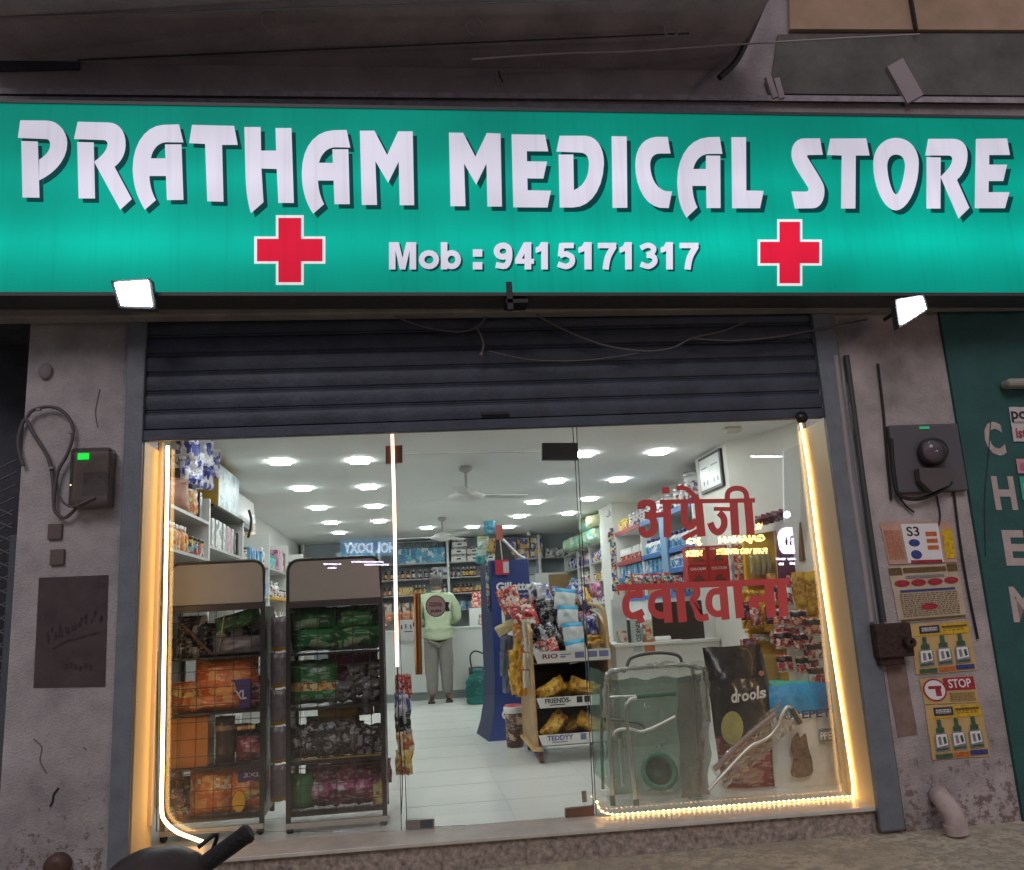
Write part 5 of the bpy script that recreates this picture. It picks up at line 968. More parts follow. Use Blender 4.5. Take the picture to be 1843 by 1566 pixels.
def rp(name, key, w, h, t, mats, bands, seed, x, y, z, label, group=None, rz=0, cat='packet', rot=None, wr=.014):
    return put(name, m_pouch(key, w, h, t, mats, bands, seed, wr), (x, y, z), label, cat, group, rz, 1.0, rot)
or_x = -1.39
# left rack
for i, x in enumerate((-1.33, -1.25)): rp('packet', 'thin_dark', .09, .24, .05, [art_blk], [], 40 + i, x, .66, .972, 'dark blister card on the top shelf of the left rack', 'dark blister cards in the left rack', .3 - .5 * i, 'blister card')
rp('packet', 'green_fold', .26, .09, .06, [art_grn], [], 43, -1.02, .66, 1.13, 'green folded pack under the header of the left rack', rot=(0, rad(-14), 0)); rp('packet', 'grey_fold', .28, .10, .08, [mat('grey_film', (.18, .16, .18), .4, var=.3)], [], 44, -1.03, .66, .975, 'grey folded packet on the top shelf of the left rack')
mb = MB(); mb.tube([(-1.33, .6, 1.16), (-1.17, .6, .99)], .011, 8); mb.tube([(-1.17, .6, .99), (-1.15, .6, .985)], .008, 8); mb.world('boxed_stick', mat('dark_stick', (.10, .05, .03), .5), 'thin brown stick leaning in the left rack', 'stick')
mb = MB(); mb.tube([(-1.10, .62, 1.22), (-1.13, .62, 1.0)], .004, 6); mb.world('hook_rod', chrome, 'thin steel rod in the upper left rack', 'rod')
rp('packet', 'orange_a', .36, .285, .12, [art_or], [], 45, -1.09, .66, .668, 'large orange pack on the second shelf of the left rack'); rp('packet', 'orange_b', .16, .17, .1, [art_or, lab_y], [(.55, .8, 1)], 46, -1.31, .64, .668, 'small orange and yellow pack at the left of the second shelf', rz=.2)
rp('packet', 'orange_c', .34, .09, .12, [art_or], [], 47, -1.15, .62, .668, 'flat orange pack lying in front on the second shelf'); rp('packet', 'dark_d', .14, .15, .08, [art_mar], [], 48, -.92, .66, .668, 'dark maroon pouch at the right of the second shelf')
def tagcard(label, x, z, txt_, w, h, y=.595):
    t = TH('size_card', label, 'card', (x, y, z)); MB().box((x - w / 2, y, z), (x + w / 2, y + .006, z + h)).build('card', mat('indigo_card', (.05, .03, .16), .5), t)
    mb = MB(); put_text(mb, txt_, (x - w * .3, y - .001, z + h * .3), (x + w * .32, y - .001, z + h * .3), (x - w * .3, y - .001, z + h * .62), 0, .03); mb.build('lettering', mat('lilac_ink', (.55, .5, .65), .5), t)
tagcard('purple card lettered XL on the second shelf of the left rack', -1.0, .675, 'XL', .11, .16); tagcard('purple card lettered 3XL at the bottom of the left rack', -.93, .27, '3XL', .16, .08)
put('carton', m_carton('orange_carton', .21, .16, .27, mat('orange_card', (.55, .17, .02), .5, var=.1), mat('orange_card2', (.55, .18, .02), .5, var=.12)), (-1.28, .66, .372), 'plain orange carton on the third shelf of the left rack', 'carton')
rp('bottle', 'brown_flat', .11, .26, .07, [dark_m, mat('tan_patch', (.30, .2, .1), .5)], [(.7, .78, 1)], 49, -1.09, .64, .372, 'dark brown flask shaped pack on the third shelf of the left rack', cat='bottle')
rp('packet', 'red_pk2', .17, .14, .1, [art_mar], [], 50, -.95, .66, .372, 'wrinkled dark red pack on the third shelf of the left rack'); mb = MB(); mb.tube([(-1.02, .62, .56), (-.92, .62, .565)], .013, 8); mb.world('packet', lab_y, 'rolled yellow sachet above the dark red pack', 'sachet')
rp('packet', 'orange_e', .24, .25, .12, [art_or, lab_o], [(.55, .85, 1)], 51, -1.16, .64, .105, 'orange printed pack standing on the bottom shelf of the left rack'); rp('packet', 'orange_f', .22, .235, .12, [art_or, lab_y], [(.3, .5, 1)], 52, -.96, .66, .105, 'orange pack under the 3XL card on the bottom shelf')
mb = MB(); mb.prism([(-1.0 + .035 * math.cos(a), .585, .17 + .055 * math.sin(a)) for a in [2 * math.pi * i / 16 for i in range(16)]], (0, .004, 0)); mb.world('price_tag', yellow_m, 'oval yellow tag on the bottom shelf of the left rack', 'tag')
for i, (x, z) in enumerate(((-1.36, .12), (-1.33, .17), (-1.30, .11), (-1.35, .21))): put('carton', m_carton('tiny_box', .05, .04, .045, art_mix, art_mix), (x, .62, z), 'tiny box spilled at the lower left corner of the left rack', 'box', 'tiny boxes in the left rack corner', jit(.8), 1, (jit(.5), jit(.5), jit(.8)))
# right rack
for (x, z, w_, h_, m_, lb) in ((-.63, 1.08, .2, .2, art_blk, 'black pack standing at the back left of the right rack top shelf'), (-.45, .80, .46, .13, art_mar, 'wide maroon pack at the back of the second shelf in the right rack'), (-.55, .49, .2, .14, art_blk, 'black pack at the back of the third shelf in the right rack'), (-.33, .45, .24, .12, art_blk, 'broad black pack at the back of the third shelf in the right rack'), (-.40, .22, .5, .14, art_mar, 'long maroon pack at the back of the right rack bottom shelf'),
                              (-1.13, 1.0, .5, .22, art_blk, 'wide black pack at the back of the left rack top shelf'), (-1.0, .73, .24, .16, art_or, 'orange pack at the back of the left rack second shelf'), (-1.30, .50, .2, .14, art_mar, 'maroon pack at the back of the left rack third shelf'), (-1.02, .46, .28, .16, art_blk, 'black pack at the back right of the left rack third shelf'), (-1.33, .15, .14, .2, art_blk, 'black pack at the back of the left rack bottom shelf')):
    put('packet', m_pouch('backfill%d' % int(-x * 100 + z * 1000), w_, h_, .10, [m_], [], 170 + int(z * 10), .02), (x, .78, z - .05), lb, 'packet', None, jit(.1))
gp = m_pouch('green_pack', .27, .13, .13, [art_grn], seed=55, wr=.02)
for (x, z) in ((-.58, .972), (-.58, 1.09), (-.31, .972), (-.31, 1.09)): put('packet', gp, (x, .64, z), 'dark green pack stacked on the top shelf of the right rack', 'packet', 'green packs on the top shelf of the right rack', jit(.15))
rp('packet', 'green_pk2', .28, .25, .12, [art_grn, lab_y], [(.35, .5, 1)], 56, -.59, .64, .668, 'green and yellow pack on the second shelf of the right rack')
pkc = TH('carton', 'pink carton with white script behind the green packs', 'carton', (-.36, .84, .8)); MB().box((-.52, .82, .70), (-.22, .90, 1.0)).build('box', art_pk, pkc); MB().box((-.46, .815, .84), (-.26, .82, .96)).build('panel', mat('hot_pink', (.60, .08, .30), .5), pkc)
mb = MB(); put_text(mb, 'bodyfit', (-.44, .812, .90), (-.28, .812, .91), (-.435, .812, .935), 0, .02); mb.build('lettering', white_ink, pkc)
grey_toy = mat('smoke_film', (.13, .14, .14), .25, var=.3, vscale=20)
for i, (x, z, s_) in enumerate(((-.40, .67, 1), (-.31, .70, .9), (-.24, .67, 1.05), (-.34, .78, .8), (-.22, .80, .8))): put('packet', m_pouch('smoke_pack', .13, .12, .08, [grey_toy, art_blk], [(.4, .55, 1)], 57, .03), (x, .64, z), 'smoky clear pouch in the heap on the second shelf of the right rack', 'pouch', 'smoky pouches in the right rack', jit(.6), s_)
gc = m_carton('teal_card', .07, .03, .1, art_teal, art_teal); put('carton', gc, (-.21, .75, .58), 'teal carton peeping out at the right of the third shelf', 'carton'); put('carton', m_carton('white_redcard', .12, .03, .1, art_redw, art_redw), (-.31, .75, .575), 'red and white carton beside the teal one on the third shelf', 'carton')
rp('packet', 'amber_big', .24, .26, .1, [mat('amber_film', (.30, .13, .02), .35, var=.3), foil_y], [(.85, 1, 1)], 58, -.45, .70, .372, 'brown pack with an orange top edge on the third shelf of the right rack')
for i, x in enumerate((-.66, -.58, -.47, -.37, -.26)): put('packet', m_pouch('black_pack', .15, .19, .09, [art_blk], [], 60, .03), (x, .62, .372), 'crumpled black pouch along the third shelf of the right rack', 'pouch', 'black pouches in the right rack', jit(.5), .9 + jit(.15))
mb = MB(); mb.box((-.66, .60, .335), (-.20, .66, .365)); mb.world('flat_carton', mat('amber_card', (.55, .28, .03), .5), 'long amber carton wedged under the black pouches', 'carton', bevel=.004)
for i, x in enumerate((-.53, -.40, -.29)): put('packet', m_pouch('maroon_pack', .18, .225, .11, [art_mar, art_pk], [(.45, .62, 1)], 62, .02), (x, .64, .10), 'maroon and pink pack on the bottom shelf of the right rack', 'packet', 'maroon packs on the bottom shelf', jit(.2))
rp('packet', 'green_low', .14, .19, .1, [mat('leaf_film', (.05, .25, .08), .35, var=.25)], [], 63, -.66, .62, .10, 'bright green pack at the bottom left of the right rack'); put('carton', m_carton('yellow_low', .07, .05, .11, lab_y, lab_y), (-.22, .60, .10), 'yellow tin at the bottom right of the right rack', 'tin')
# hanging packets between the racks and by the door
hp = m_pouch('hanging_dull', .10, .20, .03, [mat('dull_film', (.24, .20, .22), .3, var=.3, vscale=16), foil_y], [(.0, .12, 1)], 64, .012)
for i in range(5): put('packet', hp, (-.79, .66, .98 - i * .21), 'dull hanging packet in the gap between the two racks', 'packet', 'packets hanging between the racks', jit(.3))
for i, (z, a_) in enumerate(((.66, art_redw), (.56, art_bw), (.46, art_blk), (.34, lab_o), (.24, lab_y))): put('packet', m_pouch('side_pk%d' % i, .10, .14, .05, [a_], [], 66 + i, .02), (-.07 + jit(.01), .66 - .05 * i * .3, z), {0: 'red and white sachet on top of the string beside the rack', 1: 'blue and white sachet in the string beside the rack', 2: 'black sachet in the string beside the rack', 3: 'orange sachet low in the string beside the rack', 4: 'yellow sachet at the end of the string beside the rack'}[i], 'sachet', None, jit(.6))
# ------------------------------------------------------------------ back counter, customer
ct = TH('counter', 'white pharmacy counter across the back where the customer stands', 'counter', (.5, 8.1, 0))
MB().box((-1.0, 7.8, .115), (1.75, 8.4, .95)).build('front_panel', lam, ct); MB().box((-1.02, 7.77, .95), (1.77, 8.42, .98)).build('worktop', mat('worktop_white', (.66, .68, .66), .25), ct, bevel=.004)
MB().box((-.98, 7.86, 0), (1.73, 8.38, .113)).build('plinth', mat('plinth_grey', (.32, .34, .33), .4), ct)
CT = .98
for (x, w, h, m_, lb) in ((-.18, .16, .15, card, 'brown carton at the left end of the pharmacy counter'), (1.02, .1, .16, art_redw, 'upright red and white carton right of the customer'), (1.2, .13, .12, card, 'small brown carton beside the scanner on the counter')):
    put('carton', m_carton('ctn%s' % lb[:6] + str(x), w, .1, h, m_, m_), (x, 8.0, CT), lb, 'carton')
row('packet', m_pouch('salmon_pk', .12, .13, .06, [mat('salmon_film', (.55, .25, .15), .35, var=.3)], seed=71), (-.4, 8.15, CT + .12), (.1, 8.15, CT + .12), 4, 'salmon coloured packet left of the customer on the counter', 'packet', 'salmon packets on the counter')
nb = TH('notice', 'white counter notice with black writing left of the customer', 'notice', (-.08, 7.76, .8)); MB().box((-.20, 7.755, .83), (.06, 7.76, 1.12)).build('sheet', paper_w, nb)
mb = MB()
for x, z in ((-.15, 1.02), (-.09, 1.03), (-.02, 1.02), (.02, 1.05)): mb.box((x - .012, 7.752, z - .03), (x + .006, 7.754, z + .03))
mb.box((-.12, 7.752, .95), (0, 7.754, .962)); mb.build('writing', black_ink, nb)
rb = m_carton('red_counter_box', .2, .1, .12, art_red, art_redw); 
for x, z in ((.98, 1.24), (1.2, 1.24), (1.0, 1.36), (1.22, 1.36)): put('carton', rb, (x, 8.35, z), 'red and white snack carton stacked behind the counter right of the customer', 'carton', 'red snack cartons behind the counter', jit(.05))
mb = MB(); mb.box((.85, 8.25, CT), (1.75, 8.41, 1.235)); mb.world('counter_riser', lam, 'white riser on the counter under the red snack cartons', 'stand')
row('bottle', m_bottle('blue_cap_bottle', .035, .14, white_m, lab_bl, mat('blue_cap', (.05, .2, .5), .4)), (.95, 8.12, CT), (1.3, 8.12, CT), 4, 'small white bottle with blue cap in front of the riser', 'bottle', 'blue capped bottles on the counter')
wm = TH('weighing_scale', 'dark grey counter machine with two round dials', 'machine', (1.3, 7.95, CT)); MB().box((1.17, 7.88, CT), (1.44, 8.06, CT + .13)).build('case', mat('slate_case', (.06, .075, .085), .4), wm, bevel=.01)
for x in (1.235, 1.375): MB().lathe([(.042, 0), (.045, .01), (.001, .012)], (x, 7.88, CT + .06), 14, 0, Matrix.Rotation(rad(90), 3, 'X')).build('dial', mat('dial_pale', (.35, .42, .42), .3), wm)
row('jar', m_jar('counter_jar', .06, .14, art_cr, art_redw, mat('red_lid', (.5, .03, .03), .4)), (-.95, 8.2, CT), (-.35, 8.2, CT), 4, 'cream jar with a red lid at the far left of the counter', 'jar', 'cream jars on the counter')
def skin(joints, edges, root, sub=2):
    me = bpy.data.meshes.new('s'); nm = list(joints); me.from_pydata([joints[n][0] for n in nm], [(nm.index(a), nm.index(b)) for a, b in edges], [])
    o = bpy.data.objects.new('s', me); COL.objects.link(o); md = o.modifiers.new('k', 'SKIN'); md.use_smooth_shade = True
    for i, n in enumerate(nm):
        r_ = joints[n][1]; me.skin_vertices[0].data[i].radius = r_ if isinstance(r_, tuple) else (r_, r_); me.skin_vertices[0].data[i].use_root = n == root
    sb_ = o.modifiers.new('u', 'SUBSURF'); sb_.levels = sub; sb_.render_levels = sub
    dg = bpy.context.evaluated_depsgraph_get(); dg.update(); ev = o.evaluated_get(dg); m2_ = bpy.data.meshes.new_from_object(ev); bpy.data.objects.remove(o)
    vs = [v.co.copy() for v in m2_.vertices]; fs = [tuple(p.vertices) for p in m2_.polygons]; bpy.data.meshes.remove(m2_); return vs, fs
mn = TH('person', 'man seen from behind in a pale green shirt and grey trousers at the counter', 'person', (.345, 7.36, 0)); MO = V(mn.location)
J = {'pel': ((0, 0, .93), (.15, .11)), 'sp': ((0, .01, 1.12), (.13, .10)), 'ch': ((0, .03, 1.32), (.15, .105)), 'nk': ((0, .055, 1.46), .056), 'hb': ((0, .085, 1.505), (.066, .07)), 'hm': ((0, .105, 1.61), (.078, .092)), 'ht': ((0, .105, 1.675), (.06, .07))}
E_ = [('pel', 'sp'), ('sp', 'ch'), ('ch', 'nk'), ('nk', 'hb'), ('hb', 'hm'), ('hm', 'ht')]
for s_, n in ((-1, 'L'), (1, 'R')):
    J.update({'sh' + n: ((s_ * .17, .03, 1.385), .06), 'el' + n: ((s_ * .28, .05, 1.10), .043), 'wr' + n: ((s_ * .19, .30, 1.05), .027), 'pm' + n: ((s_ * .175, .375, 1.03), (.036, .016)), 'hp' + n: ((s_ * .085, 0, .86), .085), 'kn' + n: ((s_ * .10, .015, .48), .055), 'an' + n: ((s_ * .105, -.02, .085), .036), 'to' + n: ((s_ * .125, .12, .03), (.038, .022))})
    E_ += [('ch', 'sh' + n), ('sh' + n, 'el' + n), ('el' + n, 'wr' + n), ('wr' + n, 'pm' + n), ('pel', 'hp' + n), ('hp' + n, 'kn' + n), ('kn' + n, 'an' + n), ('an' + n, 'to' + n)]
    for i, (a, l_) in enumerate(((-.3, .06), (-.1, .075), (.08, .08), (.25, .07))):
        J['f%d%s' % (i, n)] = ((s_ * .175 - s_ * .03 + s_ * .02 * i, .375 + .05, 1.022), .009); J['g%d%s' % (i, n)] = ((s_ * .175 - s_ * .03 + s_ * .02 * i + .02 * a, .375 + .05 + l_ * .7, .998), .008); E_ += [('pm' + n, 'f%d%s' % (i, n)), ('f%d%s' % (i, n), 'g%d%s' % (i, n))]
    J['t' + n] = ((s_ * .14, .37, 1.01), .010); J['u' + n] = ((s_ * .12, .41, .995), .009); E_ += [('wr' + n, 't' + n), ('t' + n, 'u' + n)]
vs, fs = skin(J, E_, 'pel'); skin_m = mat('brown_skin', (.20, .11, .075), .55)
mb = MB(); mb.add([MO + v for v in vs], fs, 0, True)
for s_ in (-1, 1): mb.sph(MO + V((s_ * .082, .10, 1.60)), .026, 8, sc=(.4, .7, 1.1))
mb.sph(MO + V((0, .20, 1.585)), .016, 6, sc=(.8, 1, 1.2)); mb.build('body', skin_m, mn)
shirt_m = mat('pale_green_cloth', (.52, .60, .41), .85, var=.14, vscale=9, bump=.9, bscale=14)
JS = {'hem': ((0, 0, .80), (.225, .16)), 'pel': ((0, 0, .88), (.225, .155)), 'w': ((0, .0, 1.0), (.215, .15)), 'sp': ((0, .01, 1.15), (.19, .135)), 'ch': ((0, .03, 1.33), (.185, .125)), 'nk': ((0, .05, 1.455), (.085, .07))}; ES = [('hem', 'pel'), ('pel', 'w'), ('w', 'sp'), ('sp', 'ch'), ('ch', 'nk')]
for s_, n in ((-1, 'L'), (1, 'R')):
    JS.update({'sh' + n: ((s_ * .19, .03, 1.385), .085), 'am' + n: ((s_ * .25, .03, 1.25), .085), 'el' + n: ((s_ * .275, .05, 1.10), .060), 'wr' + n: ((s_ * .205, .27, 1.06), .045)}); ES += [('ch', 'sh' + n), ('sh' + n, 'am' + n), ('am' + n, 'el' + n), ('el' + n, 'wr' + n)]
vs, fs = skin(JS, ES, 'sp'); mb = MB(); mb.add([MO + v + V((noise.noise(v * 9) * .010, noise.noise(v * 9 + V((3, 1, 2))) * .012, 0)) for v in vs], fs, 0, True); mb.build('shirt', shirt_m, mn)
MB().lathe([(.075, 0), (.07, .03), (.066, .045), (.06, .03)], MO + V((0, .062, 1.45)), 16).build('collar', shirt_m, mn)
JT = {'pel': ((0, 0, .90), (.165, .125))}; ET = []
for s_, n in ((-1, 'L'), (1, 'R')):
    JT.update({'hp' + n: ((s_ * .092, 0, .80), .118), 'kn' + n: ((s_ * .10, .0, .48), .10), 'an' + n: ((s_ * .105, -.015, .10), .075)}); ET += [('pel', 'hp' + n), ('hp' + n, 'kn' + n), ('kn' + n, 'an' + n)]
vs, fs = skin(JT, ET, 'pel'); mb = MB(); mb.add([MO + v + V((noise.noise(v * 8) * .008, noise.noise(v * 8 + V((1, 5, 2))) * .010, 0)) for v in vs], fs, 0, True); mb.build('trousers', mat('grey_trousers', (.24, .22, .20), .9, var=.12, bump=.3, bscale=30), mn)
mb = MB(); prof = []
for i in range(10):
    for k_ in range(17):
        pass
mb.sph(MO + V((0, .088, 1.625)), .094, 12, sc=(.92, 1.0, 1.0)); hr = mb.build('hair', mat('grey_hair', (.13, .12, .115), .9, var=.4, vscale=40, bump=.6, bscale=200), mn)
for s_ in (-1, 1): MB().hexa([MO + V((s_ * .12 + x, y, 0)) for x, y in ((-.05, -.09), (.05, -.09), (.055, .17), (-.045, .17))], [MO + V((s_ * .12 + x, y, z)) for x, y, z in ((-.045, -.085, .03), (.045, -.085, .03), (.05, .16, .025), (-.04, .16, .025))]).build('sandal', mat('dark_sandal', (.05, .035, .03), .6), mn, bevel=.01)
# water jug and basket on the floor by the counter
jg = TH('water_jug', 'teal translucent water jug on the floor beside the blue stand', 'jug', (.83, 6.9, 0)); jmat = mat('teal_plastic', (.04, .40, .36), .2, coat=.5)
jprof = [(.13, 0), (.16, .02), (.16, .05)]
for i in range(4): jprof += [(.150, .065 + i * .055), (.165, .085 + i * .055), (.165, .10 + i * .055)]
jprof += [(.15, .30), (.10, .36), (.05, .385), (.05, .42), (.001, .42)]
MB().lathe(jprof, jg.location, 20).build('body', glassmat('teal_clear', (.10, .55, .50), dust=.55, dustcol=(.04, .42, .38), gr=.1), jg); MB().lathe([(.055, .40), (.06, .405), (.06, .44), (.001, .445)], jg.location, 16).build('cap', mat('teal_dark', (.02, .16, .16), .4), jg)
j2 = copy_tree(jg); j2.location = (.98, 7.25, 0); j2['label'] = 'second teal water jug half hidden behind the first one'
mb = MB(); mb.lathe([(.12, 0), (.14, .02), (.15, .22), (.12, .25), (.001, .25)], (.95, 7.0, .44), 16) if False else None; mb.lathe([(.10, .0), (.12, .02), (.12, .42), (.001, .43)], (.88, 7.62, .0), 14); mb.tube(smooth([(.80, 7.6, .42), (.79, 7.58, .58), (.86, 7.58, .64), (.97, 7.58, .60)]), .012, 8); mb.world('floor_bucket', dark_m, 'dark bucket with an upright handle behind the teal jug', 'bucket')
# ------------------------------------------------------------------ blue shaving stand
bs = TH('display_stand', 'tall navy blue card display stand with white lettering', 'display stand', (.82, 3.6, 0))
navy = mat('navy_card', (.025, .05, .22), .45); navyd = mat('deep_navy_card', (.012, .02, .085), .5)
yF, yB = 3.5, 3.95
fl = lambda z: .02 * max(0, (.45 - z) / .45) ** 2 * 2
ringz = [(0, .09), (.12, .05), (.3, .015), (.55, .0), (1.2, -.005), (1.63, -.02)]
mb = MB()
for (z0, e0), (z1, e1) in zip(ringz[:-1], ringz[1:]):
    mb.add([(.745 - e0, yF - e0, z0), (1.14 + e0, yF - e0, z0), (1.14 + e1, yF - e1, z1), (.745 - e1, yF - e1, z1)], [(0, 1, 2, 3)], 0)
    mb.add([(.68 - e0, yB + e0, z0), (.745 - e0, yF - e0, z0), (.745 - e1, yF - e1, z1), (.68 - e1, yB + e1, z1)], [(0, 1, 2, 3)], 1)
    mb.add([(1.14 + e0, yF - e0, z0), (1.14 + e0, yB + e0, z0), (1.14 + e1, yB + e1, z1), (1.14 + e1, yF - e1, z1)], [(0, 1, 2, 3)], 1)
    mb.add([(1.14 + e0, yB + e0, z0), (.68 - e0, yB + e0, z0), (.68 - e1, yB + e1, z1), (1.14 + e1, yB + e1, z1)], [(0, 1, 2, 3)], 1)
mb.add([(.765, yF + .02, 1.63), (1.12, yF + .02, 1.63), (1.12, yB - .02, 1.63), (.765, yB - .02, 1.63)], [(0, 1, 2, 3)], 1)
mb.build('tower', [navy, navyd], bs)
mb = MB(); put_text(mb, 'Gillette', (.80, yF - .006, 1.335), (1.13, yF - .006, 1.335), (.80, yF - .006, 1.42), 0, .04); put_text(mb, 'Gillette', (.79, yF - .045, .175), (1.13, yF - .045, .175), (.79, yF - .03, .26), 0, .04)
put_text(mb, 'the best a man can get', (.80, yF - .006, 1.29), (1.10, yF - .006, 1.29), (.80, yF - .006, 1.315), 0, .01); mb.build('lettering', white_ink, bs)
mb = MB(); mb.box((.745 - .006, yF + .03, .24), (.738, yF + .3, .32)); mb.build('side_lettering', white_ink, bs)
sw = MB(); 
for r0, r1, mi in ((.0, 1, 0),): sw.prism([(.84, yF - .012, 1.16), (1.12, yF - .012, 1.16), (1.12, yF - .012, .92), (.90, yF - .012, .92), (.86, yF - .012, .97), (.84, yF - .012, 1.05)], (0, .006, 0)); 
p_ = sw.build('pack_picture', white_ink, bs); MB().prism([(.87, yF - .018, 1.13), (1.12, yF - .018, 1.13), (1.12, yF - .018, .97), (.90, yF - .018, .97), (.87, yF - .018, 1.02)], (0, .006, 0)).build('pack_screen', mat('screen_grey', (.09, .10, .13), .3), p_)
MB().box((.745, yF - .004, .335), (1.14, yF - .001, .345)).build('seam', mat('seam_blue', (.12, .18, .40), .5), bs)
rt = TH('price_tag', 'red tag with a white slip hanging from the top of the blue stand', 'tag', (.87, yF - .03, 1.5)); MB().box((.80, yF - .035, 1.49), (.93, yF - .03, 1.63)).build('card', mat('tag_red', (.55, .03, .06), .5), rt); MB().box((.875, yF - .038, 1.505), (.93, yF - .0355, 1.61)).build('slip', paper_w, rt); MB().tube([(.87, yF - .032, 1.63), (.86, yF - .01, 1.82)], .006, 6).build('ribbon', mat('pale_ribbon', (.6, .45, .4), .6), rt)
hk = TH('header_arm', 'white curved arm with cards rising above the blue stand', 'arm', (.95, 3.7, 1.63)); MB().tube(smooth([(.87, 3.7, 1.88), (.95, 3.7, 1.80), (1.05, 3.7, 1.69), (1.12, 3.7, 1.65)]), .014, 8).build('arm', white_m, hk); MB().prism([(.85, 3.69, 1.87), (.93, 3.69, 1.80), (1.03, 3.69, 1.64), (.82, 3.69, 1.64)], (0, .01, 0)).build('dark_board', mat('charcoal_card', (.05, .055, .06), .5), hk); MB().box((.84, 3.66, 1.84), (.91, 3.67, 1.98)).build('red_card', mat('coral_card', (.60, .18, .15), .5), hk)
for (x, z, a_, lb) in ((.72, 1.75, art_mint, 'mint green packet hung left of the stand top'), (.70, 1.62, art_teal, 'teal packet hung below the mint one'), (.78, 1.72, lab_y, 'lime packet in front of the charcoal board'), (.79, 1.90, art_blue, 'sky blue packet above the lime one')): put('packet', m_pouch('top_' + lb[:5], .12, .14, .04, [a_], [], 80 + int(z * 100), .012), (x, 3.75, z), lb, 'packet', None, jit(.4))
for i in range(9): put('sachet', m_pouch('razor_card', .05, .09, .015, [art_mix], [], 82, .004), (.725, 3.55 + jit(.01), 1.55 - i * .05), 'small carded sachet down the left edge of the blue stand', 'sachet', 'carded sachets on the blue stand', rad(60) + jit(.3))
# ------------------------------------------------------------------ pet food rack on castors
pf = TH('snack_rack', 'plywood rack on castors with lettered white shelf fronts', 'rack', (1.2, 2.4, 0)); x0, x1, ya, yb_ = .90, 1.50, 2.02, 2.82
for x in (x0, x1): MB().prism([(x, ya, .12), (x, yb_, .12), (x, yb_, 1.15), (x, ya + .25, 1.08), (x, ya + .02, .98)], (.018, 0, 0)).build('side_panel', wood, pf, bevel=.003)
MB().box((x0 + .019, yb_ - .02, .12), (x1 - .001, yb_, 1.14)).build('back_panel', mat('rack_back', (.12, .075, .04), .6), pf)
for z in (.14, .42, .74): MB().box((x0 + .019, ya + .01, z - .015), (x1 - .001, yb_ - .021, z)).build('shelf', mat('shelf_brown', (.13, .08, .05), .6), pf)
FRONT = [(.155, .075, 'TEDDYY'), (.425, .075, 'FRIENDS-'), (.755, .085, 'RIO')]
for z, h, tx in FRONT:
    xe = x1 + .02; f_b = MB().prism([(x0 + .045, ya - .012, z - .02), (xe, ya - .012, z - .02), (xe, ya - .012, z + h - .02), (x0 + .02, ya - .012, z + h - .02)], (0, .008, 0)).build('shelf_front', mat('front_white', (.62, .60, .57), .5), pf)
    mb = MB(); inkm = mat('maroon_ink', (.18, .02, .06), .5) if tx == 'RIO' else (mat('navy_ink', (.05, .06, .22), .5) if tx[0] == 'T' else black_ink)
    w = .12 if tx == 'RIO' else .2; put_text(mb, tx, (x0 + .085, ya - .014, z + .012), (x0 + .085 + w, ya - .014, z + .012), (x0 + .085, ya - .014, z + .048), 0, .03); mb.build('lettering', inkm, f_b)
    mb = MB()
    if tx == 'RIO': mb.box((x0 + .225, ya - .0145, z + .034), (x0 + .31, ya - .014, z + .042)); mb.box((x0 + .225, ya - .0145, z + .014), (x0 + .265, ya - .014, z + .026))
    else: mb.box((x0 + .12, ya - .0145, z - .004), (x0 + .24, ya - .014, z + .003))
    for i, xx in enumerate((.34, .44, .53) if tx == 'RIO' else ((.33, .39) if tx[0] == 'F' else (.34,))): mb.box((x0 + xx, ya - .0145, z + .005), (x0 + xx + (.075 if tx == 'RIO' else .045), ya - .0142, z + .05))
    mb.build('emblem', mat('emblem_ink', (.14, .15, .28), .5) if tx != 'FRIENDS-' else black_ink, f_b)
for sx in (x0 + .04, x1 - .03):
    for y in (ya + .06, yb_ - .06):
        c_ = MB().box((sx - .02, y - .02, .085), (sx + .02, y + .02, .125)).build('castor', mat('castor_steel', (.4, .38, .35), .4, metal=.7), pf); MB().lathe([(.036, -.014), (.04, -.008), (.04, .008), (.036, .014)], (sx, y, .042), 16, 0, Matrix.Rotation(rad(90), 3, 'Y')).build('wheel', mat('brown_wheel', (.14, .04, .03), .5), c_)
MB().box((x0 - .03, ya - .03, .10), (x0 + .03, ya + .75, .128)).build('base_rail', mat('pine', (.50, .32, .12), .5, var=.2), pf, bevel=.004)
MB().tube(smooth([(x1 + .01, ya + .02, .82), (x1 + .015, ya + .05, 1.04), (x1 - .0, ya + .1, 1.13), (x1 - .06, ya + .3, 1.17)]), .016, 8).build('curved_arm', mat('pine', (.5, .32, .12), .5), pf)
yp = m_pouch('mustard_bag', .24, .12, .11, [art_yel], seed=90, wr=.03)
for (x, y, z, r_, rz_) in ((1.08, 2.12, .43, -.45, .2), (1.30, 2.14, .43, .35, -.2), (1.10, 2.14, .15, -.75, .3), (1.33, 2.12, .15, .5, -.2), (1.2, 2.3, .43, .1, .4), (1.22, 2.3, .15, -.2, .1)):
    put('packet', yp, (x, y, z + .012 + abs(r_) * .08), 'mustard yellow packet heaped on a shelf of the plywood rack', 'packet', 'mustard packets on the plywood rack', rz_, 1, (0, r_, rz_))
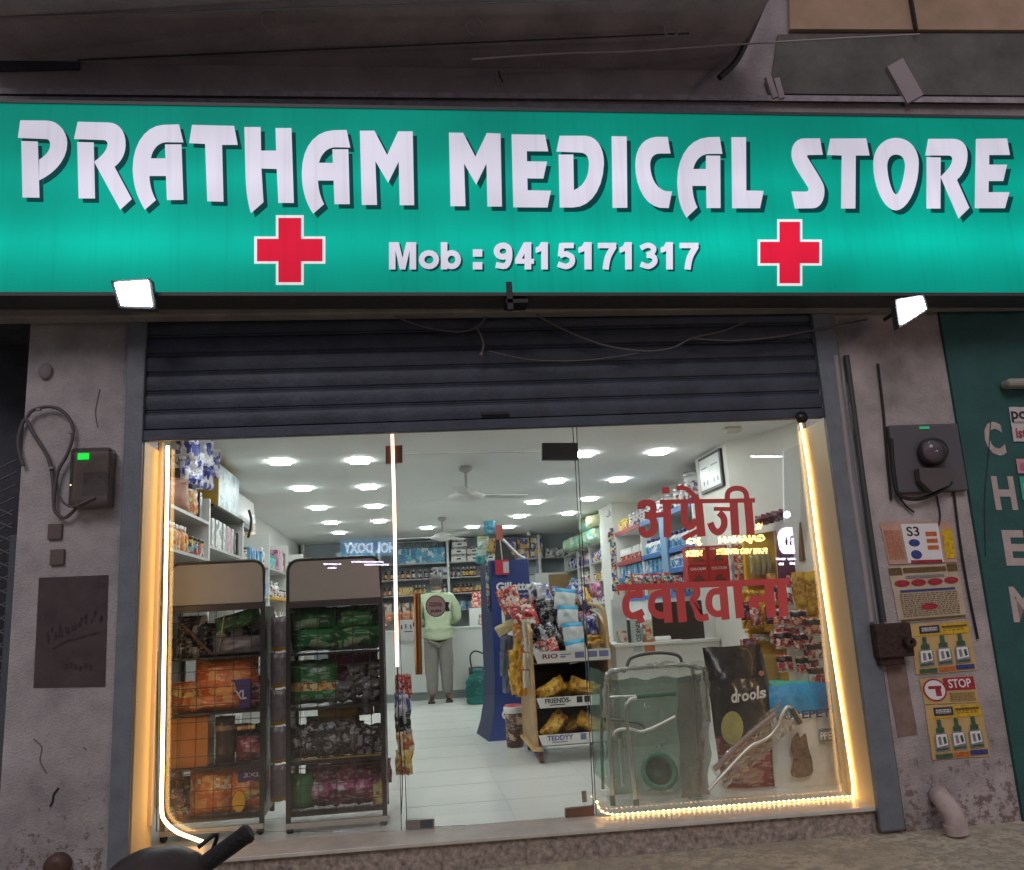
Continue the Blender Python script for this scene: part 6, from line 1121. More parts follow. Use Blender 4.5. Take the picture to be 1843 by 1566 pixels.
TOPP = [(925, 1078, art_redw, 'red_snack', .18, .22, 'red snack pouch at the left of the heap on the plywood rack'), (950, 1110, art_red, 'red_snack2', .2, .2, 'deeper red pouch sliding down the left of the heap'), (965, 1062, art_wh, 'white_snack', .12, .16, 'white pouch at the top left of the heap'), (985, 1070, art_bw, 'blue_snack', .12, .18, 'blue and white pouch at the top of the heap'),
        (985, 1100, art_blk, 'black_snack', .17, .22, 'black pouch in the middle of the heap'), (990, 1140, art_blk, 'black_snack2', .18, .2, 'blue black pouch lower in the middle of the heap'), (1060, 1075, art_purp, 'purple_snack', .12, .2, 'purple pouch right of the pale blue strip'), (1075, 1062, art_pk, 'violet_snack', .10, .14, 'violet pouch at the top right of the heap'),
        (1075, 1125, art_bw, 'lilac_snack', .13, .18, 'blue white pouch at the right of the heap'), (985, 1165, art_redw, 'pale_snack', .2, .12, 'white and red pouch lying low on the heap'), (965, 1175, art_wh, 'pale_snack2', .16, .12, 'pale pouch at the bottom left of the heap'), (1075, 1155, art_yel, 'mustard_top', .18, .10, 'mustard pouch at the right foot of the heap'), (1085, 1165, card, 'brown_top', .16, .07, 'brown packet lowest at the right of the heap')]
for i, (px, py, m_, key, w, h, lb) in enumerate(TOPP):
    yy = 2.10 + max(0, (1170 - py)) * .0042; p = P(px, py, yy); put('pouch', m_pouch('heap_' + key, w, h, .09, [m_], [], 91 + i, .03), p - V((0, 0, h / 2)), lb, 'pouch', None, jit(.3), 1, (rad(-22) + jit(.2), jit(.35), jit(.3)))
hr_ = random.Random(5)
HM = [(art_redw, 'red'), (art_bw, 'blue and white'), (art_blk, 'black'), (art_pk, 'pink'), (art_mix, 'mixed colour'), (art_purp, 'purple'), (art_yel, 'mustard'), (art_wh, 'white')]
for i in range(30):
    u, v = hr_.random(), hr_.random(); px = 935 + u * 150; py = 1068 + v * 105; m_, nm_ = HM[(0 if u < .25 else 2 if u < .5 else 3 if u > .8 else 1) if hr_.random() < .55 else hr_.randrange(8)]
    yy = 2.2 + (1180 - py) * .0046; p = P(px, py, yy); k_ = hr_.randrange(3)
    put('pouch', m_pouch('heapfill_%s%d' % (nm_, k_), .15, .19, .08, [m_], [], 200 + k_, .035), p - V((0, 0, .08)), f'{nm_} pouch tucked in the heap on top of the plywood rack', 'pouch', f'{nm_} pouches tucked in the heap', 0, 1, (rad(-24) + hr_.uniform(-.25, .25), hr_.uniform(-.6, .6), hr_.uniform(-.4, .4)))
strip_w = m_pouch('pale_blue_strip', .17, .175, .05, [mat('pale_blue_film', (.66, .70, .70), .3), mat('azure_film', (.03, .33, .58), .3), ink_gr], [(.80, 1, 1)], 110, .01)
for i in range(4): p = P(1012 + i * 8 + (4 if i > 1 else 0), 1082 + i * 31, 2.42 - i * .09); put('sachet', strip_w, p - V((0, .05, .07)), 'white sachet with a blue band in the strip down the heap', 'sachet', 'blue banded sachets on the heap', 0, 1, (rad(-12), rad(8 - 5 * i), rad(6 * i - 8)))
hang_y = m_pouch('hang_mustard', .11, .2, .06, [art_yel], seed=112, wr=.02); hang_w = m_pouch('hang_white', .07, .15, .05, [mat('cream_film2', (.60, .56, .46), .35), mat('red_film', (.4, .06, .06), .35)], [(.9, 1, 1)], 113, .01); hang_b = m_pouch('hang_blue', .10, .2, .05, [mat('slate_film', (.14, .17, .26), .3, var=.3)], seed=114, wr=.02)
for i, (px, py) in enumerate(((935, 1165), (938, 1195), (930, 1190), (932, 1225), (940, 1230))): p = P(px, py, 2.45); put('packet', hang_y, p - V((0, 0, .1)), 'mustard packet hanging in the bunch on the rack side', 'packet', 'mustard packets hanging on the rack side', jit(.5), 1, (0, jit(.15), jit(.6)))
for i, (px, py) in enumerate(((948, 1130), (951, 1160), (949, 1190), (949, 1222))): p = P(px, py, 2.2); put('packet', hang_w, p - V((0, 0, .07)), 'cream sausage shaped packet in the strip on the rack side', 'packet', 'cream packets hanging on the rack side', jit(.2))
for i, (px, py) in enumerate(((911, 1165), (910, 1195), (915, 1225))): p = P(px, py, 2.7); put('packet', hang_b, p - V((0, 0, .1)), 'slate blue packet hanging behind the mustard ones', 'packet', 'slate packets hanging on the rack side', jit(.3))
put('packet', m_pouch('corn_pack', .2, .09, .05, [mat('corn_film', (.62, .52, .28), .4, var=.2)], seed=116), P(918, 1137, 2.5), 'pale yellow packet sticking out left of the rack', 'packet', None, 0, 1, (0, rad(-25), 0)); put('carton', m_carton('hook_card', .07, .02, .12, mat('amber_hook', (.5, .27, .05), .5), lab_o), P(931, 1138, 2.3) - V((0, 0, .06)), 'amber hook card above the mustard bunch', 'card')
tb = TH('food_tub', 'printed brown tub with a red and white lid beside the rack', 'tub', (.85, 3.0, 0)); MB().lathe([(.072, 0), (.075, .01), (.078, .28), (.001, .28)], (.85, 3.0, 0), 18).build('tub', printed('tub_art', [(.10, .04, .03), (.14, .06, .04), (.5, .35, .2), (.08, .03, .03)], (14, 14, 18)), tb); MB().lathe([(.085, .28), (.088, .29), (.088, .33), (.08, .335), (.07, .35), (.001, .352)], (.85, 3.0, 0), 18, mis=[0, 0, 0, 1, 1]).build('lid', [white_m, mat('red_lid', (.5, .03, .03), .4)], tb)
# ------------------------------------------------------------------ billing desk with monitor
dk_ = TH('billing_desk', 'white billing desk behind the walking frame', 'desk', (2.2, 2.8, 0)); MB().box((1.68, 2.5, 0), (2.58, 2.52, .80)).build('front_panel', lam, dk_); MB().box((1.66, 2.48, .80), (2.585, 3.1, .825)).build('desktop', lam, dk_, bevel=.003); MB().box((1.68, 2.52, 0), (1.70, 3.08, .80)).build('side_panel', lam, dk_)
mo = TH('monitor', 'large dark monitor turned away on the billing desk', 'monitor', (2.4, 2.8, .825)); MB().box(P(1172, 1085, 2.62), P(1322, 1150, 2.66)).build('screen_back', mat('monitor_back', (.035, .025, .024), .35), mo, bevel=.008); 
q_ = P(1240, 1152, 2.70); MB().box((q_.x - .04, 2.66, .83), (q_.x + .04, 2.70, 1.0)).build('stand', black_m, mo); MB().tube([P(1312, 1145, 2.6), P(1322, 1160, 2.58)], .006, 6).build('leg', black_m, mo)
ro = m_bottle('paper_roll', .03, .16, white_m, white_m, white_m, 1.0)
for i, (px, py, l_) in enumerate(((1192, 1152, .14), (1212, 1158, .15), (1240, 1158, .22))): p = P(px, py, 2.53 + .01 * i); mb = MB(); mb.tube([p + V((-l_ / 2, 0, 0)), p + V((l_ / 2, .01, 0))], .033, 16); mb.world('paper_roll', white_m, ['short white paper roll by the orange carton on the desk', 'middle white paper roll on the desk edge', 'longest white paper roll on the desk edge'][i], 'paper roll')
bk = TH('carton', 'tall pale carton with black lettering standing on the billing desk', 'carton', P(1146, 1170, 2.50)); a, b = P(1136, 1112, 2.5), P(1156, 1172, 2.5); MB().box((a.x, 2.495, b.z), (b.x, 2.56, a.z)).build('box', mat('pale_teal_card', (.45, .52, .50), .5), bk)
mb = MB(); put_text(mb, 'KINKED', (a.x + .03, 2.494, a.z - .03), (a.x + .03, 2.494, b.z + .08), (a.x + .07, 2.494, a.z - .03), 0, .02); mb.build('lettering', black_ink, bk)
mb = MB(); mb.box(P(1130, 1116, 2.57), P(1136, 1174, 2.62)); mb.world('folder', mat('dark_green_board', (.04, .07, .06), .5), 'dark green folder edge beside the tall pale carton', 'folder')
ob_ = TH('carton', 'cream carton with an orange lower half on the billing desk', 'carton', P(1168, 1172, 2.5)); a, b = P(1157, 1116, 2.49), P(1178, 1173, 2.49); zm = P(1168, 1152, 2.49).z; MB().box((a.x, 2.49, zm), (b.x, 2.55, a.z)).build('upper', art_cr, ob_); MB().box((a.x - .002, 2.488, b.z), (b.x + .006, 2.552, zm)).build('lower', mat('orange_band', (.48, .17, .06), .5), ob_)
bc = TH('calcium_shelf', 'white ledge carrying red tonic cartons by the right wall', 'shelf', (2.4, 1.8, 1.15)); MB().box((P(1225, 1050, 1.75).x, 1.74, P(1290, 1052, 1.75).z - .015), (2.598, 1.93, P(1290, 1052, 1.75).z)).build('ledge', lam, bc)
for px, z, lb in ((1254, 1.38, 'upper left red tonic carton behind the red lettering'), (1290, 1.38, 'upper right red tonic carton behind the red lettering'), (1252, 1.216, 'lower left red tonic carton behind the red lettering'), (1290, 1.216, 'lower right red tonic carton behind the red lettering')):
    x = P(px + 3, 1010, 1.76).x; z = P(1290, 1052, 1.75).z + (.001 if z < 1.3 else .152); t = TH('carton', lb, 'carton', (x, 1.8, z)); MB().box((x - .083, 1.76, z), (x + .083, 1.88, z + .148)).build('box', mat('tonic_red', (.46, .025, .03), .4), t)
    mb = MB(); put_text(mb, 'CALCIUM', (x - .06, 1.758, z + .115), (x + .06, 1.758, z + .115), (x - .06, 1.758, z + .135), 0, .02); mb.build('lettering', white_ink, t); MB().prism([(x - .05 + .1 * i / 8, 1.757, z + .03 + .05 * math.sin(math.pi * i / 8)) for i in range(9)], (0, .002, 0)).build('picture', mat('maroon_pic', (.16, .03, .03), .4), t)
for i in range(4): x = P(1330, 1010, 1.8).x; z = P(1290, 1052, 1.75).z + .001 + .076 * i; put('carton', m_carton('silver_red', .10, .1, .075, art_wh, art_redw), (x, 1.83, z), 'silver and red carton in the stack right of the red tonic cartons', 'carton', 'silver and red cartons by the tonic cartons', jit(.05))
for i in range(7): put('packet', m_pouch('ledge_pk', .09, .07, .04, [art_mix], [], 130, .015), (P(1130 + i * 18, 1040, 2.9).x, 2.9, P(1130 + i * 18, 1046, 2.9).z - .02), 'small mixed packet lying along the ledge above the billing desk', 'packet', 'small packets above the billing desk', jit(.8))
mb = MB(); zc = P(1180, 1052, 2.92).z; mb.box((1.9, 2.86, zc - .03), (2.49, 3.2, zc - .012)); mb.world('desk_shelf', lam, 'narrow white shelf over the billing desk', 'shelf')
mb = MB(); mb.box((1.86, 3.3, 0), (1.885, 3.36, 1.2)); mb.box((1.9, 3.38, 0), (2.02, 3.40, 1.24)); mb.world('tall_panel', lam, 'tall white panel behind the billing desk', 'panel')
# ------------------------------------------------------------------ yellow racks and hanging sachets at the right
yr = TH('wire_rack', 'yellow framed rack with pale packets under the certificate wall', 'rack', (2.5, 1.5, 0))
q4 = [P(1338, 966, 1.5), P(1395, 955, 1.5), P(1420, 1245, 1.5), P(1358, 1250, 1.5)]
mb = MB(); mb.tube([q4[3], q4[0], q4[1], q4[2]], .010, 8); mb.build('frame', yellow_m, yr); mb = MB(); mb.prism([p + V((0, .03, 0)) for p in q4], (0, .01, 0)); mb.build('back_board', mat('amber_board', (.66, .40, .05), .5, var=.15), yr)
for y in (1048, 1138, 1156): a, b = P(1346, y + 2, 1.47), P(1402, y - 4, 1.47); MB().hexa([a, b, b + V((0, .06, 0)), a + V((0, .06, 0))], [p + V((0, 0, .02)) for p in (a, b, b + V((0, .06, 0)), a + V((0, .06, 0)))]).build('tray_lip', yellow_m, yr)
for i, (px, py) in enumerate(((1356, 1038), (1366, 1036), (1376, 1034), (1386, 1032))): put('packet', m_pouch('clear_tube_pk', .035, .16, .03, [mat('olive_film', (.42, .36, .20), .25, var=.3)], [], 140, .008), P(px, py, 1.47), 'slim olive packet standing in the top tray of the yellow rack', 'packet', 'olive packets in the yellow rack')
for i in range(4): put('packet', m_pouch('low_tan', .06, .05, .03, [art_cr], [], 141, .012), P(1362 + i * 11, 1154, 1.47), 'small tan packet in the lower tray of the yellow rack', 'packet', 'tan packets in the yellow rack', jit(.4))
put('packet', m_pouch('kraft_pack', .22, .22, .08, [mat('kraft_film', (.42, .26, .07), .4, var=.2)], seed=142), P(1380, 1235, 1.40), 'large kraft brown packet in front of the yellow rack', 'packet')
for i in range(6): put('packet', m_pouch('maroon_top', .1, .07, .06, [art_mar], [], 143, .02), P(1372 + i * 10, 945 - i * 3, 1.45), 'maroon packet in the pile on top of the yellow rack', 'packet', 'maroon packets on the yellow rack', jit(.6))
mb = MB(); mb.prism([P(1400, 962, 1.40), P(1440, 985, 1.40), P(1450, 1050, 1.40), P(1404, 1048, 1.40)], (0, .03, 0)); mb.world('maroon_cloth', mat('maroon_cloth', (.13, .025, .035), .8, var=.3, vscale=12), 'dark maroon cloth hanging beside the yellow rack', 'cloth')
mb = MB(); mb.prism([P(1440, 935, 1.30), P(1475, 928, 1.30), P(1482, 1000, 1.30), P(1444, 1010, 1.30)], (0, .05, 0)); mb.world('brown_carton', mat('tan_brown', (.22, .11, .07), .6, var=.2), 'brown carton behind the right light strip', 'carton')
ym = TH('wire_rack', 'small yellow rack of mustard packets beside the right light strip', 'rack', P(1450, 1110, 1.2)); a, b = P(1428, 1030, 1.2), P(1474, 1112, 1.2); MB().box((a.x, 1.22, b.z), (b.x, 1.235, a.z)).build('back_board', yellow_m, ym); MB().box((a.x, 1.14, b.z), (b.x, 1.22, b.z + .012)).build('tray', yellow_m, ym); MB().tube([P(1424, 1036, 1.19), P(1476, 1026, 1.19)], .005, 6).build('rail', yellow_m, ym)
for (px, py, z_) in ((1440, 1072, 0), (1462, 1070, 0), (1444, 1108, 0), (1466, 1105, 0)): put('packet', m_pouch('mustard_card', .09, .16, .03, [art_yel], [], 150, .012), P(px, py, 1.17), 'mustard packet on the small yellow rack', 'packet', 'mustard packets on the small yellow rack', jit(.2))
sx_ = m_pouch('maroon_sachet', .10, .105, .025, [art_redw, black_m, mat('cream_spot', (.6, .55, .45), .4)], [(.62, .9, 1), (.0, .07, 2)], 151, .01)
for c_, (px, py, dx, dy) in enumerate(((1404, 1060, 3.5, 42), (1440, 1105, 4, 42), (1466, 1120, 3, 44))):
    for i in range(4 if c_ == 0 else 3):
        put('sachet', sx_, P(px + dx * i, py + dy * i + 24, 1.15 - .05 * c_), 'maroon and black sachet in a strip hanging at the right', 'sachet', 'maroon sachet strips hanging at the right', jit(.25), 1.12)
put('packet', m_pouch('white_top_sachet', .10, .12, .03, [art_redw, white_m], [(.7, 1, 1)], 152), P(1416, 1090, 1.12), 'white topped red sachet above the left sachet strip', 'sachet')
rq = random.Random(12)
for i in range(16):
    px = 1345 + rq.random() * 120; py = 1060 + rq.random() * 150; m_, nm_ = ((art_redw, 'red'), (art_mar, 'maroon'), (art_yel, 'mustard'))[i % 3]
    put('sachet', m_pouch('wall_fill_' + nm_, .11, .13, .03, [m_], [], 300 + i % 3, .012), P(px, py, 1.30 + rq.random() * .12), f'{nm_} sachet crammed on the hooks at the far right', 'sachet', f'{nm_} sachets crammed at the far right', rq.uniform(-.5, .5))
for i in range(14):
    px = 1338 + i * 4.5; put('packet', m_pouch('yrack_fill', .05, .12, .03, [art_yel], [], 310, .01), P(px, 1092 + (i % 2) * 40, 1.46), 'mustard packet filling the yellow framed rack', 'packet', 'mustard packets in the yellow framed rack', rq.uniform(-.2, .2))
fill(1.75, 2.55, .826, 2.75, 'along the back of the billing desk', 0, 61, axis='X', step=.10)
fill(1.95, 2.45, P(1180, 1052, 2.92).z - .011, 3.0, 'on the narrow shelf over the billing desk', 0, 62, axis='X', step=.09, pool=[(m_carton('red_desk', .09, .07, .12, art_red, art_redw), 'red carton', 'carton'), (m_carton('cream_small', .08, .06, .10, art_cr, art_cr), 'cream printed carton', 'carton')])
# ------------------------------------------------------------------ walking frame in plastic, bags, crutch
wf = TH('walking_frame', 'folded aluminium walking frame wrapped in clear plastic with a green seat', 'walking frame', (1.4, .6, 0))
def tpx(px, Y, r, n=10, k_=4): return MB().tube(smooth([P(x, y, Y) for x, y in px], k_), r, n)
tpx([(1103, 1448), (1097, 1340), (1092, 1225), (1097, 1212), (1110, 1206), (1200, 1199), (1238, 1198), (1246, 1205), (1250, 1240), (1262, 1425)], .50, .0125).build('outer_frame', alu, wf)
tpx([(1146, 1455), (1136, 1370), (1127, 1280), (1131, 1264), (1143, 1257), (1215, 1249)], .46, .011).build('inner_leg', alu, wf)
tpx([(1085, 1420), (1083, 1330), (1082, 1240)], .60, .010).build('rear_leg', mat('grey_rubber', (.20, .22, .21), .5), wf)
tpx([(1121, 1415), (1116, 1330)], .62, .010).build('rear_leg', alu, wf)
tpx([(1098, 1295), (1150, 1302), (1165, 1318)], .56, .008).build('cross_bar', mat('dark_bar', (.10, .14, .12), .4), wf); tpx([(1104, 1325), (1110, 1315), (1135, 1312), (1160, 1316), (1215, 1290)], .48, .009).build('cross_bar', alu, wf)
tpx([(1095, 1255), (1150, 1253)], .52, .008).build('cross_bar', alu, wf); tpx([(1146, 1254), (1215, 1248)], .455, .0135).build('grip', mat('green_grip', (.03, .16, .09), .5), wf)
tpx([(1128, 1200), (1135, 1185), (1160, 1177), (1195, 1175), (1222, 1181), (1228, 1198)], .66, .011).build('backrest_bar', mat('grey_hose', (.12, .12, .115), .4), wf)
c = P(1185, 1390, .72); sea = MB(); sea.lathe([(.10, 0), (.115, .012), (.115, .03), (.085, .032), (.08, .012), (.085, -.0)], c, 24, 0, Matrix.Rotation(rad(65), 3, 'X')); sea.build('seat', mat('green_seat', (.02, .26, .15), .35), wf)
MB().lathe([(.075, -.01), (.08, .0), (.001, .005)], c, 20, 0, Matrix.Rotation(rad(65), 3, 'X')).build('pan', mat('deep_green', (.01, .10, .06), .4), wf)
for px in ((1103, 1448), (1146, 1455)): p = P(*px, .50 if px[0] < 1120 else .46); MB().tube([p + V((0, 0, .05)), p + V((0, 0, -.004))], .016, 10).build('ferrule', mat('teal_rubber', (.10, .16, .14), .7), wf)
film = glassmat('plastic_film', (.90, .92, .91), dust=.20, dustcol=(.60, .66, .62), gr=.06, ior=1.5, crinkle=1.0); filmg = glassmat('green_film', (.55, .80, .70), dust=.45, dustcol=(.32, .55, .46), gr=.08, ior=1.7, crinkle=1.0)
def drape(q, Y, dep, seed, nu=16, nv=18, amp=.025):
    mb = MB(); vs = []
    for j in range(nv + 1):
        for i in range(nu + 1):
            u, v = i / nu, j / nv; a = V(q[0]).lerp(V(q[1]), u); b = V(q[3]).lerp(V(q[2]), u); c_ = a.lerp(b, v); p = P(c_.x, c_.y, Y)
            vs.append(p + V((noise.noise(V((u * 4, v * 5, seed))) * amp * .6, noise.noise(V((u * 5, v * 4, seed + 3))) * amp * 2 - dep * math.sin(math.pi * u), noise.noise(V((u * 6, seed, v * 2))) * amp * .8)))
    mb.add(vs, [(j * (nu + 1) + i, j * (nu + 1) + i + 1, (j + 1) * (nu + 1) + i + 1, (j + 1) * (nu + 1) + i) for j in range(nv) for i in range(nu)], 0, True); return mb
drape([(1090, 1210), (1272, 1190), (1276, 1440), (1092, 1440)], .54, .03, 4).build('plastic_wrap', film, wf)
drape([(1062, 1200), (1100, 1215), (1104, 1425), (1068, 1390)], .58, .0, 9, 6, 14).build('side_wrap', filmg, wf)
drape([(1096, 1225), (1262, 1215), (1268, 1432), (1100, 1436)], .80, .0, 14).build('back_film', glassmat('dull_green_film', (.30, .42, .36), dust=.7, dustcol=(.13, .20, .16), gr=.2), wf)
drape([(1218, 1222), (1274, 1205), (1278, 1430), (1226, 1436)], .47, .03, 24, 8, 16, .03).build('grey_sleeve', glassmat('grey_film2', (.45, .45, .43), dust=.6, dustcol=(.36, .35, .33), gr=.08, ior=1.7, crinkle=1.0), wf)
rf = random.Random(9); gp_ = smooth([P(x, y, .47) for x, y in ((1086, 1290), (1088, 1250), (1092, 1220), (1102, 1208), (1130, 1203), (1180, 1196), (1230, 1195), (1252, 1200), (1268, 1208), (1274, 1250), (1276, 1300))], 5)
MB().tube([p + V((rf.uniform(-.006, .006), rf.uniform(-.01, .01), rf.uniform(-.006, .006))) for p in gp_], [rf.uniform(.008, .02) for _ in gp_], 7).build('gathered_film', glassmat('bunched_film', (.8, .82, .8), dust=.75, dustcol=(.66, .68, .64), gr=.1, crinkle=.8), wf)
gb = mat('black_bag_film', (.012, .011, .012), .22, var=.4, vscale=10, coat=.5, bump=.9, bscale=9)
def bag(name, label, q, Y, th_, mats, bands, seed, cat='bag', nu=14, nv=20, wr=.02):
    t = TH(name, label, cat, (P(*q[2], Y) + P(*q[3], Y)) / 2); mb = MB()
    for side in (-1, 1):
        b0 = len(mb.v)
        for j in range(nv + 1):
            for i in range(nu + 1):
                u, v = i / nu, j / nv; a = V(q[3]).lerp(V(q[2]), u); b = V(q[0]).lerp(V(q[1]), u); c_ = a.lerp(b, v); p = P(c_.x, c_.y, Y)
                bl_ = (max(0, 1 - abs(u * 2 - 1) ** 3) ** .5) * (max(0.0, 1 - max(0, v * 2 - 1) ** 2.2) ** .7) * min(1, .35 + v * 4)
                n_ = noise.noise(V((u * 5 + seed, v * 7, side))) * wr + noise.noise(V((u * 13 + seed, v * 15, side))) * wr * .4
                mb.v.append(p + V((noise.noise(V((v * 4, seed, 2))) * wr * .5, side * (th_ / 2 * bl_ + .001) + n_ * bl_, noise.noise(V((u * 4, seed, 7))) * wr * .5)))
        for j in range(nv):
            mi = 0
            for a_, c_, m_ in bands:
                if a_ <= (j + .5) / nv < c_: mi = m_
            for i in range(nu): f0 = b0 + j * (nu + 1) + i; mb.f.append([f0, f0 + 1, f0 + nu + 2, f0 + nu + 1]); mb.m.append(mi); mb.s.append(True)
    mb.build('bag_body', mats, t); return t
db = bag('pet_food_bag', 'big glossy black bag with white lettering and a dark red base', [(1264, 1166), (1368, 1160), (1428, 1426), (1302, 1430)], .72, .20, [gb, printed('dark_red_film', [(.22, .02, .03), (.26, .03, .035), (.16, .015, .025), (.40, .20, .16), (.22, .02, .03)], (9, 9, 12), .3, False), mat('amber_base', (.45, .26, .03), .4)], [(.06, .40, 1), (.0, .06, 2)], 31)
mb = MB(); lt_ = [('d', 1316, 1327), ('r', 1328, 1334), ('o', 1335, 1348), ('o', 1349, 1361), ('l', 1362, 1366), ('s', 1367, 1379)]
for ch, xa, xb in lt_:
    sl_ = -.16; tall = ch in 'dl'; yb0 = 1266 + (xa - 1316) * sl_; put_text(mb, ch, P(xa, yb0, .60), P(xb, yb0 + (xb - xa) * sl_, .60), P(xa, yb0 - (24 if tall else 15), .60), 0, .03)
mb.build('lettering', white_ink, db)
c_ = [P(1318 + 20 * math.cos(a), 1310 + 30 * math.sin(a), .605) for a in [2 * math.pi * i / 20 for i in range(20)]]; MB().prism(c_, (0, .002, 0)).build('emblem', mat('lemon_print', (.48, .46, .16), .5, var=.3, vscale=14), db)
mb = MB(); mb.lathe([(.012, 0), (.017, .002), (.017, .006), (.012, .006)], P(1370, 1325 - 1, .6) * 0 + P(1371, 1324, .61) * 0 + P(1370, 1212, .60), 16, 0, Matrix.Rotation(rad(90), 3, 'X')); mb.build('round_mark', mat('copper_print', (.45, .16, .10), .5), db)
wb = bag('pet_food_bag', 'white bag with a bright blue crumpled top beside the light strip', [(1384, 1234), (1508, 1226), (1520, 1440), (1395, 1446)], .62, .14, [mat('white_film', (.80, .80, .77), .35, var=.06, bump=.4, bscale=10), mat('blue_film', (.02, .34, .72), .3, var=.3, vscale=14, bump=.6, bscale=14)], [(.76, 1, 1)], 47)
mb = MB(); put_text(mb, 'PUREPET', P(1398, 1297, .505), P(1496, 1290, .505), P(1397, 1282, .505), 0, .03); mb.build('lettering', mat('navy_text', (.04, .05, .14), .5), wb)
MB().prism([P(x, y, .505) for x, y in ((1474, 1312), (1498, 1310), (1500, 1334), (1476, 1336))], (0, .002, 0)).build('badge', mat('teal_badge', (.10, .18, .22), .5), wb)
mb = MB(); put_text(mb, 'PPE', P(1477, 1332, .503), P(1497, 1330, .503), P(1476, 1318, .503), 0, .03); mb.build('badge_lettering', white_ink, wb)
MB().prism([P(x, y, .505) for x, y in smooth([(1425, 1330), (1436, 1318), (1440, 1328), (1450, 1320), (1455, 1345), (1462, 1370), (1460, 1395), (1425, 1397), (1428, 1365), (1420, 1345)], 3)[:-1]], (0, .002, 0)).build('cat_picture', mat('brown_cat', (.20, .13, .09), .7, var=.85, vscale=38), wb)
bag('pet_food_bag', 'green topped bag showing behind the white and blue bag', [(1384, 1224), (1460, 1226), (1470, 1300), (1390, 1300)], .74, .10, [mat('green_top_film', (.03, .48, .32), .3, var=.3)], [], 53)
cr = TH('crutch', 'plastic wrapped aluminium crutch lying diagonally against the bags', 'crutch', P(1285, 1425, .42))
tpx([(1276, 1422), (1300, 1395), (1345, 1348), (1362, 1338), (1385, 1325), (1400, 1305), (1408, 1285), (1418, 1272), (1432, 1282), (1442, 1300)], .42, .010).build('shaft', alu, cr); tpx([(1286, 1385), (1340, 1330), (1395, 1285)], .44, .014).build('upper_shaft', mat('pinkish_tube', (.34, .24, .22), .35), cr)
tpx([(1424, 1276), (1440, 1302)], .415, .016).build('cuff', mat('dark_cuff', (.06, .06, .055), .5), cr)
drape([(1280, 1380), (1400, 1262), (1440, 1300), (1300, 1425)], .47, .01, 60, 12, 8, .015).build('plastic_sleeve', film, cr)
# ------------------------------------------------------------------ scooter at the lower left
sc_ = TH('scooter', 'dark scooter parked close by, only its cowl and handlebar grip showing', 'scooter', (-.75, -3.0, -.15)); sY = -3.05
paint = mat('scooter_paint', (.055, .035, .032), .42, var=.4, vscale=18, bump=.08, bscale=60); gripm = mat('grip_rubber', (.015, .014, .014), .55, bump=.4, bscale=200)
g0, g1 = P(368, 1556, sY), P(446, 1500, sY); d_ = (g1 - g0).normalized()
mb = MB(); mb.tube([g0 - d_ * .02, g0, g0 + d_ * .004, g1 - d_ * .01, g1, g1 + d_ * .006], [.019, .019, .0155, .0155, .017, .012], 16); mb.build('grip', gripm, sc_)
gl0 = g0 - d_ * .32; MB().tube([gl0 - d_ * .11, gl0], .0165, 14).build('grip', gripm, sc_)
MB().tube([g0, gl0], .011, 10).build('handlebar', chrome, sc_)
MB().tube(smooth([g0 + V((0, .03, -.005)), g0 + d_ * .05 + V((0, .05, -.01)), g1 + V((0, .06, -.02))]), .005, 8).build('brake_lever', black_m, sc_)
cc = P(284, 1588, sY); mb = MB(); mb.sph(cc + V((0, 0, -.005)), .088, 16, sc=(1.05, .8, .70)); cw = mb.build('cowl', paint, sc_)
MB().tube(smooth([cc + V((.06, .02, .045)), cc + V((.09, .03, .062)), g0 + V((0, .03, .0))]), .004, 6).build('brake_cable', black_m, sc_)
MB().lathe([(.05, 0), (.052, .01), (.03, .03), (.001, .035)], cc + V((0, .06, -.01)), 18, 0, Matrix.Rotation(rad(-90), 3, 'X')).build('headlight', glassmat('lamp_glass', (.7, .7, .7), dust=.4), cw)
base = V((cc.x, sY, -.15)); 
MB().hexa([base + V((-.12, -.05, .30)), base + V((.12, -.05, .30)), base + V((.10, .10, .25)), base + V((-.10, .10, .25))], [base + V((-.07, -.03, cc.z + .10)), base + V((.07, -.03, cc.z + .10)), base + V((.06, .05, cc.z + .10)), base + V((-.06, .05, cc.z + .10))]).build('apron', paint, sc_, bevel=.02)
MB().box(base + V((-.13, -.75, .26)), base + V((.13, .0, .31))).build('floorboard', black_m, sc_, bevel=.02); MB().box(base + V((-.14, -1.35, .30)), base + V((.14, -.62, .60))).build('rear_body', paint, sc_, bevel=.05) if False else None
for y in (.22, -1.0):
    w_ = MB().lathe([(.17, -.03), (.215, -.045), (.225, 0), (.215, .045), (.17, .03)], base + V((0, y, .225)), 24, 0, Matrix.Rotation(rad(90), 3, 'Y')).build('wheel', black_m, sc_); MB().lathe([(.16, -.03), (.165, 0), (.16, .03)], base + V((0, y, .225)), 20, 0, Matrix.Rotation(rad(90), 3, 'Y')).build('rim', chrome, w_)
MB().tube([base + V((0, .22, .225)), base + V((0, .05, .75))], .025, 10).build('fork', chrome, sc_)
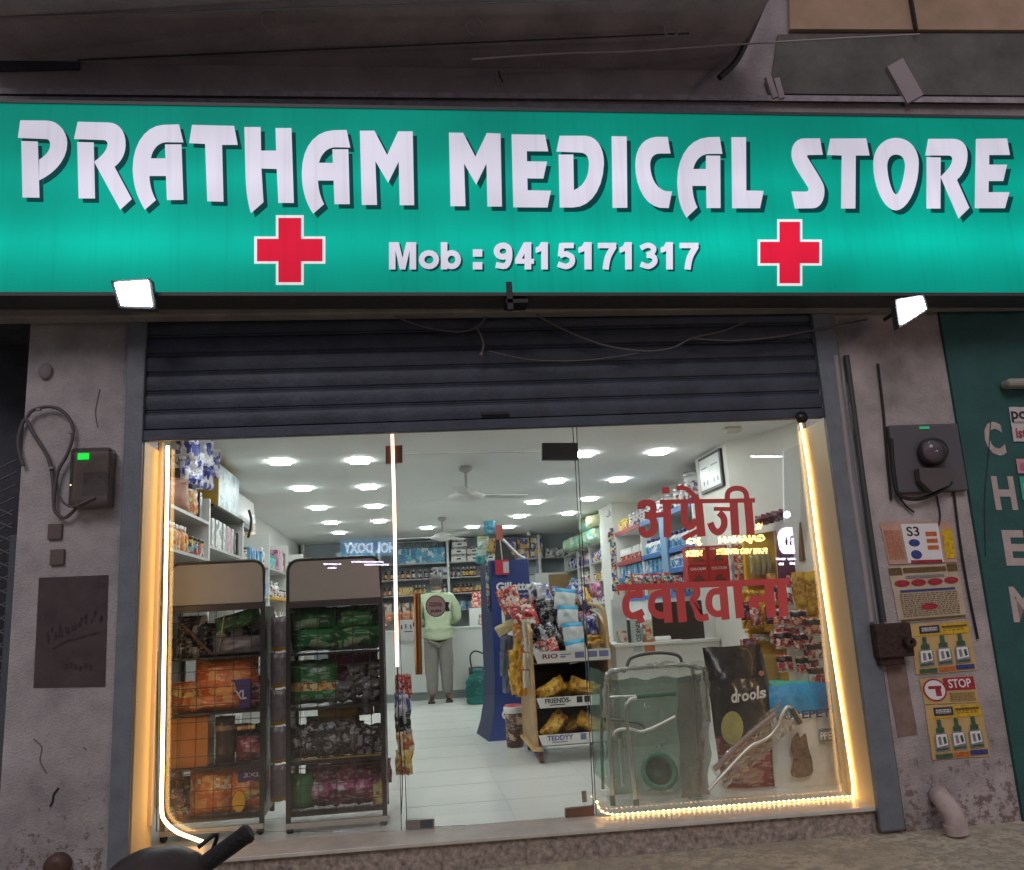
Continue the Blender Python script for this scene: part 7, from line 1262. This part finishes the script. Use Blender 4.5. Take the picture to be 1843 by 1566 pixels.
# ------------------------------------------------------------------ lit signs across the street (seen reflected in the glass)
def refl(px, py, D):  # a point across the street whose mirror image in the glass shows at this place
    p = P(px, py, D); return V((p.x, 2 * GY - D, p.z))
DR = 9.1
def lit(name, col, st): return mat(name, col, .5, emit=st, ecol=col)
ys = TH('lit_sign', 'yellow lettered sweet shop sign across the street, mirrored in the right glass', 'sign', refl(1310, 1010, DR))
q_ = [refl(*p, DR + .05) for p in ((1215, 925), (1395, 920), (1400, 1022), (1218, 1028))]; MB().prism(q_, (0, -.08, 0)).build('board', dark_wall, ys)
mb = MB(); put_text(mb, 'GAJANAN', refl(1378, 977, DR), refl(1294, 981, DR), refl(1377, 962, DR), 0, .05); put_text(mb, 'JG', refl(1264, 981, DR), refl(1236, 983, DR), refl(1264, 967, DR), 0, .05); put_text(mb, 'VR', refl(1373, 953, DR), refl(1360, 953, DR), refl(1373, 942, DR), 0, .04)
put_text(mb, 'PURE VEG SWEETS', refl(1381, 996, DR), refl(1290, 998, DR), refl(1381, 986, DR), 0, .05); put_text(mb, 'NEEDS', refl(1264, 1001, DR), refl(1235, 1002, DR), refl(1264, 990, DR), 0, .06); mb.build('lettering', lit('yellow_sign_light', (1, .62, .18), 60), ys)
ms = TH('lit_sign', 'rounded lavender sign with two letter bars across the street, mirrored in the right glass', 'sign', refl(1425, 970, DR))
pts = curve_pts([(1440, 950), (1415, 949), (1403, 952, 1402, 965), (1403, 985, 1410, 995), (1418, 997), (1440, 995)]); MB().prism([refl(p.x, p.y, DR) for p in pts], (0, -.05, 0)).build('panel', lit('lavender_light', (.55, .50, 1.0), 40), ms)
mb = MB()
for a in ((1414, 966, 1418, 981), (1422, 966, 1425, 981), (1429, 970, 1432, 981), (1422, 964, 1438, 968), (1435, 966, 1438, 981)): mb.add([refl(a[0], a[1], DR - .02), refl(a[2], a[1], DR - .02), refl(a[2], a[3], DR - .02), refl(a[0], a[3], DR - .02)], [(0, 1, 2, 3)])
mb.build('letter_bars', mat('dark_bars', (.08, .03, .08), .5), ms)
mb = MB()
for x0_, x1_, y in ((1397, 1414, 1004), (1418, 1436, 1004)): mb.add([refl(x0_, y, DR), refl(x1_, y, DR), refl(x1_, y + 4, DR), refl(x0_, y + 4, DR)], [(0, 1, 2, 3)])
mb.build('small_print', lit('lilac_light', (.8, .7, 1), 26), ms)
mb = MB(); mb.sph(refl(1417, 926, DR), .055, 10); mb.world('street_lamp', lit('white_lamp', (1, 1, 1), 60), 'round white lamp across the street, mirrored in the right glass', 'lamp')
mb = MB()
for x, y in ((1402, 1013), (1422, 1012)): mb.add([refl(x, y, DR), refl(x + 9, y, DR), refl(x + 9, y + 4, DR), refl(x, y + 4, DR)], [(0, 1, 2, 3)])
mb.add([refl(1352, 820, DR), refl(1408, 820, DR), refl(1408, 823, DR), refl(1352, 823, DR)], [(0, 1, 2, 3)])
mb.world('tube_lights', lit('cool_tube', (.9, .95, 1), 30), 'short white tube lights across the street, mirrored in the right glass', 'lamp')
bb_ = TH('lit_sign', 'pale blue sign with white capitals across the street, mirrored in the left glass', 'sign', refl(660, 990, DR)); q_ = [refl(*p, DR) for p in ((612, 972), (712, 968), (712, 1000), (612, 1000))]
MB().prism(q_, (0, -.05, 0)).build('board', lit('blue_sign_light', (.12, .35, .62), 4), bb_); mb = MB(); put_text(mb, 'HOL DOXY', refl(712, 995, DR - .02), refl(618, 996, DR - .02), refl(712, 976, DR - .02), 0, .05); mb.build('lettering', lit('white_sign_light', (.8, .9, 1), 9), bb_)
mb = MB()
for x0_, x1_, y in ((582, 614, 1014), (632, 690, 1010), (655, 700, 1015), (590, 606, 1021)): mb.add([refl(x0_, y, DR), refl(x1_, y, DR), refl(x1_, y + 2.5, DR), refl(x0_, y + 2.5, DR)], [(0, 1, 2, 3)])
mb.build('small_print', lit('lilac_light', (.8, .7, 1), 26), bb_)
